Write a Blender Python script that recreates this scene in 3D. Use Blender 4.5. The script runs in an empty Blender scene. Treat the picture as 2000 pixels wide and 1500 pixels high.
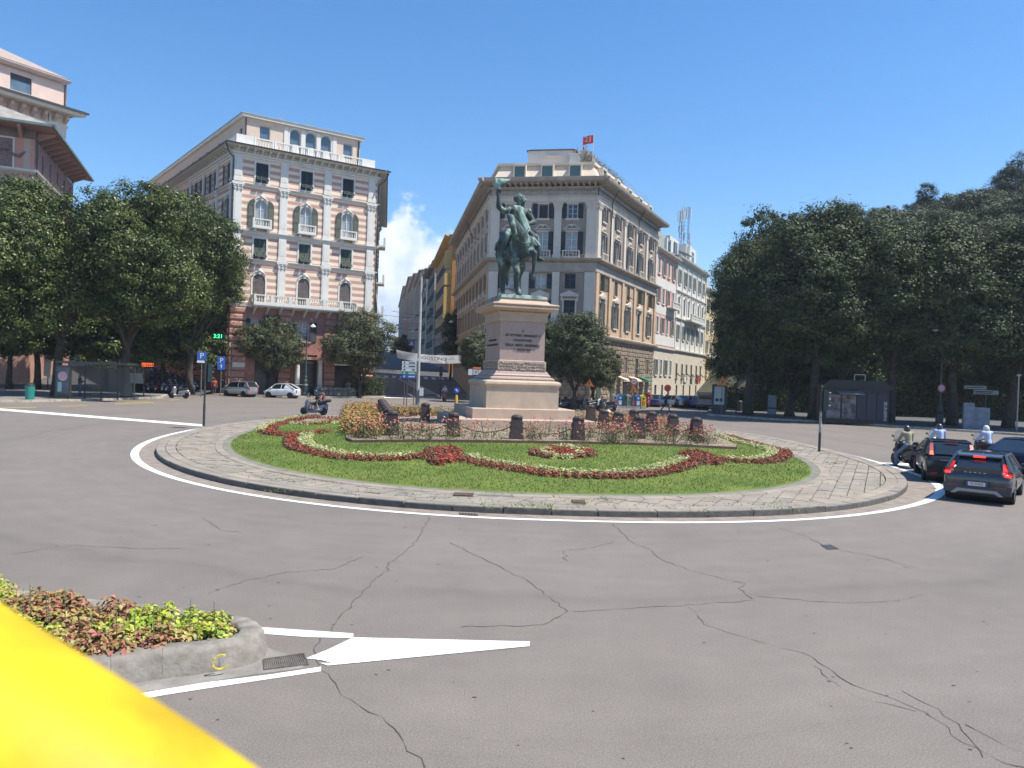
import bpy, bmesh, math, random
import numpy as np
from mathutils import Vector, Matrix, Euler
rnd = random.Random(7)
SC = bpy.context.scene
COL = SC.collection
PI = math.pi
# ---------------------------------------------------------------- camera
F = 1500.0; H = 3.3
ROLL = math.radians(2.0); PD = math.atan(20 / 1500)
cam = bpy.data.cameras.new('camera'); cam_o = bpy.data.objects.new('camera', cam); COL.objects.link(cam_o)
cam.sensor_width = 36; cam.lens = 27; cam.clip_start = 0.05; cam.clip_end = 6000
CM = Matrix.Rotation(PI / 2 - PD, 3, 'X') @ Matrix.Rotation(ROLL, 3, 'Z')
cam_o.matrix_world = Matrix.Translation((0, 0, H)) @ CM.to_4x4()
cam.dof.use_dof = True; cam.dof.focus_distance = 38; cam.dof.aperture_fstop = 4.5
SC.camera = cam_o
# ---------------------------------------------------------------- world and sun
SUN_EL = math.radians(61)
SUN_AZ = Vector((0.98, -0.2, 0)).normalized()
sund = Vector((SUN_AZ.x * math.cos(SUN_EL), SUN_AZ.y * math.cos(SUN_EL), math.sin(SUN_EL)))
W = bpy.data.worlds.new('World'); SC.world = W; W.use_nodes = True
wn = W.node_tree; wn.nodes.clear()
def wnode(t, **k):
    n = wn.nodes.new(t)
    for a, b in k.items(): setattr(n, a, b)
    return n
def wmath(op, a, b=None, c=None, clamp=False):
    n = wnode('ShaderNodeMath', operation=op, use_clamp=clamp)
    for i, v in enumerate((a, b, c)):
        if v is None: continue
        if isinstance(v, (int, float)): n.inputs[i].default_value = v
        else: wn.links.new(v, n.inputs[i])
    return n.outputs[0]
sky = wnode('ShaderNodeTexSky', sky_type='NISHITA', sun_disc=False)
sky.sun_elevation = SUN_EL; sky.sun_rotation = math.atan2(SUN_AZ.x, SUN_AZ.y)
sky.air_density = 1.0; sky.dust_density = 0.1; sky.ozone_density = 4.0; sky.altitude = 0
tc = wnode('ShaderNodeTexCoord'); sep = wnode('ShaderNodeSeparateXYZ'); wn.links.new(tc.outputs['Generated'], sep.inputs[0])
X_, Y_, Z_ = sep.outputs
nz = wnode('ShaderNodeTexNoise'); nz.inputs['Scale'].default_value = 16; nz.inputs['Detail'].default_value = 9; nz.inputs['Roughness'].default_value = 0.55
mp = wnode('ShaderNodeMapping'); mp.inputs['Scale'].default_value = (1, 1, 1.3); wn.links.new(tc.outputs['Generated'], mp.inputs[0]); wn.links.new(mp.outputs[0], nz.inputs[0])
az = wmath('ARCTAN2', X_, Y_)
def lump(az0, el0, wa, we):
    a = wmath('DIVIDE', wmath('SUBTRACT', az, az0), wa); b = wmath('DIVIDE', wmath('SUBTRACT', Z_, el0), we)
    return wmath('SUBTRACT', 1.0, wmath('ADD', wmath('MULTIPLY', a, a), wmath('MULTIPLY', b, b)))
m = lump(-0.13, 0.04, 0.13, 0.175)
m = wmath('MAXIMUM', m, wmath('SUBTRACT', lump(-0.070, 0.205, 0.034, 0.026), 0.85))
for q in ((-0.09, 0.06, 0.09, 0.12), (1.3, 0.03, 0.3, 0.12), (2.5, 0.05, 0.5, 0.15), (-1.6, 0.02, 0.25, 0.1), (-2.7, 0.04, 0.3, 0.13)):
    m = wmath('MAXIMUM', m, lump(*q))
dens = wmath('ADD', wmath('MULTIPLY', wmath('MAXIMUM', m, -1.0), 0.8), wmath('MULTIPLY', wmath('SUBTRACT', nz.outputs[0], 0.5), 2.2))
mk = wnode('ShaderNodeMapRange', interpolation_type='SMOOTHSTEP'); mk.inputs[1].default_value = 0.0; mk.inputs[2].default_value = 0.30
wn.links.new(dens, mk.inputs[0])
# clouds: white billows, greyer undersides
nz2 = wnode('ShaderNodeTexNoise'); nz2.inputs['Scale'].default_value = 34; nz2.inputs['Detail'].default_value = 5
wn.links.new(tc.outputs['Generated'], nz2.inputs[0])
cr = wnode('ShaderNodeMapRange'); cr.inputs[1].default_value = 0.3; cr.inputs[2].default_value = 0.7
wn.links.new(nz2.outputs[0], cr.inputs[0])
cc = wnode('ShaderNodeMix', data_type='RGBA'); cc.inputs[6].default_value = (4.2, 4.9, 6.0, 1); cc.inputs[7].default_value = (7.0, 7.2, 7.6, 1)
wn.links.new(cr.outputs[0], cc.inputs[0])
mx = wnode('ShaderNodeMix', data_type='RGBA')
wn.links.new(wmath('MULTIPLY', mk.outputs[0], 0.93), mx.inputs[0])
hs = wnode('ShaderNodeHueSaturation'); hs.inputs['Saturation'].default_value = 1.28; hs.inputs['Value'].default_value = 1.0
wn.links.new(sky.outputs[0], hs.inputs['Color']); wn.links.new(hs.outputs[0], mx.inputs[6]); wn.links.new(cc.outputs[2], mx.inputs[7])
bg = wnode('ShaderNodeBackground'); bg.inputs[1].default_value = 0.122; wn.links.new(mx.outputs[2], bg.inputs[0])
wo = wnode('ShaderNodeOutputWorld'); wn.links.new(bg.outputs[0], wo.inputs[0])
sl = bpy.data.lights.new('sun', 'SUN'); sl.energy = 4.7; sl.angle = math.radians(0.53); sl.color = (1, 0.94, 0.84)
so = bpy.data.objects.new('sun', sl); COL.objects.link(so); so.rotation_euler = sund.to_track_quat('Z', 'Y').to_euler(); so.location = (30, -10, 60)
SC.view_settings.view_transform = 'Standard'; SC.view_settings.look = 'None'; SC.view_settings.gamma = 1
SC.view_settings.use_curve_mapping = False; SC.view_settings.exposure = 0.68
SC.cycles.max_bounces = 5; SC.cycles.transparent_max_bounces = 8; SC.cycles.use_denoising = True
# ---------------------------------------------------------------- pixel helpers: a point of the photograph carried to its place on the ground
def ray(x, y): return CM @ Vector(((x - 1000) / F, (750 - y) / F, -1.0))
def G(x, y, z=0.0):
    v = ray(x, y); t = (z - H) / v.z
    return Vector((v.x * t, v.y * t, z))
def D(x, y, d):
    v = ray(x, y); t = d / v.y
    return Vector((v.x * t, d, H + v.z * t))
# ---------------------------------------------------------------- materials
MATS = {}
def mat(name, col, rough=0.7, var=0.12, scale=1.5, bump=0.0, bscale=30.0, metal=0.0, col2=None, spec=0.5, coat=0.0, detail=4, dirt=0.0):
    if name in MATS: return MATS[name]
    m = bpy.data.materials.new(name); m.use_nodes = True; nt = m.node_tree; N = nt.nodes; L = nt.links
    b = N['Principled BSDF']; b.inputs['Roughness'].default_value = rough; b.inputs['Metallic'].default_value = metal
    b.inputs['Specular IOR Level'].default_value = spec; b.inputs['Coat Weight'].default_value = coat
    if coat: b.inputs['Coat Roughness'].default_value = 0.05
    MATS[name] = m
    if var <= 0 and not bump:
        b.inputs['Base Color'].default_value = (*col, 1); return m
    t = N.new('ShaderNodeTexCoord'); n = N.new('ShaderNodeTexNoise'); n.inputs['Scale'].default_value = scale; n.inputs['Detail'].default_value = detail
    L.new(t.outputs['Object'], n.inputs[0])
    x = N.new('ShaderNodeMix'); x.data_type = 'RGBA'
    c2 = col2 if col2 else tuple(min(1, c * (1 + var)) for c in col)
    c1 = col if col2 else tuple(c * (1 - var) for c in col)
    x.inputs[6].default_value = (*c1, 1); x.inputs[7].default_value = (*c2, 1)
    r = N.new('ShaderNodeMapRange'); r.inputs[1].default_value = 0.32; r.inputs[2].default_value = 0.68
    L.new(n.outputs[0], r.inputs[0]); L.new(r.outputs[0], x.inputs[0])
    out = x.outputs[2]
    if dirt:
        n3 = N.new('ShaderNodeTexNoise'); n3.inputs['Scale'].default_value = 0.35; n3.inputs['Detail'].default_value = 7; n3.inputs['Roughness'].default_value = 0.7
        mp3 = N.new('ShaderNodeMapping'); mp3.inputs['Scale'].default_value = (2.2, 2.2, 0.6); L.new(t.outputs['Object'], mp3.inputs[0]); L.new(mp3.outputs[0], n3.inputs[0])
        r3 = N.new('ShaderNodeMapRange'); r3.inputs[1].default_value = 0.48; r3.inputs[2].default_value = 0.75; r3.inputs[4].default_value = dirt
        L.new(n3.outputs[0], r3.inputs[0])
        x3 = N.new('ShaderNodeMix'); x3.data_type = 'RGBA'; x3.inputs[7].default_value = (0.11, 0.095, 0.08, 1)
        L.new(r3.outputs[0], x3.inputs[0]); L.new(out, x3.inputs[6]); out = x3.outputs[2]
    L.new(out, b.inputs['Base Color'])
    if bump:
        n2 = N.new('ShaderNodeTexNoise'); n2.inputs['Scale'].default_value = bscale; n2.inputs['Detail'].default_value = 4; L.new(t.outputs['Object'], n2.inputs[0])
        bp = N.new('ShaderNodeBump'); bp.inputs['Strength'].default_value = bump; bp.inputs['Distance'].default_value = 0.03
        L.new(n2.outputs[0], bp.inputs['Height']); L.new(bp.outputs[0], b.inputs['Normal'])
    return m
def leafmat(name, ca, cb, rough=0.55, trans=0.15):
    if name in MATS: return MATS[name]
    m = bpy.data.materials.new(name); m.use_nodes = True; nt = m.node_tree; N = nt.nodes; L = nt.links; MATS[name] = m
    b = N['Principled BSDF']; b.inputs['Roughness'].default_value = rough; b.inputs['Specular IOR Level'].default_value = 0.28
    a = N.new('ShaderNodeAttribute'); a.attribute_name = 'tone'
    x = N.new('ShaderNodeMix'); x.data_type = 'RGBA'; x.inputs[6].default_value = (*ca, 1); x.inputs[7].default_value = (*cb, 1)
    L.new(a.outputs['Fac'], x.inputs[0]); L.new(x.outputs[2], b.inputs['Base Color'])
    if trans:
        tr = N.new('ShaderNodeBsdfTranslucent'); L.new(x.outputs[2], tr.inputs[0])
        ms = N.new('ShaderNodeMixShader'); ms.inputs[0].default_value = trans
        L.new(b.outputs[0], ms.inputs[1]); L.new(tr.outputs[0], ms.inputs[2]); L.new(ms.outputs[0], N['Material Output'].inputs[0])
    return m
def colmat(name, rough=0.6, trans=0.1):   # colour stored per leaf
    if name in MATS: return MATS[name]
    m = bpy.data.materials.new(name); m.use_nodes = True; nt = m.node_tree; N = nt.nodes; L = nt.links; MATS[name] = m
    b = N['Principled BSDF']; b.inputs['Roughness'].default_value = rough
    a = N.new('ShaderNodeAttribute'); a.attribute_name = 'leafcol'; L.new(a.outputs['Color'], b.inputs['Base Color'])
    tr = N.new('ShaderNodeBsdfTranslucent'); L.new(a.outputs['Color'], tr.inputs[0])
    ms = N.new('ShaderNodeMixShader'); ms.inputs[0].default_value = trans
    L.new(b.outputs[0], ms.inputs[1]); L.new(tr.outputs[0], ms.inputs[2]); L.new(ms.outputs[0], N['Material Output'].inputs[0])
    return m
def emit(name, col, s):
    if name in MATS: return MATS[name]
    m = bpy.data.materials.new(name); m.use_nodes = True; b = m.node_tree.nodes['Principled BSDF']
    b.inputs['Base Color'].default_value = (*col, 1); b.inputs['Emission Color'].default_value = (*col, 1); b.inputs['Emission Strength'].default_value = s
    MATS[name] = m; return m
def glass(name, col=(0.03, 0.045, 0.06), rough=0.06): return mat(name, col, rough, 0.25, 0.7, spec=0.8)
# ---------------------------------------------------------------- mesh builder
class MB:
    def __init__(s): s.v = []; s.f = []; s.m = []; s.M = Matrix.Identity(4); s.mi = 0
    def add(s, vs, fs):
        o = len(s.v); M = s.M
        s.v += [tuple(M @ Vector(p)) for p in vs]; s.f += [tuple(i + o for i in f) for f in fs]; s.m += [s.mi] * len(fs); return s
    def box(s, x0, x1, y0, y1, z0, z1):
        return s.add([(x0,y0,z0),(x1,y0,z0),(x1,y1,z0),(x0,y1,z0),(x0,y0,z1),(x1,y0,z1),(x1,y1,z1),(x0,y1,z1)],
                     [(0,3,2,1),(4,5,6,7),(0,1,5,4),(1,2,6,5),(2,3,7,6),(3,0,4,7)])
    def cbox(s, c, d): return s.box(c[0]-d[0]/2, c[0]+d[0]/2, c[1]-d[1]/2, c[1]+d[1]/2, c[2]-d[2]/2, c[2]+d[2]/2)
    def frus(s, a0, b0, z0, a1, b1, z1):      # rectangular frustum, half sizes
        return s.add([(-a0,-b0,z0),(a0,-b0,z0),(a0,b0,z0),(-a0,b0,z0),(-a1,-b1,z1),(a1,-b1,z1),(a1,b1,z1),(-a1,b1,z1)],
                     [(0,3,2,1),(4,5,6,7),(0,1,5,4),(1,2,6,5),(2,3,7,6),(3,0,4,7)])
    def tube(s, pts, rs, n=8, caps=True):
        pts = [Vector(p) for p in pts]
        if isinstance(rs, (int, float)): rs = [rs] * len(pts)
        vs = []; fs = []; prev = None
        for i, p in enumerate(pts):
            t = (pts[min(i+1, len(pts)-1)] - pts[max(i-1, 0)])
            t = t.normalized() if t.length > 1e-9 else Vector((0, 0, 1))
            if prev is None: a = t.cross(Vector((0, 0, 1)) if abs(t.z) < 0.9 else Vector((1, 0, 0))).normalized()
            else: a = (prev - t * prev.dot(t)).normalized()
            prev = a; b = t.cross(a)
            for k in range(n):
                q = 2 * PI * k / n; vs.append(p + (a * math.cos(q) + b * math.sin(q)) * rs[i])
        for i in range(len(pts) - 1):
            for k in range(n): fs.append((i*n+k, i*n+(k+1) % n, (i+1)*n+(k+1) % n, (i+1)*n+k))
        if caps: fs.append(tuple(range(n-1, -1, -1))); fs.append(tuple((len(pts)-1)*n + k for k in range(n)))
        return s.add(vs, fs)
    def lathe(s, prof, c=(0, 0, 0), n=12):    # profile of (r, z)
        vs = []; fs = []
        for r, z in prof:
            for k in range(n): q = 2*PI*k/n; vs.append((c[0]+r*math.cos(q), c[1]+r*math.sin(q), c[2]+z))
        for i in range(len(prof)-1):
            for k in range(n): fs.append((i*n+k, i*n+(k+1) % n, (i+1)*n+(k+1) % n, (i+1)*n+k))
        fs.append(tuple(range(n-1, -1, -1))); fs.append(tuple((len(prof)-1)*n+k for k in range(n)))
        return s.add(vs, fs)
    def prism(s, poly, y0, y1, ax='y'):       # polygon (a, b) extruded along an axis
        n = len(poly)
        if ax == 'y': f = lambda a, b, t: (a, t, b)
        elif ax == 'x': f = lambda a, b, t: (t, a, b)
        else: f = lambda a, b, t: (a, b, t)
        vs = [f(a, b, y0) for a, b in poly] + [f(a, b, y1) for a, b in poly]
        fs = [tuple(range(n)), tuple(range(2*n-1, n-1, -1))] + [(i, n+i, n+(i+1) % n, (i+1) % n) for i in range(n)]
        return s.add(vs, fs)
    def mesh(s, name, m, smooth=False, fix=True):
        me = bpy.data.meshes.new(name); me.from_pydata(s.v, [], s.f)
        for k in (m if isinstance(m, (list, tuple)) else [m]): me.materials.append(k)
        if isinstance(m, (list, tuple)): me.polygons.foreach_set('material_index', s.m)
        if fix:
            bm = bmesh.new(); bm.from_mesh(me); bmesh.ops.recalc_face_normals(bm, faces=bm.faces); bm.to_mesh(me); bm.free()
        if smooth: shade(me, smooth)
        return me
def shade(me, ang=True):
    me.polygons.foreach_set('use_smooth', [True] * len(me.polygons))
    if ang is not True:
        try: me.set_sharp_from_angle(angle=math.radians(ang))
        except Exception: pass
CH = {}; MT = {}
def obj(name, me, parent=None, M=None, kind=None, **pr):
    o = bpy.data.objects.new(name, me); COL.objects.link(o)
    if parent: o.parent = parent; CH.setdefault(parent.name, []).append(o)
    if M is not None: o.matrix_local = M
    if kind: o['kind'] = kind
    for k, v in pr.items(): o[k] = v
    return o
def thing(name, label, cat, M=None, group=None, me=None):
    o = obj(name, me, None, M); MT[o.name] = M; o['label'] = label; o['category'] = cat
    if group: o['group'] = group
    return o
def dup(r, M=None, label=None, parent=None, mats=None):
    c = r.copy(); COL.objects.link(c)
    if parent is not None:
        c.parent = parent; CH.setdefault(parent.name, []).append(c)
    if M is not None: c.matrix_local = M
    if label: c['label'] = label
    if mats and c.data and c.data.materials and c.data.materials[0] and c.data.materials[0].name in mats:
        c.material_slots[0].link = 'OBJECT'; c.material_slots[0].material = mats[c.data.materials[0].name]
    for ch in list(CH.get(r.name, ())): dup(ch, None, None, c, mats)
    return c
def TR(x, y, z=0.0, rz=0.0, s=1.0): return Matrix.Translation((x, y, z)) @ Matrix.Rotation(rz, 4, 'Z') @ Matrix.Scale(s, 4)
def blob(name, m, caps, vox=0.03, smooth=4, ell=()):
    """one continuous surface grown from tapered limbs (p0, r0, p1, r1) and ellipsoids (c, (rx, ry, rz), rot)"""
    b = MB()
    for p0, r0, p1, r1 in caps:
        p0 = Vector(p0); p1 = Vector(p1); ps = []; rr = []
        ax = p1 - p0; L = ax.length or 1e-4; u = ax / L
        for k in (-1, -0.8, -0.4): ps.append(p0 + u * r0 * k); rr.append(r0 * math.sqrt(max(0.01, 1 - k * k)))
        for k in (0, 0.5, 1): ps.append(p0 + ax * k); rr.append(r0 + (r1 - r0) * k)
        for k in (0.4, 0.8, 1): ps.append(p1 + u * r1 * k); rr.append(r1 * math.sqrt(max(0.01, 1 - k * k)))
        b.tube(ps, rr, 10)
    for c, r, e in ell:
        b.M = Matrix.Translation(c) @ Euler(e).to_matrix().to_4x4() @ Matrix.Diagonal((*r, 1))
        b.lathe([(math.sin(PI * (i + .15) / 9.3), -math.cos(PI * (i + .15) / 9.3)) for i in range(10)], n=12); b.M = Matrix.Identity(4)
    me = b.mesh(name, m); o = bpy.data.objects.new('tmp', me); COL.objects.link(o)
    r = o.modifiers.new('r', 'REMESH'); r.mode = 'VOXEL'; r.voxel_size = vox; r.use_smooth_shade = True
    s = o.modifiers.new('s', 'SMOOTH'); s.factor = 0.6; s.iterations = smooth
    dg = bpy.context.evaluated_depsgraph_get(); me2 = bpy.data.meshes.new_from_object(o.evaluated_get(dg)); me2.name = name
    bpy.data.objects.remove(o); bpy.data.meshes.remove(me)
    me2.materials.clear(); me2.materials.append(m); shade(me2); return me2
def npmesh(name, V, Fq, m, tone=None, col=None):
    """quads from numpy: V (n,3), Fq (k,4)"""
    me = bpy.data.meshes.new(name); k = len(Fq)
    me.vertices.add(len(V)); me.vertices.foreach_set('co', V.astype(np.float32).ravel())
    me.loops.add(k * 4); me.loops.foreach_set('vertex_index', Fq.astype(np.int32).ravel())
    me.polygons.add(k); me.polygons.foreach_set('loop_start', np.arange(0, k * 4, 4, dtype=np.int32)); me.polygons.foreach_set('loop_total', np.full(k, 4, dtype=np.int32))
    me.update(calc_edges=True); me.materials.append(m)
    if tone is not None:
        a = me.attributes.new('tone', 'FLOAT', 'FACE'); a.data.foreach_set('value', tone.astype(np.float32))
    if col is not None:
        a = me.attributes.new('leafcol', 'FLOAT_COLOR', 'FACE'); a.data.foreach_set('color', np.c_[col, np.ones(k)].astype(np.float32).ravel())
    return me
def leaves(C, Nn, size, aspect=0.55, rg=None, fold=0.25):
    """rhombic leaves at centres C with normals Nn"""
    k = len(C); rg = rg or np.random.default_rng(1)
    Nn = Nn / (np.linalg.norm(Nn, axis=1, keepdims=True) + 1e-9)
    a = rg.normal(size=(k, 3)); a -= Nn * (a * Nn).sum(1, keepdims=True); a /= np.linalg.norm(a, axis=1, keepdims=True) + 1e-9
    b = np.cross(Nn, a); s = (np.asarray(size) * np.ones(k))[:, None]
    V = np.stack([C - a * s * .5, C + b * s * aspect * .5 + Nn * s * fold * .3, C + a * s * .5, C - b * s * aspect * .5 + Nn * s * fold * .3], 1).reshape(-1, 3)
    return V, np.arange(4 * k).reshape(-1, 4)
def text(name, body, size, m, parent, M, ext=0.004, align='CENTER', sx=1.0):
    c = bpy.data.curves.new(name, 'FONT'); c.body = body; c.size = size; c.extrude = ext; c.align_x = align; c.align_y = 'CENTER'; c.resolution_u = 2
    c.materials.append(m); o_ = bpy.data.objects.new(name, c); COL.objects.link(o_); me = bpy.data.meshes.new_from_object(o_); me.name = name; bpy.data.objects.remove(o_); me.materials.clear(); me.materials.append(m); o = obj(name, me, parent)
    o.matrix_local = M @ Matrix.Diagonal((sx, 1, 1, 1)); return o
UP = Matrix.Rotation(PI / 2, 4, 'X')      # text plane x-y to x-z, facing -y
# ================================================================ ground, roads, island
asph = mat('asphalt', (0.125, 0.120, 0.116), 0.88, 0.08, 0.25, detail=8)
def asphalt_nodes(m):
    nt = m.node_tree; N = nt.nodes; L = nt.links; b = N['Principled BSDF']; N.clear() if False else None
    t = N.new('ShaderNodeTexCoord')
    def nse(sc, det=3, rough=0.5, sx=(1, 1, 1)):
        mpn = N.new('ShaderNodeMapping'); mpn.inputs['Scale'].default_value = sx; L.new(t.outputs['Object'], mpn.inputs[0])
        n = N.new('ShaderNodeTexNoise'); n.inputs['Scale'].default_value = sc; n.inputs['Detail'].default_value = det; n.inputs['Roughness'].default_value = rough
        L.new(mpn.outputs[0], n.inputs[0]); return n.outputs[0]
    def mr(v, a, c, d, e):
        r = N.new('ShaderNodeMapRange'); r.inputs[1].default_value = a; r.inputs[2].default_value = c; r.inputs[3].default_value = d; r.inputs[4].default_value = e; L.new(v, r.inputs[0]); return r.outputs[0]
    def mul(a, c):
        k = N.new('ShaderNodeMath'); k.operation = 'MULTIPLY'; L.new(a, k.inputs[0]); L.new(c, k.inputs[1]); return k.outputs[0]
    v = mul(mr(nse(0.12, 7, 0.65), 0.35, 0.65, 0.93, 1.06), mr(nse(0.9, 6, 0.7), 0.3, 0.7, 0.92, 1.08))
    v = mul(v, mr(nse(52, 2), 0.3, 0.7, 0.78, 1.22))
    v = mul(v, mr(nse(110, 2), 0.28, 0.72, 0.62, 1.38))          # aggregate
    v = mul(v, mr(nse(38, 2), 0.66, 0.74, 1.0, 1.35))            # pale stones
    v = mul(v, mr(nse(2.4, 4, 0.7, (1, 1.9, 1)), 0.70, 0.76, 1.0, 0.55))   # small pits and drips
    # concentric tyre polish round the island
    ge = N.new('ShaderNodeSeparateXYZ'); L.new(t.outputs['Object'], ge.inputs[0])
    def M2(op, a, c=None):
        k = N.new('ShaderNodeMath'); k.operation = op
        for i, q in enumerate((a, c)):
            if q is None: continue
            if isinstance(q, (int, float)): k.inputs[i].default_value = q
            else: L.new(q, k.inputs[i])
        return k.outputs[0]
    xx = M2('DIVIDE', ge.outputs[0], 15.6); yy = M2('DIVIDE', M2('SUBTRACT', ge.outputs[1], 38.5), 20.3)
    rr = M2('SQRT', M2('ADD', M2('MULTIPLY', xx, xx), M2('MULTIPLY', yy, yy)))
    rr = M2('ADD', rr, M2('MULTIPLY', nse(0.3, 3), 0.12))
    wv = M2('SINE', M2('MULTIPLY', rr, 21.0))
    v = mul(v, mr(wv, -1, 1, 0.97, 1.02))
    cb = N.new('ShaderNodeCombineXYZ'); L.new(M2('MULTIPLY', rr, 30.0), cb.inputs[0]); n9 = N.new('ShaderNodeTexNoise'); n9.inputs['Scale'].default_value = 1.0; n9.inputs['Detail'].default_value = 8; n9.inputs['Roughness'].default_value = .7; L.new(cb.outputs[0], n9.inputs[0]); v = mul(v, mr(n9.outputs[0], .35, .65, .93, 1.06))
    st = M2('ABSOLUTE', M2('SUBTRACT', rr, 1.40)); v = mul(v, mr(st, 0.0, 0.02, 0.90, 1.0))
    mx = N.new('ShaderNodeMix'); mx.data_type = 'RGBA'; mx.blend_type = 'MULTIPLY'; mx.inputs[0].default_value = 1
    mx.inputs[6].default_value = (0.177, 0.153, 0.132, 1); L.new(v, mx.inputs[7]); L.new(mx.outputs[2], b.inputs['Base Color'])
    bp = N.new('ShaderNodeBump'); bp.inputs['Strength'].default_value = 0.35; bp.inputs['Distance'].default_value = 0.008
    L.new(nse(110, 2), bp.inputs['Height']); L.new(bp.outputs[0], b.inputs['Normal'])
asphalt_nodes(asph)
far_g = mat('far_ground', (0.09, 0.09, 0.075), 0.95, 0.3, 0.02)
g = MB(); g.add([(-3000, -200, -0.02), (3000, -200, -0.02), (3000, 5000, -0.02), (-3000, 5000, -0.02)], [(0, 1, 2, 3)])
obj('ground', g.mesh('ground', far_g), kind='structure')
g = MB(); g.add([(-75, -14, 0), (85, -14, 0), (85, 130, 0), (-75, 130, 0)], [(0, 1, 2, 3)])
obj('road', g.mesh('road', asph), kind='structure')
# the uphill street behind the square
g = MB(); rp = [(-31, 100, 0.004), (-4.2, 100, 0.004), (-5.5, 112, 0.3), (-20, 118, 0.45)]
sd = Vector((-0.164, 0.986, 0))
V_ = []
for k in range(40):
    d = [0,8,14,20,26,32,38,44,50,56][k] if k < 10 else 56 + (k-9)*14; z = 0.006 + (0 if d < 8 else ((d-8)*.085 if d < 50 else 3.57+(d-50)*.03))
    a = Vector((-8, 99, 0)) + sd * d
    V_ += [(a.x - 13 - min(8, d * 0.0), a.y, z), (a.x + 6.5, a.y, z)]
g.add(V_, [(2*i, 2*i+1, 2*i+3, 2*i+2) for i in range(39)])
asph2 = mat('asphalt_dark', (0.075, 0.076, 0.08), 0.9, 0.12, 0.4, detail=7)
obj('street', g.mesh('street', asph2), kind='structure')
wp = mat('road_paint_white', (0.74, 0.74, 0.72), 0.7, 0.06, 6, bump=0.1, bscale=80, col2=(0.80, 0.80, 0.78))
def wornpaint(m):
    nt = m.node_tree; N = nt.nodes; L = nt.links; b = N['Principled BSDF']; src = b.inputs['Base Color'].links[0].from_socket; t = N.new('ShaderNodeTexCoord'); out = src
    for sc, a, c, k in ((26, .60, .68, .75), (3.0, .56, .74, .35), (150, .60, .7, .5)):
        n = N.new('ShaderNodeTexNoise'); n.inputs['Scale'].default_value = sc; n.inputs['Detail'].default_value = 7; n.inputs['Roughness'].default_value = .65; L.new(t.outputs['Object'], n.inputs[0]); r = N.new('ShaderNodeMapRange'); r.inputs[1].default_value = a; r.inputs[2].default_value = c; r.inputs[4].default_value = k; L.new(n.outputs[0], r.inputs[0])
        x = N.new('ShaderNodeMix'); x.data_type = 'RGBA'; x.inputs[7].default_value = (.2, .185, .17, 1); L.new(r.outputs[0], x.inputs[0]); L.new(out, x.inputs[6]); out = x.outputs[2]
    L.new(out, b.inputs['Base Color'])
wornpaint(wp)
wpw = mat('road_paint_worn', (0.40, 0.39, 0.37), 0.8, 0.3, 5, col2=(0.62, 0.61, 0.58))
yp = mat('road_paint_yellow', (0.42, 0.30, 0.08), 0.8, 0.3, 5, col2=(0.2, 0.17, 0.1))
def sheet(name, polys, m, z=0.004, kind='structure', **pr):
    b = MB()
    for P in polys: b.add([(p[0], p[1], z) for p in P], [tuple(range(len(P)))])
    return obj(name, b.mesh(name, m), kind=kind, **pr)
def strip(pts, w):
    """ribbon quads along a polyline"""
    out = []; L_ = []; R_ = []
    for i, p in enumerate(pts):
        a = Vector(pts[max(i-1, 0)][:2]); c = Vector(pts[min(i+1, len(pts)-1)][:2]); t = (c - a).normalized(); n = Vector((-t.y, t.x))
        ww = w[i] if isinstance(w, (list, tuple)) else w
        L_.append(Vector(p[:2]) + n * ww / 2); R_.append(Vector(p[:2]) - n * ww / 2)
    return [(L_[i], R_[i], R_[i+1], L_[i+1]) for i in range(len(pts)-1)]
# ---- island outline
IC = Vector((0.3, 38.2)); IA, IB = 15.3, 20.2
def nside(x): return 2.4 if x > 0 else 2.0
def srad(x, y, c, a, b): n_ = nside(x - c[0]); return (abs((x-c[0])/a)**n_ + abs((y-c[1])/b)**n_)**(1/n_)
def sell(c, a, b, N=240, ph=0.0):
    o = []
    for k in range(N):
        q = 2*PI*k/N + ph; cc, ss = math.cos(q), math.sin(q); n = nside(cc)
        o.append(Vector((c[0] + a*math.copysign(abs(cc)**(2/n), cc), c[1] + b*math.copysign(abs(ss)**(2/n), ss))))
    return o
outer = sell(IC, IA, IB); LC = Vector((0.1, 37.8)); LA, LB = 12.3, 17.6
def radL(x, y): return srad(x, y, LC, LA, LB)
def zL(x, y):
    r = min(1.0, radL(x, y)); return 0.20 + 0.26 * (1 - max(0, (r - 0.42) / 0.58) ** 1.5)
def ringpts(pl, off):      # offset outline outwards
    n = len(pl); o = []
    for i in range(n):
        t = (pl[(i+1) % n] - pl[i-1]).normalized(); o.append(pl[i] + Vector((t.y, -t.x)) * off)
    return o
def ringmesh(name, prof, pl, m, seg=None, gap=0.0):
    """sweep profile (offset outwards, z) round the outline"""
    rs = [ringpts(pl, o) for o, z in prof]; n = len(pl); b = MB()
    vs = [(rs[j][i].x, rs[j][i].y, prof[j][1]) for j in range(len(prof)) for i in range(n)]
    fs = [(j*n+i, j*n+(i+1) % n, (j+1)*n+(i+1) % n, (j+1)*n+i) for j in range(len(prof)-1) for i in range(n)]
    b.add(vs, fs); return b.mesh(name, m)
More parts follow.
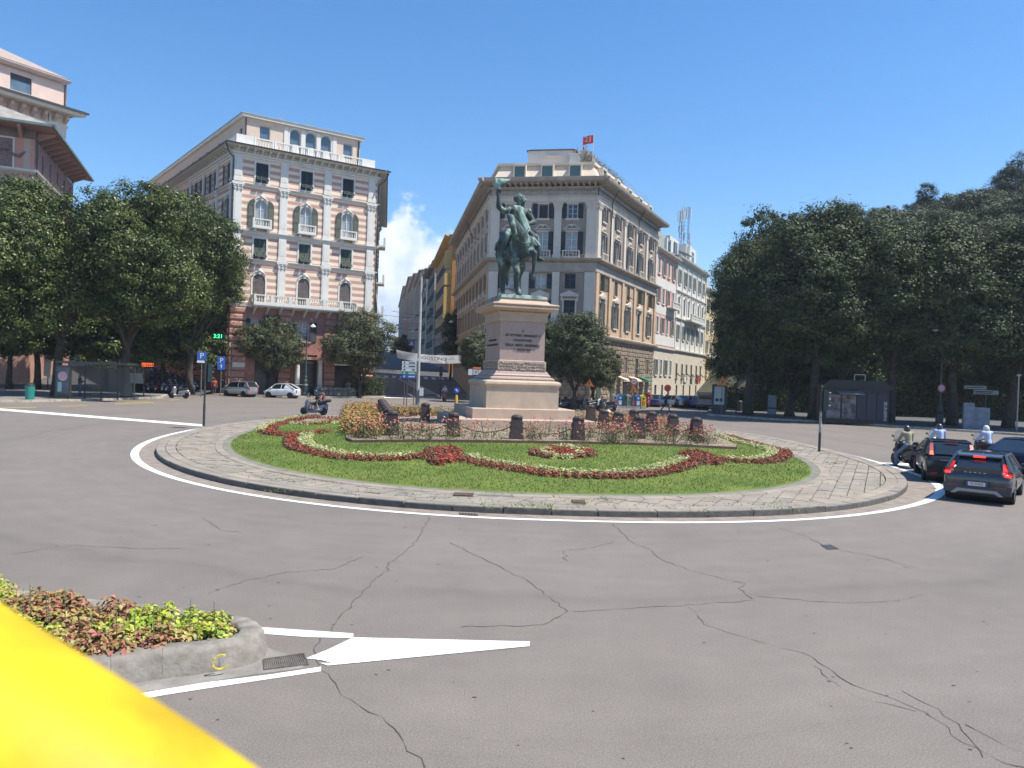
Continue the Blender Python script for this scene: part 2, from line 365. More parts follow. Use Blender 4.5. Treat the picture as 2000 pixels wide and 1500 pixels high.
# painted edge line (wider and further out towards the right corner) and pale gutter apron
n = len(outer); line = []
for i, p in enumerate(outer):
    q = 2*PI*i/n
    off = 0.50 + 0.34 * math.exp(-((q - (2*PI-0.55)) / 0.28)**2) + 0.05 * math.exp(-((q - (PI+0.55))/0.4)**2)
    t = (outer[(i+1) % n] - outer[i-1]).normalized(); line.append((p + Vector((t.y, -t.x)) * off, p + Vector((t.y, -t.x)) * (off + 0.17 + 0.12*math.exp(-((q - (2*PI-0.62)) / 0.3)**2) + 0.1 * math.exp(-((q - (PI+0.5))/0.4)**2)), p - Vector((t.y, -t.x)) * 0.05))
apr = mat('gutter_concrete', (0.24, 0.20, 0.165), 0.9, 0.2, 3, bump=0.2)
sheet('gutter', [(line[i][2], line[i][0], line[(i+1) % n][0], line[(i+1) % n][2]) for i in range(n)], apr, 0.004)
sheet('edge_line', [(line[i][0], line[i][1], line[(i+1) % n][1], line[(i+1) % n][0]) for i in range(n)], wp, 0.008)
# kerb stones, each its own stone
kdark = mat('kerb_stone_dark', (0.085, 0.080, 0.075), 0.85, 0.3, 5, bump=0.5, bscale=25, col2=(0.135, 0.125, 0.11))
capm = mat('paving_granite', (0.265, 0.230, 0.185), 0.85, 0.16, 1.2, bump=0.25, bscale=30, detail=7)
capm2 = mat('paving_granite_grey', (0.245, 0.218, 0.180), 0.85, 0.18, 1.4, bump=0.25, bscale=30, detail=7)
capm3 = mat('paving_granite_warm', (0.290, 0.245, 0.190), 0.85, 0.16, 1.1, bump=0.25, bscale=30, detail=7)
kl = mat('kerb_stone_pale', (0.36, 0.32, 0.26), 0.85, 0.2, 3, bump=0.3, bscale=25)
isl = obj('island', None, kind='structure')
base = MB(); base.add([(p.x, p.y, 0.085) for p in ringpts(outer, -0.1)], [tuple(range(n))])
jm = mat('joint_soil', (0.16, 0.145, 0.10), 0.95, 0.4, 4, col2=(0.15, 0.17, 0.07))
obj('joint_bed', base.mesh('joint_bed', jm), isl)
def arcs(pl, seg):
    """cut a closed outline into runs of about seg metres"""
    runs = []; cur = [pl[0]]; acc = 0
    for i in range(1, len(pl) + 1):
        p = pl[i % len(pl)]; acc += (p - cur[-1]).length; cur.append(p)
        if acc > seg: runs.append(cur); cur = [p]; acc = 0
    if len(cur) > 1: runs.append(cur)
    return runs
def stone_run(run, w0, w1, z0, z1, gap=0.012, bev=0.02):
    b = MB(); k = len(run); R0 = []; 
    a = run[0] + (run[1]-run[0]).normalized() * gap; e = run[-1] + (run[-2]-run[-1]).normalized() * gap
    pts = [a] + list(run[1:-1]) + [e]; nn = []
    for i in range(k):
        t = (pts[min(i+1, k-1)] - pts[max(i-1, 0)]).normalized(); nn.append(Vector((t.y, -t.x)))
    prof = [(w0, z0), (w0, z1), (w1 - bev, z1), (w1, z1 - bev), (w1, z0)]
    vs = [(pts[i].x + nn[i].x*o, pts[i].y + nn[i].y*o, z) for i in range(k) for o, z in prof]; m_ = len(prof)
    fs = [(i*m_+j, i*m_+(j+1) % m_, (i+1)*m_+(j+1) % m_, (i+1)*m_+j) for i in range(k-1) for j in range(m_)]
    fs += [tuple(range(m_)), tuple(range((k-1)*m_+m_-1, (k-1)*m_-1, -1))]
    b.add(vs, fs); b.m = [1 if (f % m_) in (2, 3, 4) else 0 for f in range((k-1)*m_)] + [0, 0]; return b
for i, run in enumerate(arcs(outer, 1.05)):
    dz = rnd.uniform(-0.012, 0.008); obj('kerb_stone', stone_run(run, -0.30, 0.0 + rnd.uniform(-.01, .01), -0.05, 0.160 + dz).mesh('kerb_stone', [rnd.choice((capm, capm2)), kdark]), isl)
for i, run in enumerate(arcs(ringpts(outer, -0.31), 1.3)):
    obj('border_stone', stone_run(run, -0.34, 0.0, 0.05, 0.166 + rnd.uniform(-.004, .004)).mesh('border_stone', [rnd.choice((capm, capm3, capm2))]*2), isl)
# paving slabs in running bond, cut to the ring
inner_clip = ringpts(outer, -0.67)
def clip(poly, cl):
    out = poly
    for i in range(len(cl)):
        a = cl[i]; e = cl[(i+1) % len(cl)]; dx, dy = e.x-a.x, e.y-a.y; inp = out; out = []
        if not inp: return []
        f = [dx*(p[1]-a.y) - dy*(p[0]-a.x) for p in inp]
        if min(f) >= 0: out = inp; continue
        for j in range(len(inp)):
            p, q = inp[j], inp[(j+1) % len(inp)]; fp, fq = f[j], f[(j+1) % len(inp)]
            if fp >= 0: out.append(p)
            if (fp >= 0) != (fq >= 0): t = fp/(fp-fq); out.append((p[0]+(q[0]-p[0])*t, p[1]+(q[1]-p[1])*t))
    return out
cl = [inner_clip[i] for i in range(0, n, 4)]
slabs = []
bands = [(-0.62, 0)]
for i in range(-52, 53):
    wrow = 0.42; v0 = i * wrow; off = (i * 0.37) % 0.9; x = -24 + off
    while x < 24:
        L_ = 0.55 + 0.5 * rnd.random(); ang = 1.12
        c0, s0 = math.cos(ang), math.sin(ang); g_ = 0.011
        q = [(x+g_, v0+g_), (x+L_-g_, v0+g_), (x+L_-g_, v0+wrow-g_), (x+g_, v0+wrow-g_)]
        x += L_
        q = [(IC.x + a*c0 - b_*s0, IC.y + a*s0 + b_*c0) for a, b_ in q]
        cx = sum(p[0] for p in q)/4; cy = sum(p[1] for p in q)/4
        if radL(cx, cy) < 1.0: continue
        if srad(cx, cy, IC, IA+.3, IB+.3) > 1: continue
        q = clip(q, cl)
        if len(q) > 2:
            A = abs(sum(q[j][0]*q[(j+1) % len(q)][1]-q[(j+1) % len(q)][0]*q[j][1] for j in range(len(q))))/2
            if A > 0.003: slabs.append((cx*cx+cy*cy, q))
slabs.sort(key=lambda s: s[0])
pv = obj('pavement', None, kind='structure')
rest = MB()
for i, (_, q) in enumerate(slabs):
    z = 0.158 + rnd.uniform(-0.006, 0.006); tx = rnd.uniform(-.006, .006); ty = rnd.uniform(-.006, .006)
    cx = sum(p[0] for p in q)/len(q); cy = sum(p[1] for p in q)/len(q); k = len(q)
    vs = [(p[0], p[1], 0.09) for p in q] + [(p[0], p[1], z + (p[0]-cx)*tx + (p[1]-cy)*ty) for p in q]
    fs = [tuple(range(k, 2*k))] + [(j, (j+1) % k, k+(j+1) % k, k+j) for j in range(k)]
    if i < 290:
        obj('slab', MB().add(vs, fs).mesh('slab', rnd.choice((capm, capm, capm2, capm3))), pv)
    else: rest.mi = rnd.choice((0, 0, 1, 2)); rest.add(vs, fs)
obj('far_slabs', rest.mesh('far_slabs', [capm, capm2, capm3]), pv, kind='stuff')
# inner edging of flat concrete and pale stones
lawn_ol = sell(LC, LA, LB)
conc = mat('edging_concrete', (0.19, 0.18, 0.145), 0.9, 0.2, 2.5, bump=0.3)
obj('edging', ringmesh('edging', [(0.0, 0.08), (0.0, 0.178), (0.27, 0.178), (0.27, 0.08)], lawn_ol, conc), pv)
for i, run in enumerate(arcs(ringpts(lawn_ol, 0.28), 0.85)):
    obj('edging_stone', stone_run(run, 0.0, 0.28, 0.05, 0.182 + rnd.uniform(-.004, .004)).mesh('edging_stone', [rnd.choice((capm, capm3))]*2), pv)
# ---- lawn
lm = bpy.data.materials.new('lawn_grass'); lm.use_nodes = True; nt = lm.node_tree; N = nt.nodes; L = nt.links; b_ = N['Principled BSDF']; b_.inputs['Roughness'].default_value = 0.8; b_.inputs['Specular IOR Level'].default_value = 0.2
t_ = N.new('ShaderNodeTexCoord')
def nn_(sc, d=4): q = N.new('ShaderNodeTexNoise'); q.inputs['Scale'].default_value = sc; q.inputs['Detail'].default_value = d; L.new(t_.outputs['Object'], q.inputs[0]); return q.outputs[0]
x1 = N.new('ShaderNodeMix'); x1.data_type = 'RGBA'; x1.inputs[6].default_value = (0.094, 0.147, 0.025, 1); x1.inputs[7].default_value = (0.168, 0.212, 0.044, 1)
r_ = N.new('ShaderNodeMapRange'); r_.inputs[1].default_value = 0.35; r_.inputs[2].default_value = 0.65; L.new(nn_(0.5, 6), r_.inputs[0]); L.new(r_.outputs[0], x1.inputs[0])
x2 = N.new('ShaderNodeMix'); x2.data_type = 'RGBA'; x2.blend_type = 'MULTIPLY'; x2.inputs[0].default_value = 1
r2 = N.new('ShaderNodeMapRange'); r2.inputs[1].default_value = 0.3; r2.inputs[2].default_value = 0.7; r2.inputs[3].default_value = 0.7; r2.inputs[4].default_value = 1.25; L.new(nn_(45, 3), r2.inputs[0]); L.new(x1.outputs[2], x2.inputs[6]); L.new(r2.outputs[0], x2.inputs[7])
x3 = N.new('ShaderNodeMix'); x3.data_type = 'RGBA'; x3.inputs[7].default_value = (0.2, 0.185, 0.06, 1); r3 = N.new('ShaderNodeMapRange'); r3.inputs[1].default_value = 0.52; r3.inputs[2].default_value = 0.78; r3.inputs[4].default_value = 0.65; L.new(nn_(0.9, 5), r3.inputs[0]); L.new(r3.outputs[0], x3.inputs[0]); L.new(x2.outputs[2], x3.inputs[6]); L.new(x3.outputs[2], b_.inputs['Base Color'])
bp = N.new('ShaderNodeBump'); bp.inputs['Strength'].default_value = 0.8; bp.inputs['Distance'].default_value = 0.03; L.new(nn_(60, 3), bp.inputs['Height']); L.new(bp.outputs[0], b_.inputs['Normal'])
b = MB(); rings = [1.0, 1.0, 0.985, 0.96, 0.9, 0.8, 0.7, 0.6, 0.5, 0.4, 0.2]; vs = []; nn2 = len(lawn_ol)
for j, r in enumerate(rings):
    for p in lawn_ol:
        q = LC + (p - LC) * r; vs.append((q.x, q.y, 0.10 if j == 0 else zL(q.x, q.y) - (0.03 if j == 1 else 0)))
fs = [(j*nn2+i, j*nn2+(i+1) % nn2, (j+1)*nn2+(i+1) % nn2, (j+1)*nn2+i) for j in range(len(rings)-1) for i in range(nn2)] + [tuple((len(rings)-1)*nn2+i for i in range(nn2))]
b.add(vs, fs); me = b.mesh('lawn', lm, smooth=60); obj('lawn', me, kind='structure')
rg = np.random.default_rng(5)
def blades(P, h, m, name, w=0.012, spread=0.6):
    k = len(P); d = rg.normal(size=(k, 3)) * [spread, spread, 0]; hh = h * (0.6 + 0.8*rg.random(k))
    T = P + d * hh[:, None] + np.c_[np.zeros(k), np.zeros(k), hh]; a = rg.normal(size=(k, 3)) * [1, 1, 0]; a /= np.linalg.norm(a, axis=1, keepdims=True); a *= w
    V = np.stack([P - a, P + a, T + a*.3, T - a*.3], 1).reshape(-1, 3)
    return npmesh(name, V, np.arange(4*k).reshape(-1, 4), m, tone=rg.random(k))
gm = leafmat('grass_blade', (0.085, 0.145, 0.022), (0.18, 0.23, 0.055), 0.6, 0.2)
P = []
while len(P) < 60000:
    q = rg.random((20000, 2)) * [2*LA, 1.5*LB] + [LC.x-LA, LC.y-LB]
    q = q[[radL(*w) < .995 for w in q]]; q = q[rg.random(len(q)) < np.clip((52 - q[:, 1])/26, 0.1, 1)]
    P += list(q)
P = np.array(P[:60000]); P = np.c_[P, [zL(x, y) - .005 for x, y in P]]
obj('grass', blades(P, 0.045, gm, 'grass', 0.012), kind='stuff')
# ---- weeds in the paving joints
P = []
for px, py, k, s in ((1600*0.3+500-430+1500, 0, 0, 0),): pass
for px, py, k, s in ((265/2.86+500, 940, 30, .5), (960, 987, 40, .4), (790, 968, 25, .3), (1045, 989, 160, .35), (985, 960, 60, .5), (700, 962, 30, .4), (575, 935, 60, .8), (545, 960, 30, .3), (1130, 985, 40, .3), (1330, 995, 50, .5), (1510, 989, 90, .5), (1180, 975, 30, .3), (880, 975, 30, .5), (540, 818, 160, .9), (1625, 905, 60, .4), (1440, 870, 60, .4)):
    c = G(px, py, .16)
    for _ in range(k): P.append((c.x + rnd.gauss(0, s), c.y + rnd.gauss(0, s*.8), .155))
for _ in range(900):
    s = rnd.choice(slabs[:420])[1]; j = rnd.randrange(len(s)); t = rnd.random(); a = s[j]; e = s[(j+1) % len(s)]
    P.append((a[0]+(e[0]-a[0])*t, a[1]+(e[1]-a[1])*t, .14))
obj('weeds', blades(np.array(P), 0.06, gm, 'weeds', 0.010, 1.2), kind='stuff')
# ---- other road marks
def gp(*pts, z=0.0): return [G(x, y, z).to_2d() for x, y in pts]
sheet('arrow_marking', [gp((597, 1287), (640, 1270), (690, 1246), (1035, 1254), (1034, 1263), (640, 1301), (625, 1296), (648, 1296), (626, 1290))], wp, 0.008)
sheet('lane_line', [gp((455, 1223), (530, 1227), (690, 1238), (690, 1247), (600, 1245), (465, 1235)), gp((255, 1358), (400, 1334), (530, 1318), (627, 1303), (627, 1312), (560, 1322), (400, 1346), (262, 1368))], wp, 0.006)
sheet('stop_line', [gp((-200, 782), (395, 829), (395, 833), (-200, 786)), gp((1700, 903), (1880, 909), (1880, 913), (1707, 907))], wp, 0.006)
sheet('faded_yellow_marking', [gp((-10, 796), (70, 795), (70, 797), (-10, 798)), gp((120, 793), (170, 791.5), (170, 793), (120, 795)), gp((225, 788), (300, 785), (300, 787), (225, 790)), gp((245, 785), (290, 783), (290, 784), (245, 786)), gp((330, 781), (350, 780), (352, 781), (332, 782.5))], yp, 0.006)
sheet('street_line', [gp((750, 775.5), (850, 777.5), (850, 779), (750, 777)), gp((795, 769), (801, 769), (812, 776), (806, 776)), gp((850, 769), (856, 769), (870, 779), (862, 779)), gp((1175, 801), (1190, 800), (1195, 806), (1180, 807))], wp, 0.008)
def bumpline(pts, z=0.007):
    out = []
    for i in range(len(pts)-1):
        a, b2 = Vector(pts[i]), Vector(pts[i+1]); L_ = (b2-a).length; k = max(2, int(L_/0.13))
        t = (b2-a).normalized(); nrm = Vector((-t.y, t.x))
        for j in range(k): out.append(a + (b2-a)*j/k + nrm*rnd.gauss(0, 0.022))
    out.append(Vector(pts[-1])); return out
cracks = [[(840, 1010), (815, 1055), (760, 1105), (700, 1165), (650, 1225), (610, 1270), (625, 1300)], [(625, 1300), (660, 1345), (700, 1380), (745, 1400), (790, 1450), (830, 1500)],
 [(880, 1060), (960, 1100), (1040, 1140), (1110, 1195), (1060, 1220), (900, 1225)], [(1197, 1023), (1235, 1060), (1275, 1075), (1285, 1090), (1350, 1115), (1410, 1130), (1455, 1140), (1445, 1150), (1470, 1170)],
 [(1470, 1172), (1380, 1180), (1250, 1187), (1120, 1195)], [(1350, 1187), (1375, 1220), (1440, 1240), (1500, 1260), (1570, 1275), (1600, 1295), (1665, 1340), (1750, 1365), (1815, 1395)],
 [(1480, 1165), (1560, 1172), (1640, 1178), (1740, 1175), (1800, 1163)], [(1595, 1300), (1640, 1345), (1700, 1370), (1790, 1390)], [(1760, 1350), (1830, 1385), (1890, 1430), (1920, 1480)], [(1815, 1395), (1880, 1450), (1960, 1490), (2010, 1500)], [(1890, 1415), (1940, 1445), (2000, 1470)],
 [(1525, 1032), (1580, 1050), (1610, 1066)], [(1640, 1074), (1720, 1090), (1790, 1110)], [(1100, 1075), (1110, 1098)], [(1110, 1075), (1160, 1070), (1200, 1058)], [(0, 1085), (150, 1065), (260, 1072), (360, 1072)], [(400, 1160), (480, 1135), (560, 1118), (650, 1112), (710, 1088)], [(395, 1010), (430, 1035), (470, 1040)]]
pl = []
for c in cracks:
    q = bumpline([G(x, y).to_2d() for x, y in c]); w0 = 0.010 if c[0][1] < 1150 else 0.0075
    pl += strip(q, [max(0.0015, rnd.gauss(w0, 0.004)) for _ in q])
sheet('cracks', pl, mat('crack_dark', (0.075, 0.068, 0.064), 0.95, 0), 0.005, kind='stuff')
pl = []
for _ in range(200):
    d = rnd.uniform(5.2, 17) if rnd.random() < .75 else rnd.uniform(17, 60); x = rnd.uniform(-0.75, 0.75) * d; 
    if srad(x, d, IC, IA+1.2, IB+1.2) < 1: continue
    s = rnd.uniform(0.005, 0.014) * (1 + d/30); k = rnd.randint(5, 7); a0 = rnd.random()*6
    pl.append([(x + s*rnd.uniform(.6, 2.2)*math.cos(a0+2*PI*j/k), d + s*rnd.uniform(.5, 1.0)*math.sin(a0+2*PI*j/k)) for j in range(k)])
sheet('gum_spots', pl, mat('gum_dark', (0.06, 0.056, 0.052), 0.9, 0), 0.0045, kind='stuff')
# manhole / drain covers
iron = mat('cast_iron', (0.045, 0.045, 0.048), 0.6, 0.3, 8, bump=0.4, bscale=60)
t1 = thing('drain_cover', 'small rectangular iron cover set flush in the open asphalt right of the island', 'drain cover')
b = MB(); P4 = gp((1602, 1065), (1622, 1064), (1640, 1073), (1616, 1074)); b.add([(p.x, p.y, .006) for p in P4], [(0, 1, 2, 3)]); obj('plate', b.mesh('plate', iron), t1)
t1 = thing('drain_grate', 'worn ribbed iron grate between the planter end and the painted arrow', 'drain grate')
A, B_, C_, D_ = gp((513, 1289), (594, 1277), (604, 1299), (515, 1310)); fr = MB()
def bl(u, v): return A.lerp(B_, u).lerp(D_.lerp(C_, u), v)
def q4(u0, u1, v0, v1, z0, z1, b):
    p = [bl(u0, v0), bl(u1, v0), bl(u1, v1), bl(u0, v1)]
    b.add([(k.x, k.y, z0) for k in p] + [(k.x, k.y, z1) for k in p], [(4, 5, 6, 7), (0, 1, 5, 4), (1, 2, 6, 5), (2, 3, 7, 6), (3, 0, 4, 7)])
gi = mat('grate_iron', (0.10, 0.085, 0.07), 0.8, 0.4, 10, bump=0.4, bscale=60)
q4(0, 1, 0, 1, -.01, .003, fr); q4(0, .04, 0, 1, 0, .014, fr); q4(.96, 1, 0, 1, 0, .014, fr); q4(.04, .96, 0, .06, 0, .014, fr); q4(.04, .96, .94, 1, 0, .014, fr)
obj('frame', fr.mesh('frame', gi), t1)
for k in range(19): b = MB(); q4(.06+.047*k, .085+.047*k, .06, .94, .003, .012, b); obj('bar', b.mesh('bar', gi), t1)
t1 = thing('drain_grate', 'narrow slotted iron grate in the gutter below the front kerb of the island', 'drain grate')
A, B_, C_, D_ = gp((896, 1002), (932, 1004), (934, 1008), (898, 1006)); fr = MB(); q4(0, 1, 0, 1, 0, .01, fr); obj('frame', fr.mesh('frame', mat('slot_black', (.01, .01, .01), .9, 0)), t1)
for k in range(6): b = MB(); q4(.04+.16*k, .14+.16*k, .0, 1, .0101, .018, b); obj('bar', b.mesh('bar', gi), t1)
for px, py, w, lb in ((905, 966, 14, 'rusty iron cover in the paving below the lawn edge, larger of two'), (1130, 980, 9, 'thin rusty iron cover in the paving right of the island middle')):
    c = G(px, py, .17); t1 = thing('pit_cover', lb, 'cover', TR(c.x, c.y, .0)); b = MB(); b.box(-w*.018, w*.018, -.22, .22, .15, .19); obj('plate', b.mesh('plate', mat('rusty_iron', (.09, .055, .045), .8, .3, 6)), t1)
# ================================================================ monument
yaw = math.radians(15.0); MC = (0.05, 43.0); MM = TR(MC[0], MC[1], 0, yaw)
gran = mat('pink_granite', (0.46, 0.345, 0.26), 0.75, 0.07, 2, bump=0.08, bscale=60, dirt=0.22)
gran2 = mat('pink_granite_shaft', (0.39, 0.285, 0.24), 0.6, 0.06, 6, dirt=0.15)
granp = mat('pale_granite', (0.49, 0.385, 0.285), 0.8, 0.06, 2, bump=0.08, bscale=60, dirt=0.3)
mon = thing('monument_pedestal', 'tall pink granite pedestal with inscriptions, on two broad steps behind the bollard chain', 'pedestal', MM)
def fr(name, levels, m, par=mon, smooth=None):
    b = MB()
    for (a0, b0, z0), (a1, b1, z1) in zip(levels, levels[1:]):
        b.add([(-a0,-b0,z0),(a0,-b0,z0),(a0,b0,z0),(-a0,b0,z0),(-a1,-b1,z1),(a1,-b1,z1),(a1,b1,z1),(-a1,b1,z1)], [(0,1,5,4),(1,2,6,5),(2,3,7,6),(3,0,4,7)])
    a, c, z = levels[0]; b.add([(-a,-c,z),(a,-c,z),(a,c,z),(-a,c,z)], [(0,1,2,3)]); a, c, z = levels[-1]; b.add([(-a,-c,z),(a,-c,z),(a,c,z),(-a,c,z)], [(0,1,2,3)])
    return obj(name, b.mesh(name, m), par)
fr('step', [(4.25, 4.05, .2), (4.25, 4.05, .46)], granp); fr('step', [(3.65, 3.45, .46), (3.65, 3.45, .90), (3.62, 3.42, .93)], gran); fr('step', [(2.81, 2.6, .93), (2.81, 2.6, 1.43), (2.78, 2.57, 1.46)], gran)
fr('base_block', [(2.0, 2.15, 1.46), (2.0, 2.15, 2.62)], granp)
fr('base_moulding', [(2.0, 2.15, 2.62), (2.05, 2.2, 2.65), (2.1, 2.25, 2.75), (2.08, 2.23, 2.86), (1.98, 2.13, 2.93), (1.72, 2.0, 2.97)], granp)
fr('shaft_foot', [(1.72, 2.02, 2.97), (1.78, 2.05, 3.03), (1.74, 2.02, 3.1), (1.58, 1.92, 3.16), (1.6, 1.94, 3.22), (1.5, 1.86, 3.3), (1.46, 1.82, 3.4), (1.38, 1.78, 3.47)], gran2)
fr('frieze_block', [(1.34, 1.8, 3.47), (1.34, 1.8, 4.0)], granp)
# leaf scroll relief, carved bosses
b = MB(); rr = random.Random(3)
for side in range(2):
    hw = 1.3 if side == 0 else 1.76
    for k in range(26 if side == 0 else 34):
        u = -hw + 2*hw*(k+.5)/(26 if side == 0 else 34)
        for j in range(3):
            zc = 3.55 + .16*j + rr.uniform(-.02, .02); r = rr.uniform(.05, .085); pts = [(u + r*math.cos(q), zc + r*.8*math.sin(q)) for q in [rr.random()*6 + i*.8 for i in range(5)]]
            if side == 0: b.tube([(a, -1.81, z) for a, z in pts], [.018]*5, 5)
            else: b.tube([(-1.35, a, z) for a, z in pts], [.018]*5, 5)
obj('scroll_relief', b.mesh('scroll_relief', mat('relief_stone', (0.36, 0.29, 0.235), .8, .3, 8), smooth=True), mon)
b = MB()
for k in range(40): u = -1.62 + k*.083; b.lathe([(.03, -.02), (.045, .0), (.03, .04)], (u, -1.98, 3.0), 6)
obj('bead_row', b.mesh('bead_row', gran2), mon)
fr('shaft', [(1.28, 1.75, 4.0), (1.25, 1.72, 4.03), (1.24, 1.71, 6.1), (1.27, 1.74, 6.12)], gran2)
fr('shaft_head', [(1.34, 1.8, 6.12), (1.34, 1.8, 6.5), (1.38, 1.84, 6.52), (1.42, 1.88, 6.6)], gran)
fr('cornice', [(1.5, 1.98, 6.68), (1.66, 2.14, 6.74), (1.80, 2.27, 6.8), (1.80, 2.27, 6.88), (1.76, 2.22, 6.9), (1.84, 2.3, 7.0), (1.82, 2.28, 7.04), (1.45, 1.9, 7.12), (1.3, 1.78, 7.24), (1.26, 1.74, 7.36)], gran)
dm = MB(); dm.box(-.03, .03, -.06, .06, 0, .075); dme = dm.mesh('dentil', gran)
for k in range(24): obj('dentil', dme, mon, Matrix.Translation((-1.38 + k*.12, -1.92, 6.605)))
b = MB()
for k in range(32): b.cbox((-1.46, -1.85 + k*.12, 6.642), (.12, .06, .075))
obj('dentil_row', b.mesh('dentil_row', gran), mon)
ink = mat('inscription_dark', (0.035, 0.03, 0.03), .7, 0)
for z, s, tx in ((5.62, .17, 'A'), (5.36, .185, 'RE  VITTORIO  EMANUELE  II'), (5.10, .17, 'FONDATORE'), (4.84, .185, 'DELLA  UNITÀ  NAZIONALE'), (4.60, .17, 'I  GENOVESI')):
    text('inscription', tx, s, ink, mon, Matrix.Translation((0, -1.735, z)) @ UP, .012, sx=1.0 if len(tx) < 12 else .82)
b = MB()
for z, wd in ((5.12, .9), (4.86, 1.25)):
    u = -wd
    while u < wd:
        hh = .10; b.box(-1.275, -1.255, u, u+.035, z-hh/2, z+hh/2); b.box(-1.275, -1.255, u+.035, u+.085, z+rr.choice((-.045, 0, .03)), z+rr.choice((.05, .045))); u += .14
obj('inscription', b.mesh('inscription', ink), mon)
# ---------------------------------------------------------------- bronze rider and horse
brz = bpy.data.materials.new('green_bronze'); brz.use_nodes = True; nt = brz.node_tree; N = nt.nodes; L = nt.links; pb = N['Principled BSDF']; pb.inputs['Roughness'].default_value = .62; pb.inputs['Metallic'].default_value = .0
MATS['green_bronze'] = brz
t_ = N.new('ShaderNodeTexCoord'); no = N.new('ShaderNodeTexNoise'); no.inputs['Scale'].default_value = 2.2; no.inputs['Detail'].default_value = 8; no.inputs['Roughness'].default_value = .62
mpp = N.new('ShaderNodeMapping'); mpp.inputs['Scale'].default_value = (1, 1, .45); L.new(t_.outputs['Object'], mpp.inputs[0]); L.new(mpp.outputs[0], no.inputs[0])
cr_ = N.new('ShaderNodeValToRGB'); e = cr_.color_ramp; e.elements[0].position = .36; e.elements[0].color = (.018, .030, .034, 1); e.elements[1].position = .66; e.elements[1].color = (.22, .33, .28, 1); q = e.elements.new(.54); q.color = (.050, .082, .076, 1)
L.new(no.outputs[0], cr_.inputs[0]); L.new(cr_.outputs[0], pb.inputs['Base Color'])
def brz_var(name, sh):
    m = brz.copy(); m.name = name
    for nd in m.node_tree.nodes:
        if nd.type == 'VALTORGB':
            for el in nd.color_ramp.elements: el.position = max(0, min(1, el.position + sh))
    return m
bz_dark = brz_var('dark_bronze', .09); bz_pale = brz_var('pale_bronze', -.13)
SM = MM @ Matrix.Translation((0, 0, 7.36))
st = thing('equestrian_statue', 'green bronze rider raising his hat on a standing horse, on top of the pedestal', 'statue', SM)
b = MB(); b.frus(1.3, 1.8, 0, 1.26, 1.74, .17); b.M = Matrix.Translation((0, -.2, .17)) ; b.frus(1.1, 1.5, 0, .95, 1.35, .05); obj('plinth', b.mesh('plinth', bz_pale), st)
def S(u, w, z): return Vector((u, -w, z + .2))
hc = []
def limb(pts, rs):
    for i in range(len(pts)-1): hc.append((S(*pts[i]), rs[i], S(*pts[i+1]), rs[i+1]))
limb([(0, -1.45, 2.95), (0, -.3, 2.85), (0, .75, 2.85)], [.74, .72, .72]); limb([(0, -.3, 2.6), (0, .6, 2.5)], [.7, .68])
limb([(-.05, .95, 2.95), (-.40, 1.32, 3.5), (-.80, 1.55, 4.0)], [.56, .36, .23])      # neck
limb([(-.84, 1.62, 4.06), (-.78, 1.92, 3.6), (-.70, 2.08, 3.16)], [.22, .17, .11]); limb([(-.78, 1.7, 3.9), (-.79, 1.76, 3.7)], [.20, .18])
limb([(-.94, 1.52, 4.16), (-.98, 1.52, 4.40)], [.07, .02]); limb([(-.76, 1.52, 4.16), (-.74, 1.52, 4.40)], [.07, .02])
limb([(-.36, .85, 2.45), (-.34, 1.1, 1.55), (-.30, 1.35, 1.18), (-.27, 1.42, .38), (-.26, 1.55, .2), (-.25, 1.62, .04)], [.42, .22, .17, .105, .125, .17])   # right fore, planted
limb([(.38, .9, 2.5), (.46, 1.35, 2.32), (.50, 1.72, 2.28), (.50, 1.62, 1.5), (.50, 1.52, 1.25), (.52, 1.5, 1.02)], [.40, .25, .17, .105, .11, .16])     # left fore, raised
limb([(-.38, -1.45, 2.6), (-.42, -1.2, 1.9), (-.38, -1.75, 1.2), (-.36, -1.6, .45), (-.35, -1.45, .22), (-.35, -1.4, .06)], [.56, .38, .2, .12, .13, .18])
limb([(.38, -1.4, 2.6), (.42, -1.0, 1.9), (.40, -1.45, 1.2), (.40, -1.25, .45), (.40, -1.1, .22), (.40, -1.05, .06)], [.56, .38, .2, .12, .13, .18])
limb([(0, -2.1, 3.3), (.05, -2.45, 3.0), (.1, -2.55, 2.0), (.1, -2.45, 1.0)], [.14, .18, .22, .1])
horse = blob('horse', brz, hc, .055, 5); obj('horse', horse, st)
b = MB()
b.tube([S(-.88, 1.60, 4.14), S(-.62, 1.32, 4.05), S(-.25, .98, 3.6), S(0, .7, 3.35)], [.05, .11, .13, .07], 8); b.tube([S(-.98, 1.72, 4.0), S(-.95, 1.96, 3.7), S(-.84, 2.14, 3.3)], .03, 6); b.tube([S(-.66, 1.78, 4.0), S(-.60, 1.96, 3.7), S(-.58, 2.12, 3.3)], .03, 6)
for s_ in (-1, 1): b.tube([S(-.7+s_*.12, 2.06, 3.3), S(-.4+s_*.35, 1.6, 3.3), S(.1+s_*.3, .7, 3.75), S(.25, .35, 4.25)], .022, 5)
b.tube([S(-.62, .85, 3.2), S(-.4, 1.42, 2.9), S(0, 1.62, 2.75), S(.4, 1.42, 2.9), S(.62, .85, 3.2)], .035, 6)
obj('bridle', b.mesh('bridle', bz_dark, smooth=True), st)
rc = []
def rl(pts, rs):
    for i in range(len(pts)-1): rc.append((S(*pts[i]), rs[i], S(*pts[i+1]), rs[i+1]))
rl([(0, -.15, 3.75), (0, -.1, 4.2), (0, 0, 4.75)], [.40, .36, .42]); rl([(-.42, 0, 4.85), (.42, 0, 4.78)], [.22, .22]); rl([(0, 0, 5.0), (.03, .03, 5.22)], [.2, .17])
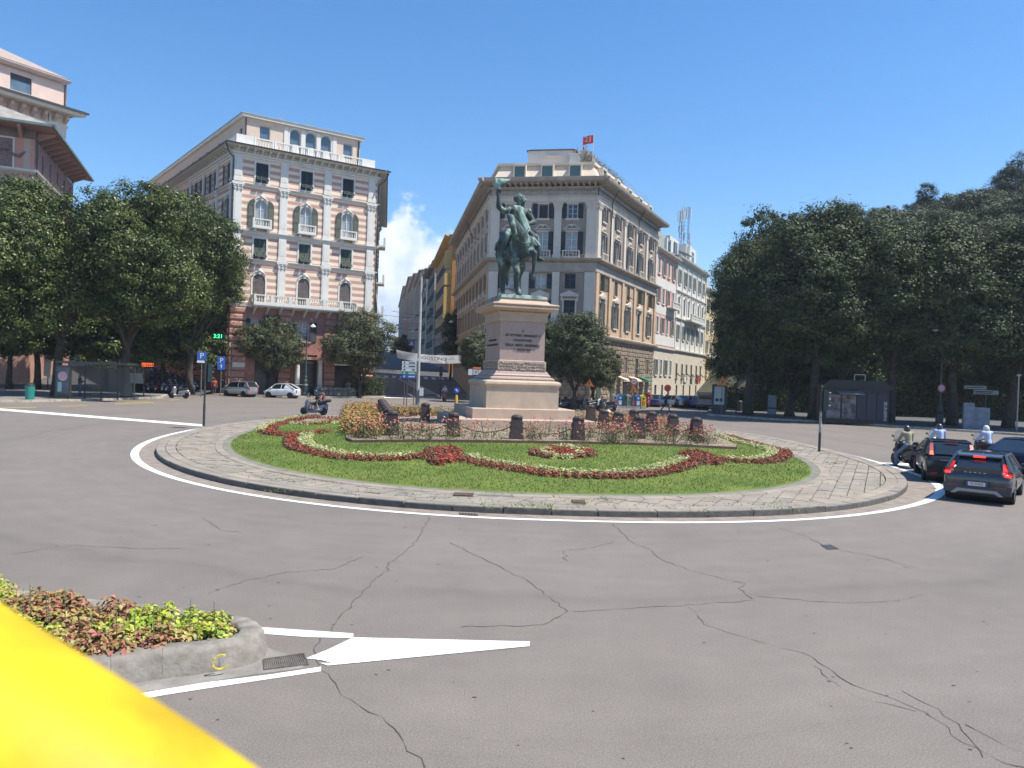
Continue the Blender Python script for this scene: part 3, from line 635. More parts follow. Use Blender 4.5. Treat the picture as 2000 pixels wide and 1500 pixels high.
rl([(-.48, 0, 4.85), (-.92, .1, 4.72), (-1.18, .15, 4.92), (-1.22, .18, 5.15)], [.2, .17, .16, .15]); rl([(-1.2, .17, 5.0), (-1.27, .2, 5.6)], [.16, .09])
rl([(.48, 0, 4.78), (.85, .05, 4.3)], [.22, .17]); rl([(.86, .05, 4.28), (.5, .35, 4.1)], [.17, .11])
rl([(-.25, -.05, 3.7), (-.8, .65, 3.3), (-.95, .55, 2.75), (-.98, .45, 2.3)], [.34, .24, .19, .13]); rl([(-.98, .45, 2.25), (-1.02, .8, 2.12)], [.13, .1])
rl([(.25, -.05, 3.7), (.8, .65, 3.3), (1.0, .6, 2.7), (1.08, .55, 2.2)], [.34, .24, .19, .13]); rl([(1.08, .5, 2.15), (1.22, .85, 2.08)], [.13, .1])
# fingers of the raised hand and of the rein hand
for k in range(4):
    a = -1.36 + k*.055; rl([(a, .2, 5.68), (a-.01, .27, 5.8+.02*(k % 2)), (a+.02, .31, 5.88), (a+.03, .27, 5.95)], [.045, .04, .035, .028])
rl([(-1.2, .18, 5.66), (-1.12, .24, 5.76), (-1.13, .3, 5.84)], [.045, .04, .03]); rl([(-1.3, .2, 5.58), (-1.29, .21, 5.7)], [.09, .085])
for k in range(4): rl([(.46, .38, 4.02+k*.06), (.36, .46, 4.02+k*.06), (.42, .5, 4.0+k*.06)], [.05, .042, .034])
rl([(.48, .4, 4.1), (.44, .38, 4.12)], [.11, .1])
rider = blob('rider', brz, rc, .036, 3); obj('rider', rider, st)
hd = [(S(.04, .02, 5.5), .245, S(.09, .06, 5.42), .225), (S(.17, .14, 5.3), .10, S(.2, .16, 5.12), .05), (S(.24, .18, 5.46), .05, S(.30, .22, 5.39), .045), (S(.2, .16, 5.33), .07, S(.27, .10, 5.30), .03), (S(.17, .22, 5.33), .07, S(.2, .33, 5.30), .03),
      (S(.14, .2, 5.56), .07, S(.2, .12, 5.56), .06), (S(-.03, .22, 5.44), .045, S(-.03, .23, 5.38), .04), (S(.02, -.02, 5.62), .17, S(-.08, -.06, 5.52), .2)]
hc_ = S(.08, .08, 5.42); hd = [(hc_+(a-hc_)*1.13, r1*1.13, hc_+(c-hc_)*1.13, r2*1.13) for a, r1, c, r2 in hd]
obj('head', blob('head', brz, hd, .022, 2), st)
b = MB()
for k in range(9):  # bicorne hat: two swept brims round a crown
    q = k/8; a = -1.55 + q*1.02
    b.tube([S(a, .1 + .22*math.sin(PI*q), 5.85 + .15*q + .12*math.sin(PI*q)), S(a + .08, .1 + .15*math.sin(PI*q), 6.05 + .28*q), S(a + .12, .05, 6.42 + .05*math.cos(q*9) + .04*q)], [.07, .06, .035], 6)
b.M = Matrix.Translation(S(-1.12, .12, 6.12)) @ Matrix.Rotation(.5, 4, 'Y') @ Matrix.Diagonal((.36, .16, .26, 1)); b.lathe([(math.sin(PI*i/8.2+.05), -math.cos(PI*i/8.2+.05)) for i in range(9)], n=12); b.M = Matrix.Identity(4)
obj('hat', blob('hat', bz_pale, [(S(-1.3, .12, 6.0), .16, S(-1.1, .12, 6.28), .24), (S(-1.25, .2, 6.15), .12, S(-.72, .16, 6.42), .06), (S(-1.38, .1, 6.1), .12, S(-1.42, .1, 6.45), .07), (S(-1.42, .1, 6.45), .05, S(-.62, .1, 6.5), .03), (S(-1.1, .2, 6.2), .14, S(-.9, .18, 6.42), .09), (S(-.68, .12, 6.48), .05, S(-.6, .12, 6.52), .05)], .035, 2), st)
# draperies: sash across the breast down to the left knee, cloak folds, saddle cloth
sc_ = []
def sl_(pts, rs):
    for i in range(len(pts)-1): sc_.append((S(*pts[i]), rs[i], S(*pts[i+1]), rs[i+1]))
for o in (-.12, -.02, .09): sl_([(-.25+o, .38, 4.95), (.0+o, .46, 4.55), (.22+o, .5, 4.1), (.38+o, .62, 3.6), (.6+o*1.5, .85, 3.1), (.82+o*2, .9, 2.85)], [.11, .12, .11, .11, .12, .07])
obj('sash', blob('sash', bz_pale, sc_, .03, 2), st)
sc_ = []
for s_ in (-1, 1):
    for k in range(6):
        w0 = .75 - k*.42; x = s_*(.66 + .05*(k % 2)); sl_([(x*.75, w0, 3.52), (x*1.22, w0+.02, 3.1), (x*1.32, w0-.05, 2.62 + .09*(k % 3))], [.13, .12, .07])
    for k in range(5): sl_([(s_*.3, -.2-.1*k, 3.9), (s_*(.62+.04*k), -.1-.14*k, 3.55), (s_*(.92+.04*k), -.1-.16*k, 3.2 - .1*k)], [.12, .1, .05])
obj('saddle_cloth', blob('saddle_cloth', brz, sc_, .04, 2), st)
b = MB()
for s_, u in ((-1, -.86), (1, .86)):
    b.tube([S(u*.75, .1, 4.72+.05), S(u*.62, .1, 4.95)], [.1, .12], 8)
for k in range(5): b.tube([S(-.55-.02*k, .22, 4.9-.05*k), S(-.60, .3, 4.6-.06*k)], [.045, .02], 6)
obj('epaulette', b.mesh('epaulette', bz_pale, smooth=True), st)
# ---------------------------------------------------------------- rose bed and bollards
zb = 0.42
def gz(x, y, z=zb): return G(x, y, z)
bedm = mat('bed_mulch', (0.33, 0.27, 0.20), .95, .35, 3, bump=.6, bscale=14, col2=(.17, .13, .09))
bed = [gz(676, 858).to_2d(), gz(700, 864).to_2d(), gz(1300, 871).to_2d(), gz(1437, 873).to_2d()]
bv = [Vector((-11.0+2.6, 33.6)),]
F0 = gz(690, 864); F1 = gz(1437, 873); B0 = gz(700, 822, .45); B1 = gz(1250, 800, .3)
corner = [gz(676, 857), gz(690, 863), gz(1437, 873), gz(1440, 866), Vector((12.2, 47.5, zb)), Vector((8.5, 51.5, zb)), Vector((-8.5, 51.5, zb)), Vector((-9.8, 46, zb))]
b = MB(); cen = Vector((1.2, 42.5)); vs = [(cen.x, cen.y, zL(*cen)+.03)]; cs2 = []
for i in range(len(corner)):
    a, c = corner[i].to_2d(), corner[(i+1) % len(corner)].to_2d(); cs2 += [a.lerp(c, j/6) for j in range(6)]
for r_i in (.25, .5, .75, .9, 1.0): vs += [(q.x, q.y, zL(q.x, q.y)+.03) for q in [cen.lerp(p, r_i) for p in cs2]]
nn_c = len(cs2); b.add(vs, [(0, 1+i, 1+(i+1) % nn_c) for i in range(nn_c)] + [(1+j*nn_c+i, 1+j*nn_c+(i+1) % nn_c, 1+(j+1)*nn_c+(i+1) % nn_c, 1+(j+1)*nn_c+i) for j in range(4) for i in range(nn_c)])
rb = obj('rose_bed', None, kind='structure'); obj('soil', b.mesh('soil', bedm), rb)
brd = mat('brown_edging', (0.12, 0.06, 0.045), .6, .2, 4)
b = MB(); pts = [(p.x, p.y) for p in corner[:4]] 
for k in range(3):
    a, c = Vector(pts[k]), Vector(pts[k+1]); t = (c-a).normalized(); nn = Vector((t.y, -t.x))
    seg = max(1, int((c-a).length/2.2))
    for j in range(seg):
        p = a + (c-a)*j/seg; q = a + (c-a)*(j+1)/seg - t*.012
        bb = MB(); v = [p, q, q+nn*.04, p+nn*.04]; bb.add([(i.x, i.y, .15) for i in v]+[(i.x, i.y, zL(i.x, i.y)+.11) for i in v], [(0,1,2,3),(4,5,6,7),(0,1,5,4),(1,2,6,5),(2,3,7,6),(3,0,4,7)])
        obj('edging_board', bb.mesh('edging_board', brd), rb)
bolm = mat('bollard_stone', (0.048, 0.032, 0.030), .65, .25, 5, bump=.3, bscale=40)
b = MB(); b.frus(.30, .30, 0, .22, .22, .92); b.frus(.22, .22, .92, .235, .235, .98); 
b.M = Matrix.Translation((0, 0, .98)) ; b.lathe([(.25, 0), (.24, .06), (.16, .12), (.05, .145)], n=8); b.M = Matrix.Identity(4); bolb = b.mesh('shaft', bolm)
b = MB(); b.tube([(.25, 0, .78), (.29, 0, .76), (.29, 0, .70)], .025, 6); rng = b.mesh('ring', iron)
def bollard_at(p, rz, lb): t = thing('bollard', lb, 'bollard', TR(p.x, p.y, zb, rz), 'stone bollards round the monument', None); obj('shaft', bolb, t); obj('ring', rng, t); obj('ring', rng, t, Matrix.Rotation(PI, 4, 'Z')); return t
fl = gz(765, 851); fr_ = gz(1359, 857); u_ = Vector((math.cos(yaw*.35), math.sin(yaw*.35), 0))
front = [(766, 852), (885, 855), (1008, 860), (1128, 862), (1246, 858), (1359, 860)]
fp = [gz(*q) for q in front]; lbf = ['flat capped brown bollard at the left corner of the monument chain', 'brown bollard half hidden by roses in front of the lower step', 'brown domed bollard below the inscription, in the middle of the front chain', 'brown domed bollard in front of the right end of the lower step', 'brown bollard sunk among red roses right of the steps', 'brown bollard at the far right end of the front chain']
for p, l in zip(fp, lbf): bollard_at(p, .1, l)
backp = [gz(752, 847) + Vector((0, 0, 0))]
lrow = [fp[0] + Vector((-.42*k - .1, 2.1*k, 0)) for k in range(1, 7)]
for k, p in enumerate(lrow): bollard_at(p, .1, 'brown bollard %s, left side of the enclosure' % ['next behind the flat corner one', 'third from the front', 'fourth from the front', 'fifth from the front', 'second from the back', 'rearmost'][k])
rpx = [(1313, 851), (1272, 844), (1237, 838), (1206, 845), (1178, 840), (1153, 826)]
rrow = [gz(*q) for q in rpx]
for k, p in enumerate(rrow): bollard_at(p, .1, 'brown bollard %s, right side of the enclosure' % ['nearest the far right end one', 'second inwards from the end', 'in the middle among roses', 'largest beside the steps', 'just right of the lower step', 'farthest back, by the steps'][k])
bollard_at(gz(830, 826), .1, 'tapered brown bollard left of the steps in the shadowed rear chain'); 
def chain(a, c, sag=.28, group='chains of the monument enclosure', lb=''):
    t = thing('chain', lb, 'chain', TR(0, 0, 0), group); L_ = (c-a).length; k = int(L_/.11); b = MB()
    for i in range(k):
        u0 = i/k; u1 = (i+1.25)/k; f = lambda u: a.lerp(c, u) + Vector((0, 0, zb*0 + .72 - sag*4*u*(1-u)))
        b.tube([f(u0), f(min(1, u1))], .028 if i % 2 else .02, 5)
    obj('links', b.mesh('links', mat('chain_rust', (.07, .045, .035), .8, .3, 8)), t)
nm = ['left', 'second from left', 'middle', 'fourth', 'right']
for i in range(5): chain(fp[i], fp[i+1], .42, lb='rusty chain, the %s span of the front row of bollards' % nm[i])
for i in range(5): chain(lrow[i], lrow[i+1], .3, lb='rusty chain on the left side of the enclosure, span %s' % ['nearest the corner', 'second from the corner', 'in the middle', 'second from the rear', 'at the rear'][i])
chain(lrow[-1], gz(830, 826), .5, lb='rusty chain hanging in the rear left span before the flower hedge')
# ---- flowers -------------------------------------------------------------
FC = dict(red=[(.40, .045, .025), (.27, .045, .03), (.44, .09, .035), (.15, .06, .03)], dred=[(.22, .055, .035), (.28, .065, .04), (.13, .07, .03), (.16, .12, .05)], cream=[(.52, .50, .24), (.42, .44, .17), (.24, .32, .07), (.60, .57, .36)],
          rose=[(.60, .12, .08), (.5, .16, .14), (.62, .3, .25)], rleaf=[(.07, .12, .03), (.13, .15, .05), (.20, .13, .06), (.1, .09, .04)], hedge=[(.18, .20, .05), (.30, .22, .07), (.38, .17, .06), (.42, .30, .08), (.12, .15, .04), (.45, .12, .06)],
          col_r=[(.34, .13, .08), (.38, .20, .10), (.30, .18, .07), (.38, .29, .10), (.24, .25, .07), (.40, .14, .11)], col_y=[(.42, .48, .05), (.34, .42, .04), (.50, .48, .12), (.26, .36, .05)], col_o=[(.48, .34, .10), (.50, .42, .14), (.40, .24, .09), (.34, .32, .09)])
fm = colmat('petals', .6, .12)
def tufts(C, kinds, size, n, spread, up=.5, seed=0, hz=.14):
    """bedding plants at C: n leaves each"""
    r = np.random.default_rng(seed); C = np.asarray(C, float); k = len(C)
    P = np.repeat(C, n, 0); o = r.normal(size=P.shape); o /= np.linalg.norm(o, axis=1, keepdims=True); o[:, 2] = np.abs(o[:, 2]); rad = spread * (r.random(len(P))**.4)[:, None]
    P = P + o * rad * np.array([1, 1, hz/spread if spread else 1]); Nn = o + r.normal(size=P.shape)*.5; Nn[:, 2] += up
    V, Fq = leaves(P, Nn, size*(.7+.6*r.random(len(P))), .6, r)
    pal = []; kk = np.repeat(np.asarray(kinds), n); cols = np.zeros((len(P), 3))
    for name in set(kinds):
        i = np.where(kk == name)[0]; c = np.array(FC[name])[r.integers(0, len(FC[name]), len(i))]; cols[i] = c*(.8+.4*r.random((len(i), 1)))
    return V, Fq, cols
def flowerobj(name, C, kinds, size, n, spread, seed=0, hz=.14, up=.5, kind='stuff', **kw):
    V, Fq, c = tufts(C, kinds, size, n, spread, up, seed, hz)
    return obj(name, npmesh(name, V, Fq, fm, col=c), kind=kind, **kw)
def bandpts(pxs, wpx, lanes, step):
    """plants in lanes along a curve on the lawn"""
    pts = [G(x, y, zL(*G(x, y, .33)[:2])) for x, y in pxs]; out = []
    P = []; 
    for i in range(len(pts)-1):
        for t in np.linspace(0, 1, 12, endpoint=False):
            p0, p1, p2, p3 = pts[max(i-1, 0)], pts[i], pts[i+1], pts[min(i+2, len(pts)-1)]
            P.append(.5*((2*p1)+(-p0+p2)*t+(2*p0-5*p1+4*p2-p3)*t*t+(-p0+3*p1-3*p2+p3)*t**3))
    acc = 0
    for i in range(1, len(P)-1):
        acc += (P[i]-P[i-1]).length
        if acc < step: continue
        acc = 0; t = (P[i+1]-P[i-1]).normalized(); nn = Vector((-t.y, t.x, 0))
        for off, kd in lanes: q = P[i] + nn*(off + rnd.gauss(0, .03)) + t*rnd.gauss(0, .04); out.append(((q.x, q.y, zL(q.x, q.y)), kd))
    return out
fl_ = []
RC = [(-.34, 'dred'), (-.16, 'red'), (.06, 'cream'), (.26, 'cream'), (.44, 'dred')]
RC2 = [(.48, 'cream'), (.32, 'cream'), (.15, 'cream'), (-.03, 'dred'), (-.22, 'red'), (-.40, 'dred')]
fl_ += bandpts([(588, 848), (578, 862), (590, 876), (640, 889), (700, 896), (770, 897), (826, 890)], 0, RC2, .19)
fl_ += bandpts([(895, 893), (950, 907), (1020, 919), (1090, 929), (1160, 932), (1230, 930), (1290, 922), (1340, 907), (1352, 897)], 0, RC2, .19)
fl_ += bandpts([(1400, 898), (1440, 902), (1490, 902), (1520, 892), (1520, 882), (1490, 874), (1450, 864), (1430, 858), (1415, 852)], 0, RC2, .19)
fl_ += bandpts([(518, 842), (530, 833), (560, 823), (590, 817), (615, 814)], 0, [(-.35, 'dred'), (-.12, 'red'), (.15, 'cream'), (.4, 'cream')], .22)
fl_ += bandpts([(516, 843), (545, 850), (590, 850), (640, 843)], 0, [(-.3, 'dred'), (0, 'red'), (.3, 'dred')], .2)
fl_ += bandpts([(580, 826), (620, 829), (655, 823)], 0, [(-.5, 'cream'), (-.2, 'dred'), (.1, 'red'), (.4, 'cream')], .24)
fl_ += bandpts([(600, 816), (640, 817), (668, 816)], 0, [(-.2, 'red'), (.1, 'red')], .24)
def patch(poly, kindf, k):
    xs = [p[0] for p in poly]; ys = [p[1] for p in poly]; out = []
    while len(out) < k:
        x, y = rnd.uniform(min(xs), max(xs)), rnd.uniform(min(ys), max(ys)); ins = False; j = len(poly)-1
        for i in range(len(poly)):
            if (poly[i][1] > y) != (poly[j][1] > y) and x < (poly[j][0]-poly[i][0])*(y-poly[i][1])/(poly[j][1]-poly[i][1]) + poly[i][0]: ins = not ins
            j = i
        if ins: q = G(x, y, zL(*G(x, y, .33)[:2])); out.append(((q.x, q.y, zL(q.x, q.y)), kindf(x, y)))
    return out
fl_ += patch([(826, 896), (832, 880), (858, 876), (890, 876), (902, 886), (896, 899), (870, 910), (840, 908)], lambda x, y: 'red' if x > 850 and rnd.random() < .6 else 'dred', 170)
fl_ += patch([(1328, 889), (1338, 884), (1370, 886), (1392, 893), (1410, 902), (1408, 909), (1380, 908), (1345, 900)], lambda x, y: 'red' if rnd.random() < .4 else 'dred', 150)
cx, cy = 1100, 885
def ck(x, y):
    a = (x-cx)/67; b2 = (y-cy)/11; r = math.hypot(a, b2)
    if r > .8: return 'dred' if a < -.3 or a > .3 else 'cream'
    return 'red' if (abs(a-.15*b2) < .28 or abs(b2) < .18) else 'cream'
fl_ += patch([(cx+67*math.cos(q/16*2*PI), cy+11*math.sin(q/16*2*PI)) for q in range(16)], ck, 270)
flowerobj('flower_bands', [q[0] for q in fl_], [q[1] for q in fl_], .075, 46, .13, 3, .20)
# roses: thin bushes with red heads
rs = []
def rosepatch(poly, k): rs.extend(q[0] for q in patch(poly, lambda x, y: 0, k))
rosepatch([(690, 858), (900, 864), (900, 845), (760, 840), (690, 842)], 60)
rosepatch([(900, 862), (1240, 868), (1240, 852), (900, 850)], 58)
rosepatch([(1180, 868), (1425, 872), (1400, 856), (1300, 840), (1190, 838)], 95)
rosepatch([(1140, 822), (1250, 830), (1330, 845), (1300, 830), (1180, 812)], 30)
V1, F1_, c1 = tufts(rs, ['rleaf']*len(rs), .075, 62, .42, .2, 11, .80)
hd_ = [(p[0]+rnd.gauss(0, .25), p[1]+rnd.gauss(0, .25), p[2]+rnd.uniform(.3, .85)) for p in rs for _ in range(3)]
V2, F2_, c2 = tufts(hd_, ['rose']*len(hd_), .075, 8, .06, .3, 12, .06)
obj('rose_bushes', npmesh('rose_bushes', np.r_[V1, V2], np.r_[F1_, F2_+len(V1)], fm, col=np.r_[c1, c2]), kind='stuff')
b = MB()
for p in rs[::2]:
    for _ in range(3): b.tube([(p[0], p[1], p[2]-.05), (p[0]+rnd.gauss(0, .15), p[1]+rnd.gauss(0, .15), p[2]+rnd.uniform(.4, .8))], [.012, .006], 3, False)
obj('rose_stems', b.mesh('rose_stems', mat('stem_brown', (.09, .08, .04), .9, 0), fix=False), kind='stuff')
# the flowering hedge at the left rear and the low hedge behind the monument
hp = [q[0] for q in patch([(676, 853), (676, 800), (745, 797), (748, 840), (735, 857)], lambda x, y: 0, 150)]
flowerobj('flowering_hedge', hp, ['hedge']*len(hp), .12, 90, .5, 21, .9)
hp = [(rnd.uniform(-9.5, 10.5), rnd.uniform(50.8, 52.6), .3) for _ in range(230)]
flowerobj('rear_hedge', hp, ['hedge']*len(hp), .13, 60, .5, 22, .72)
# ================================================================ buildings
def n2(x, y): l = math.hypot(x, y); return (x/l, y/l)
class Face:
    def __init__(s, bld, O, d, L):   # d runs rightwards seen from outside
        s.b = bld; s.L = L; dx, dy = d; s.d = d; s.O = O
        s.W = Matrix(((dx, -dy, 0, O[0]), (dy, dx, 0, O[1]), (0, 0, 1, 0), (0, 0, 0, 1)))
        s.M = bld['_inv'] @ s.W if False else BINV[bld.name] @ s.W
    def at(s, t, z=0, y=0): return s.M @ Matrix.Translation((t, y, z))
    def end(s): return (s.O[0] + s.d[0]*s.L, s.O[1] + s.d[1]*s.L)
BINV = {}
def building(name, label, O, cat='building', group=None):
    M = TR(O[0], O[1], 0); t = thing(name, label, cat, M, group); BINV[t.name] = M.inverted(); return t
def wall(f, z0, z1, holes, m, t0=0.0, t1=None, dep=.32, name='wall', y=0.0, rev=None):
    t1 = f.L if t1 is None else t1
    H_ = [h for h in holes if h[0] >= t0-1e-6 and h[1] <= t1+1e-6 and h[2] >= z0-1e-6 and h[3] <= z1+1e-6]
    ts = sorted({round(q, 4) for h in H_ for q in h[:2]} | {t0, t1}); zs = sorted({round(q, 4) for h in H_ for q in h[2:]} | {z0, z1}); b = MB()
    for j in range(len(zs)-1):
        zc = (zs[j]+zs[j+1])/2; run = None
        for i in range(len(ts)-1):
            tc_ = (ts[i]+ts[i+1])/2; hole = any(h[0] < tc_ < h[1] and h[2] < zc < h[3] for h in H_)
            if not hole and run is None: run = ts[i]
            if (hole or i == len(ts)-2) and run is not None:
                e = ts[i] if hole else ts[i+1]; b.add([(run, y, zs[j]), (e, y, zs[j]), (e, y, zs[j+1]), (run, y, zs[j+1])], [(0, 1, 2, 3)]); run = None
    for a, c, e, g_ in H_:
        d = y+dep; b.add([(a,y,e),(c,y,e),(c,y,g_),(a,y,g_),(a,d,e),(c,d,e),(c,d,g_),(a,d,g_)], [(0,4,5,1),(1,5,6,2),(2,6,7,3),(3,7,4,0)])
    return obj(name, b.mesh(name, m, fix=False), f.b, f.M)
def band(f, prof, m, name='cornice', t0=-.0, t1=None, ext=0.0, miter=True):
    """moulding swept along a face; prof = [(out, z)...], ends mitred by the overhang"""
    t1 = f.L if t1 is None else t1; b = MB(); k = len(prof); vs = []
    for o, z in prof: vs.append((t0 - (o if miter else 0), -o, z))
    for o, z in prof: vs.append((t1 + (o if miter else 0), -o, z))
    fs = [(j, j+1, k+j+1, k+j) for j in range(k-1)] + [tuple(range(k)), tuple(range(2*k-1, k-1, -1)), (k-1, 0, k, 2*k-1)]
    b.add(vs, fs); return obj(name, b.mesh(name, m), f.b, f.M)
def quadpath(f, fn): pass
WM = {}
def arcpts(w, h, k=8):  # arch head polyline for opening w x h (semicircular top)
    r = w/2; zc = h - r; return [(r*math.cos(q), zc + r*math.sin(q)) for q in [PI*i/k for i in range(k+1)]]
def winset(key, w, h, fm_, sm=None, arch=False, shut=None, sur=None, sill=True, hood=None, dark=False, keyst=False, mull=True, gl=None, bars=2):
    """meshes of one window type: list of (name, mesh)"""
    if key in WM: return WM[key]
    out = []; b = MB(); y0 = .16; fw = .07; zt = h - (w/2 if arch else 0)
    b.box(-w/2, -w/2+fw, y0, y0+.08, 0, zt); b.box(w/2-fw, w/2, y0, y0+.08, 0, zt); b.box(-w/2+fw, w/2-fw, y0, y0+.08, 0, fw)
    if not arch: b.box(-w/2+fw, w/2-fw, y0, y0+.08, h-fw, h)
    if mull: b.box(-.045, .045, y0-.01, y0+.075, fw, h-fw)
    for k in range(bars): z = h*(k+1)/(bars+1); b.box(-w/2+fw, w/2-fw, y0+.01, y0+.07, z-.02, z+.02)
    if arch:
        ap = arcpts(w, h); ip = [(x*.88, (z-zt)*.88+zt) for x, z in ap]
        for i in range(8): b.prism([ap[i], ap[i+1], ip[i+1], ip[i]], y0, y0+.08)
    out.append(('window', b.mesh('window', fm_)))
    b = MB(); b.add([(-w/2, y0+.05, 0), (w/2, y0+.05, 0), (w/2, y0+.05, h), (-w/2, y0+.05, h)], [(0, 1, 2, 3)]); out.append(('pane', b.mesh('pane', gl or GL)))
    if sur:
        b = MB(); s_ = .17; pr = .06
        b.box(-w/2-s_, -w/2, -pr, .04, 0, zt); b.box(w/2, w/2+s_, -pr, .04, 0, zt)
        if arch:
            ap = arcpts(w, h); op = [(x*(1+2*s_/w), (z-zt)*(1+2*s_/w)+zt) for x, z in ap]
            for i in range(8): b.prism([ap[i], ap[i+1], op[i+1], op[i]], -pr, .04)
            for sg in (1, -1):
                q = [(w/2*sg, h)] + [(x*1, z) for x, z in (ap[:5] if sg > 0 else ap[4:][::-1])]; b.prism(q, .003, .12)
        else: b.box(-w/2-s_, w/2+s_, -pr, .04, h, h+s_)
        if keyst:
            b.box(-.14, .14, -.16, -pr+.0, h-.05, h+.45); b.lathe([(.02, -.1), (.2, .0), (.2, .16), (.02, .26)], (0, -.12, h+.3), 8); 
            for sg in (1, -1): b.tube([(sg*.15, -.09, h+.28), (sg*.45, -.09, h+.16), (sg*.7, -.09, h-.12), (sg*.62, -.09, h-.3)], [.09, .07, .05, .03], 5)
        out.append(('surround', b.mesh('surround', sur)))
    if sill:
        b = MB(); b.box(-w/2-.22, w/2+.22, -.17, .15, -.16, -.0); b.box(-w/2-.15, w/2+.15, -.10, .0, -.24, -.16); out.append(('sill', b.mesh('sill', sur or fm_)))
    if hood == 'flat':
        b = MB(); b.box(-w/2-.4, w/2+.4, -.34, 0, h+.62, h+.76); b.box(-w/2-.3, w/2+.3, -.2, 0, h+.5, h+.62); b.box(-w/2-.32, -w/2-.17, -.2, 0, h+.15, h+.5); b.box(w/2+.17, w/2+.32, -.2, 0, h+.15, h+.5); out.append(('hood', b.mesh('hood', sur)))
    if hood == 'tri':
        b = MB(); a = w/2+.42; b.box(-a, a, -.34, 0, h+.42, h+.56); b.prism([(-a, h+.56), (a, h+.56), (a, h+.64), (0, h+1.12), (-a, h+.64)], -.36, 0); b.prism([(-a+.25, h+.62), (a-.25, h+.62), (0, h+.96)], -.37, -.362)
        b.box(-w/2-.34, -w/2-.17, -.2, 0, h-.1, h+.42); b.box(w/2+.17, w/2+.34, -.2, 0, h-.1, h+.42); out.append(('pediment', b.mesh('pediment', sur)))
    if hood == 'orn':
        b = MB(); a = w/2+.35
        for sg in (1, -1): b.tube([(0, -.1, h+.75), (sg*.3, -.12, h+.8), (sg*.62, -.1, h+.55), (sg*.8, -.08, h+.35)], [.10, .09, .07, .05], 6)
        b.box(-a, a, -.22, 0, h+.26, h+.36); b.lathe([(.02, -.12), (.16, 0), (.02, .16)], (0, -.12, h+.62), 6); out.append(('ornament', b.mesh('ornament', sur)))
    def leaf(ww, hh):
        b = MB(); fr_ = .07; d = .04
        b.box(-ww/2, -ww/2+fr_, 0, d, 0, hh); b.box(ww/2-fr_, ww/2, 0, d, 0, hh); b.box(-ww/2+fr_, ww/2-fr_, 0, d, 0, fr_); b.box(-ww/2+fr_, ww/2-fr_, 0, d, hh-fr_, hh); b.box(-ww/2+fr_, ww/2-fr_, 0, d, hh*.42, hh*.42+fr_)
        k = int(hh/.11)
        for i in range(k): z = fr_ + (hh-2*fr_)*i/k; b.add([(-ww/2+fr_, .034, z+.09), (ww/2-fr_, .034, z+.09), (ww/2-fr_, .004, z), (-ww/2+fr_, .004, z)], [(0, 1, 2, 3)])
        return b
    if shut == 'open':
        me = leaf(w/2+.02, zt if arch else h); 
        if arch: 
            me.mesh  # arched leaves: quarter circle heads
            me.prism([(-w/4, zt), (w/4, zt)] + [(-w/4 + w/2*math.cos(q)*1.0, zt + w/2*math.sin(q)) for q in [PI/2*i/5 for i in range(1, 6)]], 0, .04)
        mL = me.mesh('shutter', sm); out.append(('shutter', mL, Matrix.Translation((-w*.78-.04, -.12, 0)) @ (Matrix.Diagonal((-1, 1, 1, 1)) if arch else Matrix.Rotation(-.12, 4, 'Z')))); out.append(('shutter', mL, Matrix.Translation((w*.78+.04, -.12, 0)) @ Matrix.Rotation(.12, 4, 'Z')))
    if shut == 'ajar':
        mL = leaf(w/2+.02, h).mesh('shutter', sm); out.append(('shutter', mL, Matrix.Translation((-w/2-.02, -.02, 0)) @ Matrix.Rotation(math.radians(250), 4, 'Z') @ Matrix.Translation((w/4, 0, 0)))); out.append(('shutter', mL, Matrix.Translation((w/2+.02, -.02, 0)) @ Matrix.Rotation(math.radians(-60), 4, 'Z') @ Matrix.Translation((w/4, 0, 0))))
    if shut in ('closed', 'flap'):
        if not arch:
            if shut == 'closed':
                mL = leaf(w/2-.01, h-.02).mesh('shutter', sm); out += [('shutter', mL, Matrix.Translation((-w/4, .03, .01))), ('shutter', mL, Matrix.Translation((w/4, .03, .01)))]
            else:
                mL = leaf(w/2-.01, h*.62).mesh('shutter', sm); out += [('shutter', mL, Matrix.Translation((-w/4, .03, h*.37))), ('shutter', mL, Matrix.Translation((w/4, .03, h*.37)))]
                mF = leaf(w/2-.09, h*.40).mesh('shutter_flap', sm); 
                for sg in (-1, 1): out.append(('shutter_flap', mF, Matrix.Translation((sg*w/4, .0, h*.38)) @ Matrix.Rotation(math.radians(-48), 4, 'X') @ Matrix.Translation((0, 0, -h*.40))))
        else:
            b = MB(); ap = arcpts(w-.04, h-.02)
            b.prism([(w/2-.02, 0)] + ap + [(-w/2+.02, 0)], .06, .10)
            for k in range(int(h/.14)): z = .1+k*.14; b.box(-w/2+.1 if z < zt else -w*.3, -.05, .035, .06, z, z+.09); b.box(.05, w/2-.1 if z < zt else w*.3, .035, .06, z, z+.09)
            for z in (h*.28, h*.5, h*.7): b.box(-w/2+.04, w/2-.04, .025, .06, z, z+.05)
            b.box(-.03, .03, .02, .06, 0, h*.97); out.append(('shutter', b.mesh('shutter', sm)))
    WM[key] = out; return out
def put(f, ws, t, z, skip=()):
    w = obj('window', ws[0][1], f.b, f.at(t, z))
    for e in ws[1:]:
        if e[0] in skip: continue
        obj(e[0], e[1], w, e[2] if len(e) > 2 else None)
    return w
def hole(t, z, w, h): return (t-w/2, t+w/2, z, z+h)
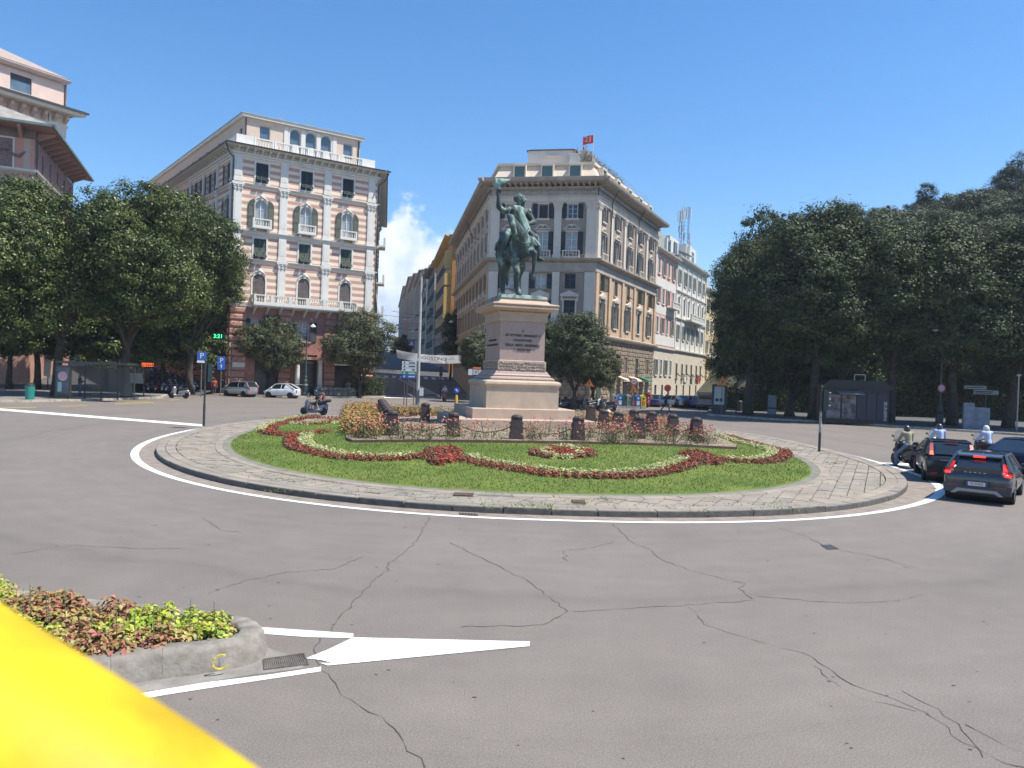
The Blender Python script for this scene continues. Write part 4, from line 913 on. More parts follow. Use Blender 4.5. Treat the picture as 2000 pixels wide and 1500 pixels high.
def balus(L, h=.9, m=None, step=.3, dep=.0, r=.075, name='balustrade', rail=True):
    b = MB(); 
    if rail: b.box(-L/2, L/2, -.11, .11, h-.12, h); b.box(-L/2, L/2, -.11, .11, 0, .14)
    k = max(2, int((L-.3)/step))
    for i in range(k): x = -L/2 + .15 + (L-.3)*(i+.5)/k; b.lathe([(r*.6, .14), (r*.55, .2), (r, h*.34), (r*.85, h*.45), (r*.45, h*.65), (r*.6, h-.12)], (x, 0, 0), 6)
    for x in (-L/2+.09, L/2-.09): b.box(x-.1, x+.1, -.12, .12, 0, h+.02)
    return b
def solid(bld, poly, z0, z1, m, name='roof'):
    b = MB(); M = BINV[bld.name]; b.M = M; n = len(poly)
    b.add([(p[0], p[1], z0) for p in poly] + [(p[0], p[1], z1) for p in poly], [tuple(range(n)), tuple(range(2*n-1, n-1, -1))] + [(i, (i+1) % n, n+(i+1) % n, n+i) for i in range(n)])
    return obj(name, b.mesh(name, m), bld)
def frustum(bld, p0, z0, p1, z1, m, name='roof', cap=True):
    b = MB(); b.M = BINV[bld.name]; n = len(p0)
    b.add([(p[0], p[1], z0) for p in p0] + [(p[0], p[1], z1) for p in p1], ([tuple(range(2*n-1, n-1, -1))] if cap else []) + [(i, (i+1) % n, n+(i+1) % n, n+i) for i in range(n)])
    return obj(name, b.mesh(name, m), bld)
def offs(poly, o):
    n = len(poly); r = []
    A = sum(poly[i][0]*poly[(i+1) % n][1]-poly[(i+1) % n][0]*poly[i][1] for i in range(n))/2; sg = 1 if A > 0 else -1
    for i in range(n):
        p0, p1, p2 = Vector(poly[i-1]), Vector(poly[i]), Vector(poly[(i+1) % n]); d1 = (p1-p0).normalized(); d2 = (p2-p1).normalized()
        n1 = Vector((d1.y, -d1.x))*sg; n2_ = Vector((d2.y, -d2.x))*sg; k = n1+n2_; k = k/max(.3, k.dot(n1)); r.append((p1.x+k.x*o, p1.y+k.y*o))
    return r
GL = glass('window_glass', (.035, .05, .065), .08); GLb = glass('window_glass_sky', (.10, .15, .19), .05); GLc = mat('curtained_glass', (.30, .33, .34), .15, .25, 1.2, spec=.7)
shg = mat('shutter_green', (.050, .068, .050), .6, .2, 2); shd = mat('shutter_dark', (.022, .032, .038), .6, .2, 2); shb = mat('shutter_brown', (.16, .13, .115), .65, .15, 2); shw = mat('shutter_grey', (.16, .19, .17), .6, .2, 2)
whit = mat('white_stucco', (.66, .64, .59), .75, .05, 1.5, dirt=.18); whiw = mat('white_frame', (.62, .62, .60), .5, .04, 3)
gut = mat('dark_gutter', (.035, .04, .045), .45, .1, 3)
def stripemat(name, a, c, per, ph=0.0, duty=.5, ax=2):
    m = mat(name, c, .8, .05, 1.0, dirt=.10); nt = m.node_tree; N = nt.nodes; L = nt.links; b = N['Principled BSDF']; src = b.inputs['Base Color'].links[0].from_socket
    g_ = N.new('ShaderNodeNewGeometry'); s_ = N.new('ShaderNodeSeparateXYZ'); L.new(g_.outputs['Position'], s_.inputs[0])
    def mth(op, x, y):
        k = N.new('ShaderNodeMath'); k.operation = op; L.new(x, k.inputs[0]); k.inputs[1].default_value = y; return k.outputs[0]
    v = mth('LESS_THAN', mth('FRACT', mth('DIVIDE', mth('ADD', s_.outputs[ax], ph), per), 0), duty)
    x = N.new('ShaderNodeMix'); x.data_type = 'RGBA'; L.new(v, x.inputs[0]); L.new(src, x.inputs[6]); x.inputs[7].default_value = (*a, 1); L.new(x.outputs[2], b.inputs['Base Color']); return m
strp = stripemat('striped_stucco', (.49, .295, .235), (.77, .65, .51), .735, .1, .5)
redst = mat('red_stucco', (.34, .165, .13), .8, .12, .8, dirt=.15); redst2 = mat('red_stucco_pale', (.44, .23, .175), .8, .10, 3, dirt=.12)
# ---------------------------------------------------------------- striped palazzo
PO = (-30.38, 82.0); df = n2(2208, 1500); dl = n2(-1160, 1500); LF, LL = 16.5, 56.0
pal = building('striped_palazzo', 'six storey palazzo with pink and cream striped walls and white pilasters, left of the street', PO)
fA = Face(pal, PO, df, LF); oL = (PO[0]+dl[0]*LL, PO[1]+dl[1]*LL); fB = Face(pal, oL, (-dl[0], -dl[1]), LL)
eA = fA.end(); sdv = (-0.164, .986); fC = Face(pal, eA, n2(*sdv), 34)
ta = winset('pal_top', 1.34, 2.15, whiw, shd, shut='flap', sur=whit, gl=GL)
tb = winset('pal_arch', 1.3, 3.0, whiw, shg, arch=True, shut='open', sur=whit, keyst=True, gl=GLc, sill=False)
tc3 = winset('pal_row3', 1.34, 2.25, whiw, shg, shut='flap', sur=whit, gl=GL)
td = winset('pal_arch2', 1.34, 3.15, whiw, shb, arch=True, shut='closed', sur=whit, keyst=True, sill=False)
tsid = winset('pal_side_top', 1.2, 2.2, whiw, shd, shut='open', sur=whit, gl=GL)
tg = winset('pal_ground', 1.5, 2.2, whiw, shd, shut='open', sur=redst2, gl=GLb, sill=True)
bays = (2.98, 7.95, 12.85); hs_ = []
for t in bays: hs_ += [hole(t, 23.0, 1.34, 2.15), hole(t, 18.2, 1.3, 3.05), hole(t, 14.75, 1.34, 2.25), hole(t, 10.02, 1.34, 3.2)]
wall(fA, 10.0, 25.6, hs_, strp)
for t in bays:
    put(fA, ta, t, 23.0); put(fA, tb, t, 18.2); put(fA, tc3, t, 14.75); put(fA, td, t, 10.05)
    bk = obj('balcony', MB().box(-1.02, 1.02, -.75, .0, 0, .18).box(-.8, -.55, -.5, 0, -.35, 0).box(.55, .8, -.5, 0, -.35, 0).mesh('balcony', whit), pal, fA.at(t, 18.02)); obj('balustrade', balus(2.0, .88, r=.07, step=.26).mesh('balustrade', whit), bk, Matrix.Translation((0, -.62, .18)))
# pilasters with capitals
pm = MB(); pm.box(-.42, .42, -.16, 0, 0, 1); 
def pilaster(f, t, z0, z1, w=.84, m=whit, cap=True, pr=.16, panel=True):
    b = MB(); b.box(-w/2, w/2, -pr, 0, 0, z1-z0); b.box(-w/2-.08, w/2+.08, -pr-.06, 0, 0, .35)
    if panel: b.box(-w/2+.14, w/2-.14, -pr-.02, -pr, .6, z1-z0-(.9 if cap else .3)); 
    o = obj('pilaster', b.mesh('pilaster', m), f.b, f.at(t, z0))
    if cap:
        c = MB(); zc = z1-z0-.75; c.frus(w/2+.02, pr+.02, zc, w/2+.16, pr+.14, zc+.6) ; c.box(-w/2-.2, w/2+.2, -pr-.2, 0, zc+.6, zc+.75); 
        for sg in (-1, 0, 1):
            c.lathe([(.02, 0), (.09, .1), (.07, .25), (.02, .3)], (sg*(w/2-.05), -pr-.08, zc+.05), 6); c.lathe([(.02, 0), (.1, .1), (.08, .2), (.02, .28)], (sg*(w/2), -pr-.12, zc+.32), 6)
        obj('capital', c.mesh('capital', m), o)
    return o
for t in (.46, 5.4, 10.4, 15.75):
    for z0, z1 in ((10.0, 14.62), (17.78, 22.62)): pilaster(fA, t, z0, z1)
    for z0, z1 in ((14.78, 17.4), (22.86, 25.6)): pilaster(fA, t, z0, z1, cap=False)
for z in (14.62, 22.62): band(fA, [(0, z-.03), (.18, z), (.24, z+.12), (.2, z+.16), (0, z+.18)], whit)
band(fA, [(0, 17.35), (.15, 17.4), (.2, 17.6), (.32, 17.66), (.34, 17.76), (0, 17.8)], whit)
def palcorn(f, mm=whit):
    band(f, [(0, 25.5), (.12, 25.55), (.14, 25.75), (.3, 25.8), (.32, 25.95), (0, 25.96)], mm)
    band(f, [(0, 26.42), (.95, 26.44), (1.05, 26.5), (1.08, 26.6), (0, 26.64)], mm, 'eaves'); band(f, [(1.085, 26.5), (1.16, 26.5), (1.18, 26.66), (1.085, 26.66)], gut, 'gutter')
palcorn(fA); palcorn(fB); palcorn(fC)
wall(fA, 25.6, 26.5, [], whit, y=-.02, name='frieze')
br = MB().prism([(0, 0), (0, .48), (-.85, .48), (-.85, .36), (-.4, .2), (-.2, 0)], -.11, .11, 'x').mesh('bracket', whit); medm = MB().lathe([(.02, 0), (.16, .03), (.02, .08)], n=8).mesh('medallion', whit)
for k in range(20):
    obj('bracket', br, pal, fA.at(.35 + k*.83, 25.95))
    if k < 19: obj('medallion', medm, pal, fA.at(.77 + k*.83, 26.2, -.02) @ Matrix.Rotation(PI/2, 4, 'X'))
for k in range(64): obj('bracket', br, pal, fB.at(.5 + k*.87, 25.95))
# long balcony over the ground storeys
fB_ = obj('balcony', MB().box(-5.9, 5.9, -1.15, 0, -.2, .02).box(-5.9, 5.9, -1.05, -.0, -.34, -.2).mesh('balcony', whit), pal, fA.at(8.1, 9.95))
for k in range(9): obj('corbel', MB().prism([(0, 0), (0, -.8), (-.35, -.5), (-.95, -.1), (-.95, 0)], -.12, .12, 'x').mesh('corbel', whit), fB_, Matrix.Translation((-5.6+k*1.4, 0, -.34)))
for k in range(6): obj('balustrade', balus(1.94, .92, r=.08, step=.27).mesh('balustrade', whit), fB_, Matrix.Translation((-4.9+k*1.96, -1.02, .02)))
for sg in (-1, 1): obj('balustrade', balus(1.0, .92, r=.08).mesh('balustrade', whit), fB_, Matrix.Translation((sg*5.78, -.5, .02)) @ Matrix.Rotation(PI/2, 4, 'Z'))
# ground storeys: rusticated red courses on piers, recessed windows and entrance
band(fA, [(0, 9.5), (.2, 9.55), (.25, 9.8), (.3, 9.98), (0, 10.0)], whit)
gh = [hole(3.0, 6.1, 1.5, 2.2), hole(8.0, 6.1, 1.5, 2.2), hole(13.0, 6.1, 1.5, 2.2), hole(4.2, .05, 2.8, 3.9), hole(8.6, .05, 2.4, 4.6), hole(13.0, .05, 2.2, 3.6)]
wall(fA, 0, 9.6, gh, redst)
for t in (3.0, 8.0, 13.0): put(fA, tg, t, 6.1)
for t, w, h in ((4.2, 2.8, 3.9), (8.6, 2.4, 4.6), (13.0, 2.2, 3.6)): obj('door_opening', MB().box(-w/2, w/2, .30, .34, .05, h).mesh('door_opening', mat('dark_shop', (.03, .03, .035), .3, .2, 2)), pal, fA.at(t, 0))
def course(w, h, d=.22):
    b = MB(); r = h/2; k = [(0, .01), (-d*.7, .06), (-d, r*.55), (-d, h-r*.55), (-d*.7, h-.06), (0, h-.01)]
    b.prism(k, -w/2, w/2, 'x'); return b.mesh('stone_course', redst2)
c1_ = course(1.7, .74); c2_ = course(1.25, .74)
for t, cm, zs_ in ((.85, c1_, range(12)), (6.0, c2_, range(12)), (11.2, c2_, range(12)), (15.75, c1_, range(12))):
    for k in zs_: obj('stone_course', cm, pal, fA.at(t, .35 + k*.765))
band(fA, [(0, 5.15), (.34, 5.18), (.36, 5.4), (0, 5.42)], whit, 'string_course', 0, 1.75, miter=False); band(fA, [(0, 5.15), (.3, 5.18), (.32, 5.4), (0, 5.42)], whit, 'string_course', 10.5, 12, miter=False)
# entrance columns, pale stone
for t in (9.9, 7.3): obj('entrance_column', MB().lathe([(.34, 0), (.34, .9), (.26, 1.0), (.28, 1.1), (.24, 3.6), (.27, 3.7), (.36, 3.95)], n=12).box(-.42, .42, -.42, .42, 0, .7).mesh('entrance_column', whit), pal, fA.at(t, .1, -.75))
obj('entrance_slab', MB().box(-1.9, 1.9, -1.2, 0, 0, .3).mesh('entrance_slab', redst2), pal, fA.at(8.6, 4.08)); obj('street_plaque', MB().box(-.65, .65, -.27, -.225, 0, .5).mesh('street_plaque', whit), pal, fA.at(1.05, 3.0))
# left flank
bl_ = [LL - q for q in (2.2, 7.0, 9.0, 12.6, 14.6, 18.0, 20.2, 23.8, 26.0, 29.4, 31.6, 35, 37.2, 41, 46, 51)]
hs_ = []
for t in bl_: hs_ += [hole(t, 22.7, 1.2, 2.2), hole(t, 18.2, 1.3, 3.05), hole(t, 14.75, 1.34, 2.25), hole(t, 10.02, 1.34, 3.2)]
strs = strp
wall(fB, 10.0, 25.6, hs_, strs)
wall(fB, 25.6, 26.5, [], whit, y=-.02, name='frieze')
for t in bl_:
    if LL - t < 34: put(fB, tsid, t, 22.7)
    if LL - t < 30: put(fB, tb, t, 18.2, skip=()); put(fB, tc3, t, 14.75); put(fB, td, t, 10.05)
for q in (.46, 5.4, 10.8, 16.4, 22.2, 27.8): pilaster(fB, LL-q, 22.86, 25.6, .5, cap=False); pilaster(fB, LL-q, 17.8, 22.6, .6); pilaster(fB, LL-q, 10.0, 14.6, .6)
for z in (14.62, 22.5, 17.5): band(fB, [(0, z-.03), (.18, z), (.24, z+.12), (.2, z+.16), (0, z+.18)], whit)
bk = obj('balcony', MB().box(-4.2, 4.2, -1.2, .0, 0, .2).mesh('balcony', whit), pal, fB.at(LL-8.0, 18.0))
for k in range(4): obj('balustrade', balus(2.05, .95, r=.08, step=.28).mesh('balustrade', whit), bk, Matrix.Translation((-3.1+k*2.07, -1.05, .2)))
for k in range(5): obj('corbel', MB().prism([(0, 0), (0, -.9), (-.35, -.6), (-1.0, -.1), (-1.0, 0)], -.14, .14, 'x').mesh('corbel', whit), bk, Matrix.Translation((-3.6+k*1.8, 0, 0)))
obj('balustrade', balus(1.1, .95, r=.08).mesh('balustrade', whit), bk, Matrix.Translation((4.1, -.55, .2)) @ Matrix.Rotation(PI/2, 4, 'Z'))
gh = [(t-.8, t+.8, 5.6, 8.2) for t in (LL-4, LL-8.5, LL-13, LL-17.5, LL-22)] + [(t-1.1, t+1.1, .8, 3.6) for t in (LL-3, LL-7, LL-12, LL-17, LL-22)]
wall(fB, 0, 10, gh, redst)
for a, c, e, g_ in gh: obj('blind_panel', MB().box(a, c, .1, .14, e, g_).mesh('blind_panel', mat('panel_brown', (.24, .12, .10), .8, .2, 2)), pal, fB.M)
for k in range(13): band(fB, [(0, .4+k*.7), (.05, .43+k*.7), (.05, .98+k*.7), (0, 1.0+k*.7)], redst, 'stone_course')
for k in range(11): obj('stone_course', c1_, pal, fB.at(LL-.85, .35 + k*.765))
# right flank, narrow view along the street
hs_ = [hole(t, z, 1.2, 2.3) for t in (3, 7, 11, 15, 19, 23) for z in (22.7, 18.5, 14.7, 10.3)]
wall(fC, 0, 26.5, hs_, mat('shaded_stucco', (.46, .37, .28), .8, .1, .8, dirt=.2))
for h_ in hs_: put(fC, tsid, (h_[0]+h_[1])/2, h_[2])
for t, z in ((4, 18.2), (5, 13.8), (6, 10.0)):
    bk = obj('balcony', MB().box(-1.4, 1.4, -1.1, .0, 0, .2).mesh('balcony', whit), pal, fC.at(t, z)); obj('balustrade', balus(2.7, .95, r=.09, step=.3).mesh('balustrade', whit), bk, Matrix.Translation((0, -1.0, .2)))
# roof terrace with balustrade, penthouse
eC = fC.end(); back = [PO, eA, (eC[0], eC[1]), (oL[0]+3, oL[1]+2), oL]
solid(pal, back, 26.4, 26.62, mat('terrace', (.35, .3, .27), .9, .1, 1))
pb_ = obj('parapet', MB().box(.0, 1.9, -.08, .12, 0, 1.25).box(14.4, 15.9, -.08, .12, 0, 1.25).mesh('parapet', whit), pal, fA.at(0.15, 26.6))
for t, L_ in ((3.0, 2.1), (4.6+.6, 2.1), (7.25, 1.5), (9.05, 1.5), (10.85, 1.5), (13.2, 2.6)): obj('balustrade', balus(L_, 1.2, r=.08, step=.27).mesh('balustrade', whit), pal, fA.at(t+.1, 26.6))
for a, c in ((6.25, 6.75), (8.05, 8.45), (9.85, 10.25), (11.65, 12.1)): obj('parapet', MB().box(a, c, -.1, .14, 0, 1.25).mesh('parapet', whit), pal, fA.at(.1, 26.6))
wall(fB, 26.6, 27.7, [], whit, 0, LL, y=.1, name='parapet')
at_ = mat('attic_cream', (.62, .50, .40), .8, .05, 1, dirt=.08)
iA = Face(pal, (PO[0]+df[0]*1.5-dl[0]*-1.6, PO[1]+df[1]*1.5+dl[1]*1.6), df, 13.4)
at_w = winset('attic_w', 1.15, 1.75, whiw, shd, gl=GLb, sill=False, mull=False, bars=0); at_a = winset('attic_arch', 1.25, 2.7, whiw, shd, arch=True, sur=whit, gl=GLb, sill=False, mull=False, bars=0)
ah = [hole(2.2, 28.0, 1.15, 1.75), hole(11.9, 27.9, 1.15, 1.75)] + [hole(t, 27.35, 1.25, 2.75) for t in (5.6, 7.4, 9.2)]
wall(iA, 26.6, 30.3, ah, at_, dep=.2)
put(iA, at_w, 2.2, 28.0); put(iA, at_w, 11.9, 27.9)
for t in (5.6, 7.4, 9.2): put(iA, at_a, t, 27.38)
for t in (4.55, 6.5, 8.3, 10.25): pilaster(iA, t, 26.6, 30.1, .45, cap=False, pr=.1, panel=False)
iB0 = (iA.O[0]+dl[0]*42, iA.O[1]+dl[1]*42); iB = Face(pal, iB0, (-dl[0], -dl[1]), 42)
ah = [hole(42-q, 27.6, .9, 1.7) for q in (1.2, 9, 14, 17, 20, 26, 34, 39)]
wall(iB, 26.6, 30.3, ah, at_, dep=.2)
for a in ah: obj('dark_pane', MB().box(a[0], a[1], .12, .14, a[2], a[3]).mesh('dark_pane', GL), pal, iB.M)
iE = iA.end(); rp_ = [iA.O, iE, (iE[0]+dl[0]*10, iE[1]+dl[1]*10), (iE[0]+dl[0]*42-df[0]*4, iE[1]+dl[1]*42-df[1]*4), iB0]
solid(pal, offs(rp_, .35), 30.3, 30.62, whit, 'roof'); solid(pal, offs(rp_, .45), 30.62, 30.68, mat('zinc', (.4, .42, .42), .5, .1, 2), 'roof_edge')
dp = MB(); dp.tube([(0, 0, 0), (0, 0, 3.6)], .07, 6); dpm = dp.mesh('drainpipe', gut); obj('drainpipe', dpm, pal, iA.at(.12, 26.6, -.1)); obj('drainpipe', dpm, pal, iA.at(13.2, 26.6, -.1))
obj('drainpipe', MB().tube([(-1.05, -.9, 26.4), (-.75, -.5, 25.8), (-.1, -.2, 25.2), (-.1, -.12, 24.0), (-.1, -.12, 9.0)], .075, 6).mesh('drainpipe', gut), pal, fA.M); obj('drainpipe', MB().tube([(LF+1.0, -.9, 26.4), (LF+.7, -.5, 25.6), (LF+.1, -.2, 25.0), (LF+.1, -.12, 20.0), (LF+.1, -.12, 8)], .075, 6).mesh('drainpipe', gut), pal, fA.M)
for t, h in ((4.4, 1.3), (7.4, 1.5), (4.0, .7)): obj('roof_antenna', MB().tube([(0, 0, 0), (0, 0, h)], .025, 4).tube([(-.3, 0, h*.8), (.3, 0, h*.8)], .015, 4).mesh('roof_antenna', mat('antenna_metal', (.4, .4, .42), .4, .1, 1)), pal, iA.at(t, 30.6, .6))
obj('air_unit', MB().box(-1, 1, -.5, .5, 0, 1.1).mesh('air_unit', whit), pal, iB.at(12, 26.7, -.9))

# ---------------------------------------------------------------- grey palazzo with chamfered corner
stg = mat('grey_stone', (.30, .25, .205), .85, .10, .7, dirt=.35); stp = mat('pale_pilaster', (.62, .55, .46), .8, .06, 1.2, dirt=.28); stb = mat('corner_block_stone', (.27, .215, .16), .9, .22, 1.3, bump=.3, dirt=.3); stc = mat('cornice_stone', (.40, .345, .285), .85, .12, .8, dirt=.4)
sto = mat('ochre_stone', (.52, .375, .25), .8, .12, .8, dirt=.3)
PR = (9.08, 88.0); LCh = 12.45; PLc = (PR[0]-.981*LCh-.02, PR[1]+.19*LCh)
gp_ = building('corner_palazzo', 'grey classical palazzo with a chamfered corner and heavy cornice, behind the statue', PLc)
dch = n2(PR[0]-PLc[0], PR[1]-PLc[1]); fD = Face(gp_, PLc, dch, math.hypot(PR[0]-PLc[0], PR[1]-PLc[1])); dR = n2(.427, .904); fE = Face(gp_, PR, dR, 26.5); dL3 = n2(-250, 1500); LG = 44.0
oG = (PLc[0]+dL3[0]*LG, PLc[1]+dL3[1]*LG); fG = Face(gp_, oG, (-dL3[0], -dL3[1]), LG)
g1_ = winset('g_top', 1.15, 1.65, whiw, shd, shut='open', sur=stp, hood=None, gl=GL); g2_ = winset('g_tall', 1.25, 2.55, whiw, shd, shut='open', sur=stp, hood='orn', gl=GLc, sill=False)
g3_ = winset('g_mid', 1.25, 1.75, whiw, shg, shut='ajar', sur=sto, gl=GL); g3b = winset('g_mid_open', 1.3, 1.7, whiw, shd, shut='open', sur=stg, gl=GLc); g4_ = winset('g_ped', 1.3, 2.7, whiw, shg, shut='open', sur=stp, hood='tri', gl=GL); g4c = winset('g_ped_closed', 1.3, 2.7, whiw, shd, shut='closed', sur=stp, hood='tri', gl=GL)
g5_ = winset('g_low', 1.2, 2.0, whiw, shb, shut='closed', sur=stb, gl=GL, sill=False); g5f = winset('g_lowf', 1.2, 2.0, whiw, shg, shut='flap', sur=stb, gl=GL, sill=False)
rowz = ((21.4, 1.65), (17.3, 2.55), (13.3, 1.75), (9.3, 2.7), (3.9, 2.0))
def gface(f, ts, pil, lower=True, wins=None, mw=stg, mlo=None):
    hs_ = [hole(t, z, {1.65: 1.15, 2.55: 1.25, 1.75: 1.25, 2.7: 1.3, 2.0: 1.2}[h], h) for t in ts for z, h in rowz]
    wall(f, 16.8, 24.0, hs_, mw); wall(f, 8.3, 16.0, hs_, mlo or mw); wall(f, 0, 8.0, hs_, stb)
    wall(f, 16.0, 16.8, [], mw, y=-.02, name='belt'); 
    band(f, [(0, 16.35), (.25, 16.42), (.55, 16.55), (.65, 16.62), (.68, 16.78), (0, 16.84)], stc); band(f, [(0, 15.2), (.15, 15.22), (.2, 15.32), (.12, 15.36), (.14, 16.3), (0, 16.34)], stc, 'frieze')
    band(f, [(0, 7.7), (.25, 7.78), (.5, 7.95), (.55, 8.15), (.2, 8.3), (0, 8.32)], stc)
    band(f, [(0, 23.2), (.16, 23.25), (.2, 23.4), (.14, 23.42), (.16, 23.8), (.3, 23.86), (.32, 23.95), (0, 24.0)], stp, 'architrave')
    wall(f, 24.0, 24.8, [], stc, y=-.1, name='frieze')
    band(f, [(.1, 24.78), (.3, 24.84), (.35, 25.0), (0, 25.0)], stc); band(f, [(0, 25.25), (.9, 25.36), (1.25, 25.45), (1.35, 25.6), (1.42, 25.84), (0, 25.9)], stc, 'eaves')
    for i, t in enumerate(ts):
        for z, h in rowz:
            if wins and (i, z) in wins: ws = wins[(i, z)]
            else: ws = {1.65: g1_, 2.55: g2_, 1.75: g3_ if f is fE else g3b, 2.7: g4_, 2.0: g5_}[h]
            put(f, ws, t, z)
        obj('balcony', MB().box(-1.05, 1.05, -.38, 0, 0, .1).box(-1.0, -.85, -.36, 0, .1, .75).box(.85, 1.0, -.36, 0, .1, .75).box(-1.02, 1.02, -.38, -.2, .72, .84).box(-.3, -.22, -.34, -.28, .1, .72).box(.22, .3, -.34, -.28, .1, .72).box(-.65, -.58, -.34, -.28, .1, .72).box(.58, .65, -.34, -.28, .1, .72).mesh('balcony', stp), gp_, f.at(t, 16.86))
    for t, w in pil:
        pilaster(f, t, 16.84, 23.2, w, stp, True, .2, False); pilaster(f, t, 8.35, 15.2, w, stp if f is fD else sto, False, .2, False)
gface(fD, (2.35, 6.2, 9.6), [(.55, 1.1), (4.35, .85), (7.95, .85), (LCh-.6, 1.2)], wins={(1, 21.4): winset('g_top_open', 1.15, 1.65, whiw, shd, shut='open', sur=stp, gl=mat('black_room', (.012, .012, .016), .5, 0), mull=False, bars=0), (2, 13.3): winset('g_mid_dark', 1.25, 1.75, whiw, shd, shut='closed', sur=stg), (0, 17.3): g2_, (2, 9.3): g4c})
gface(fE, (2.4, 7.75, 13.0, 18.05, 23.3), [(.5, 1.0), (5.1, .7), (10.4, .7), (15.6, .7), (20.7, .7), (26.0, .9)], mlo=sto, wins={(1, 9.3): g4_, (3, 9.3): g4c, (1, 13.3): winset('g_mid_cl', 1.25, 1.75, whiw, shg, shut='closed', sur=sto), (1, 3.9): g5f, (3, 3.9): g5f, (2, 13.3): winset('g_mid_flap', 1.25, 1.75, whiw, shg, shut='flap', sur=sto)})
gts = [LG - q for q in (2.6, 6.6, 10.6, 14.6, 18.6, 22.6, 26.6, 30.6, 34.6, 38.6, 42.2)]
wst = mat('warm_stone', (.36, .265, .185), .85, .12, .7, dirt=.3)
gface(fG, gts, [(LG-.5, 1.0)] + [(LG - q, .55) for q in (4.6, 8.6, 12.6, 16.6, 20.6, 24.6, 28.6, 32.6, 36.6, 40.6)], mw=wst)
# dentils and consoles
cs = MB().prism([(0, 0), (0, .36), (-.9, .36), (-.9, .22), (-.3, 0)], -.12, .12, 'x').mesh('bracket', stc); dn = MB()
for f, k, stp_ in ((fD, 19, .66), (fE, 40, .66), (fG, 66, .66)):
    for i in range(k): obj('bracket', cs, gp_, f.at(.3 + i*stp_, 25.0, -.0))
for f in (fD, fE, fG):
    b = MB()
    for i in range(int(f.L/.26)): b.box(.05+i*.26, .19+i*.26, -.44, -.3, 24.62, 24.82)
    obj('dentil_row', b.mesh('dentil_row', stc), gp_, f.M)
ro = MB().lathe([(.02, 0), (.2, .02), (.2, .06), (.05, .1)], n=8).mesh('rosette', stc)
for i in range(12): obj('rosette', ro, gp_, fD.at(.6 + i*1.03, 24.4, -.1) @ Matrix.Rotation(PI/2, 4, 'X'))
# rusticated blocks of the base on both street faces
for f, t0_, t1_ in ((fE, 0, 26.5), (fD, 0, LCh), (fG, LG-16, LG)):
    b = MB(); z = .05; r = 0; rr = random.Random(4)
    hol = [hole(t, 3.9, 1.5, 2.2) for t in ((2.4, 7.75, 13.0, 18.05, 23.3) if f is fE else (2.35, 6.2, 9.6) if f is fD else gts)] + ([hole(t, .05, 1.7, 2.9) for t in (2.4, 7.75, 13.0, 18.05, 23.3)] if f is fE else [])
    while z < 7.6:
        hh = .55; t = t0_ + (0 if r % 2 else -.45)
        while t < t1_:
            a, c = max(t, t0_), min(t+.95, t1_); 
            if c-a > .2 and not any(h[0] < (a+c)/2+.35 and h[1] > (a+c)/2-.35 and h[2] < z+hh*.8 and h[3] > z+.1 for h in hol):
                o = rr.uniform(.06, .12); g_ = .035; b.add([(a+g_, -.005, z+g_), (c-g_, -.005, z+g_), (c-g_, -.005, z+hh-g_), (a+g_, -.005, z+hh-g_), (a+.1, -o, z+.1), (c-.1, -o, z+.1), (c-.1, -o, z+hh-.1), (a+.1, -o, z+hh-.1)], [(4, 5, 6, 7), (0, 1, 5, 4), (1, 2, 6, 5), (2, 3, 7, 6), (3, 0, 4, 7)])
            t += .95
        z += hh; r += 1
    obj('rusticated_stones', b.mesh('rusticated_stones', stb), gp_, f.M, kind='stuff')
dsh = mat('dark_shop', (.03, .03, .035), .3)
for i, t in enumerate((2.4, 7.75, 13.0, 18.05, 23.3)):
    d_ = obj('shop_door', MB().box(-.8, .8, -.08, -.02, .0, 2.7).mesh('shop_door', (shg if i < 2 else dsh)), gp_, fE.at(t, .05)); obj('lintel', MB().box(-1.0, 1.0, -.2, -.0, 0, .45).mesh('lintel', whit if i == 2 else stb), gp_, fE.at(t, 2.8))
# mansard storey, sloping cream walls
B2 = [PLc, PR, fE.end(), (fE.end()[0]-6, fE.end()[1]+10), oG]
crm = mat('mansard_cream', (.66, .56, .44), .75, .05, 1, dirt=.08)
o1 = offs(B2, -.3 if True else 0); 
A2 = sum(B2[i][0]*B2[(i+1) % 5][1]-B2[(i+1) % 5][0]*B2[i][1] for i in range(5))
frustum(gp_, offs(B2, -.1), 25.88, offs(B2, -1.1), 27.75, crm, 'mansard'); solid(gp_, offs(B2, -.75), 27.75, 28.05, crm, 'roof_band'); solid(gp_, offs(B2, 1.38), 25.78, 25.9, stc, 'cornice_top')
dorm = MB().box(-.75, -.6, -.1, 1.2, 0, 1.65).box(.6, .75, -.1, 1.2, 0, 1.65).box(-.75, .75, -.1, 1.4, 1.6, 1.78).mesh('dormer', crm); dgl = MB().box(-.6, .6, .02, .06, 0, 1.6).mesh('pane', mat('blind_green', (.06, .13, .14), .5, .1, 2)); dgl2 = MB().box(-.6, .6, .04, .08, 0, 1.6).box(-.04, .04, 0, .04, 0, 1.6).mesh('pane', whiw)
for f, ts in ((fD, (3.2, 6.45, 9.7)), (fE, (2.6, 8, 13, 18, 23))):
    for i, t in enumerate(ts): d_ = obj('dormer', dorm, gp_, f.at(t, 25.92, .25)); obj('pane', dgl, d_)
pent = Face(gp_, (PLc[0]+dch[0]*3.7-dch[1]*2.6, PLc[1]+dch[1]*3.7+dch[0]*2.6), dch, 5.6)
pe = mat('penthouse_stucco', (.58, .54, .50), .8, .06, 1, dirt=.1)
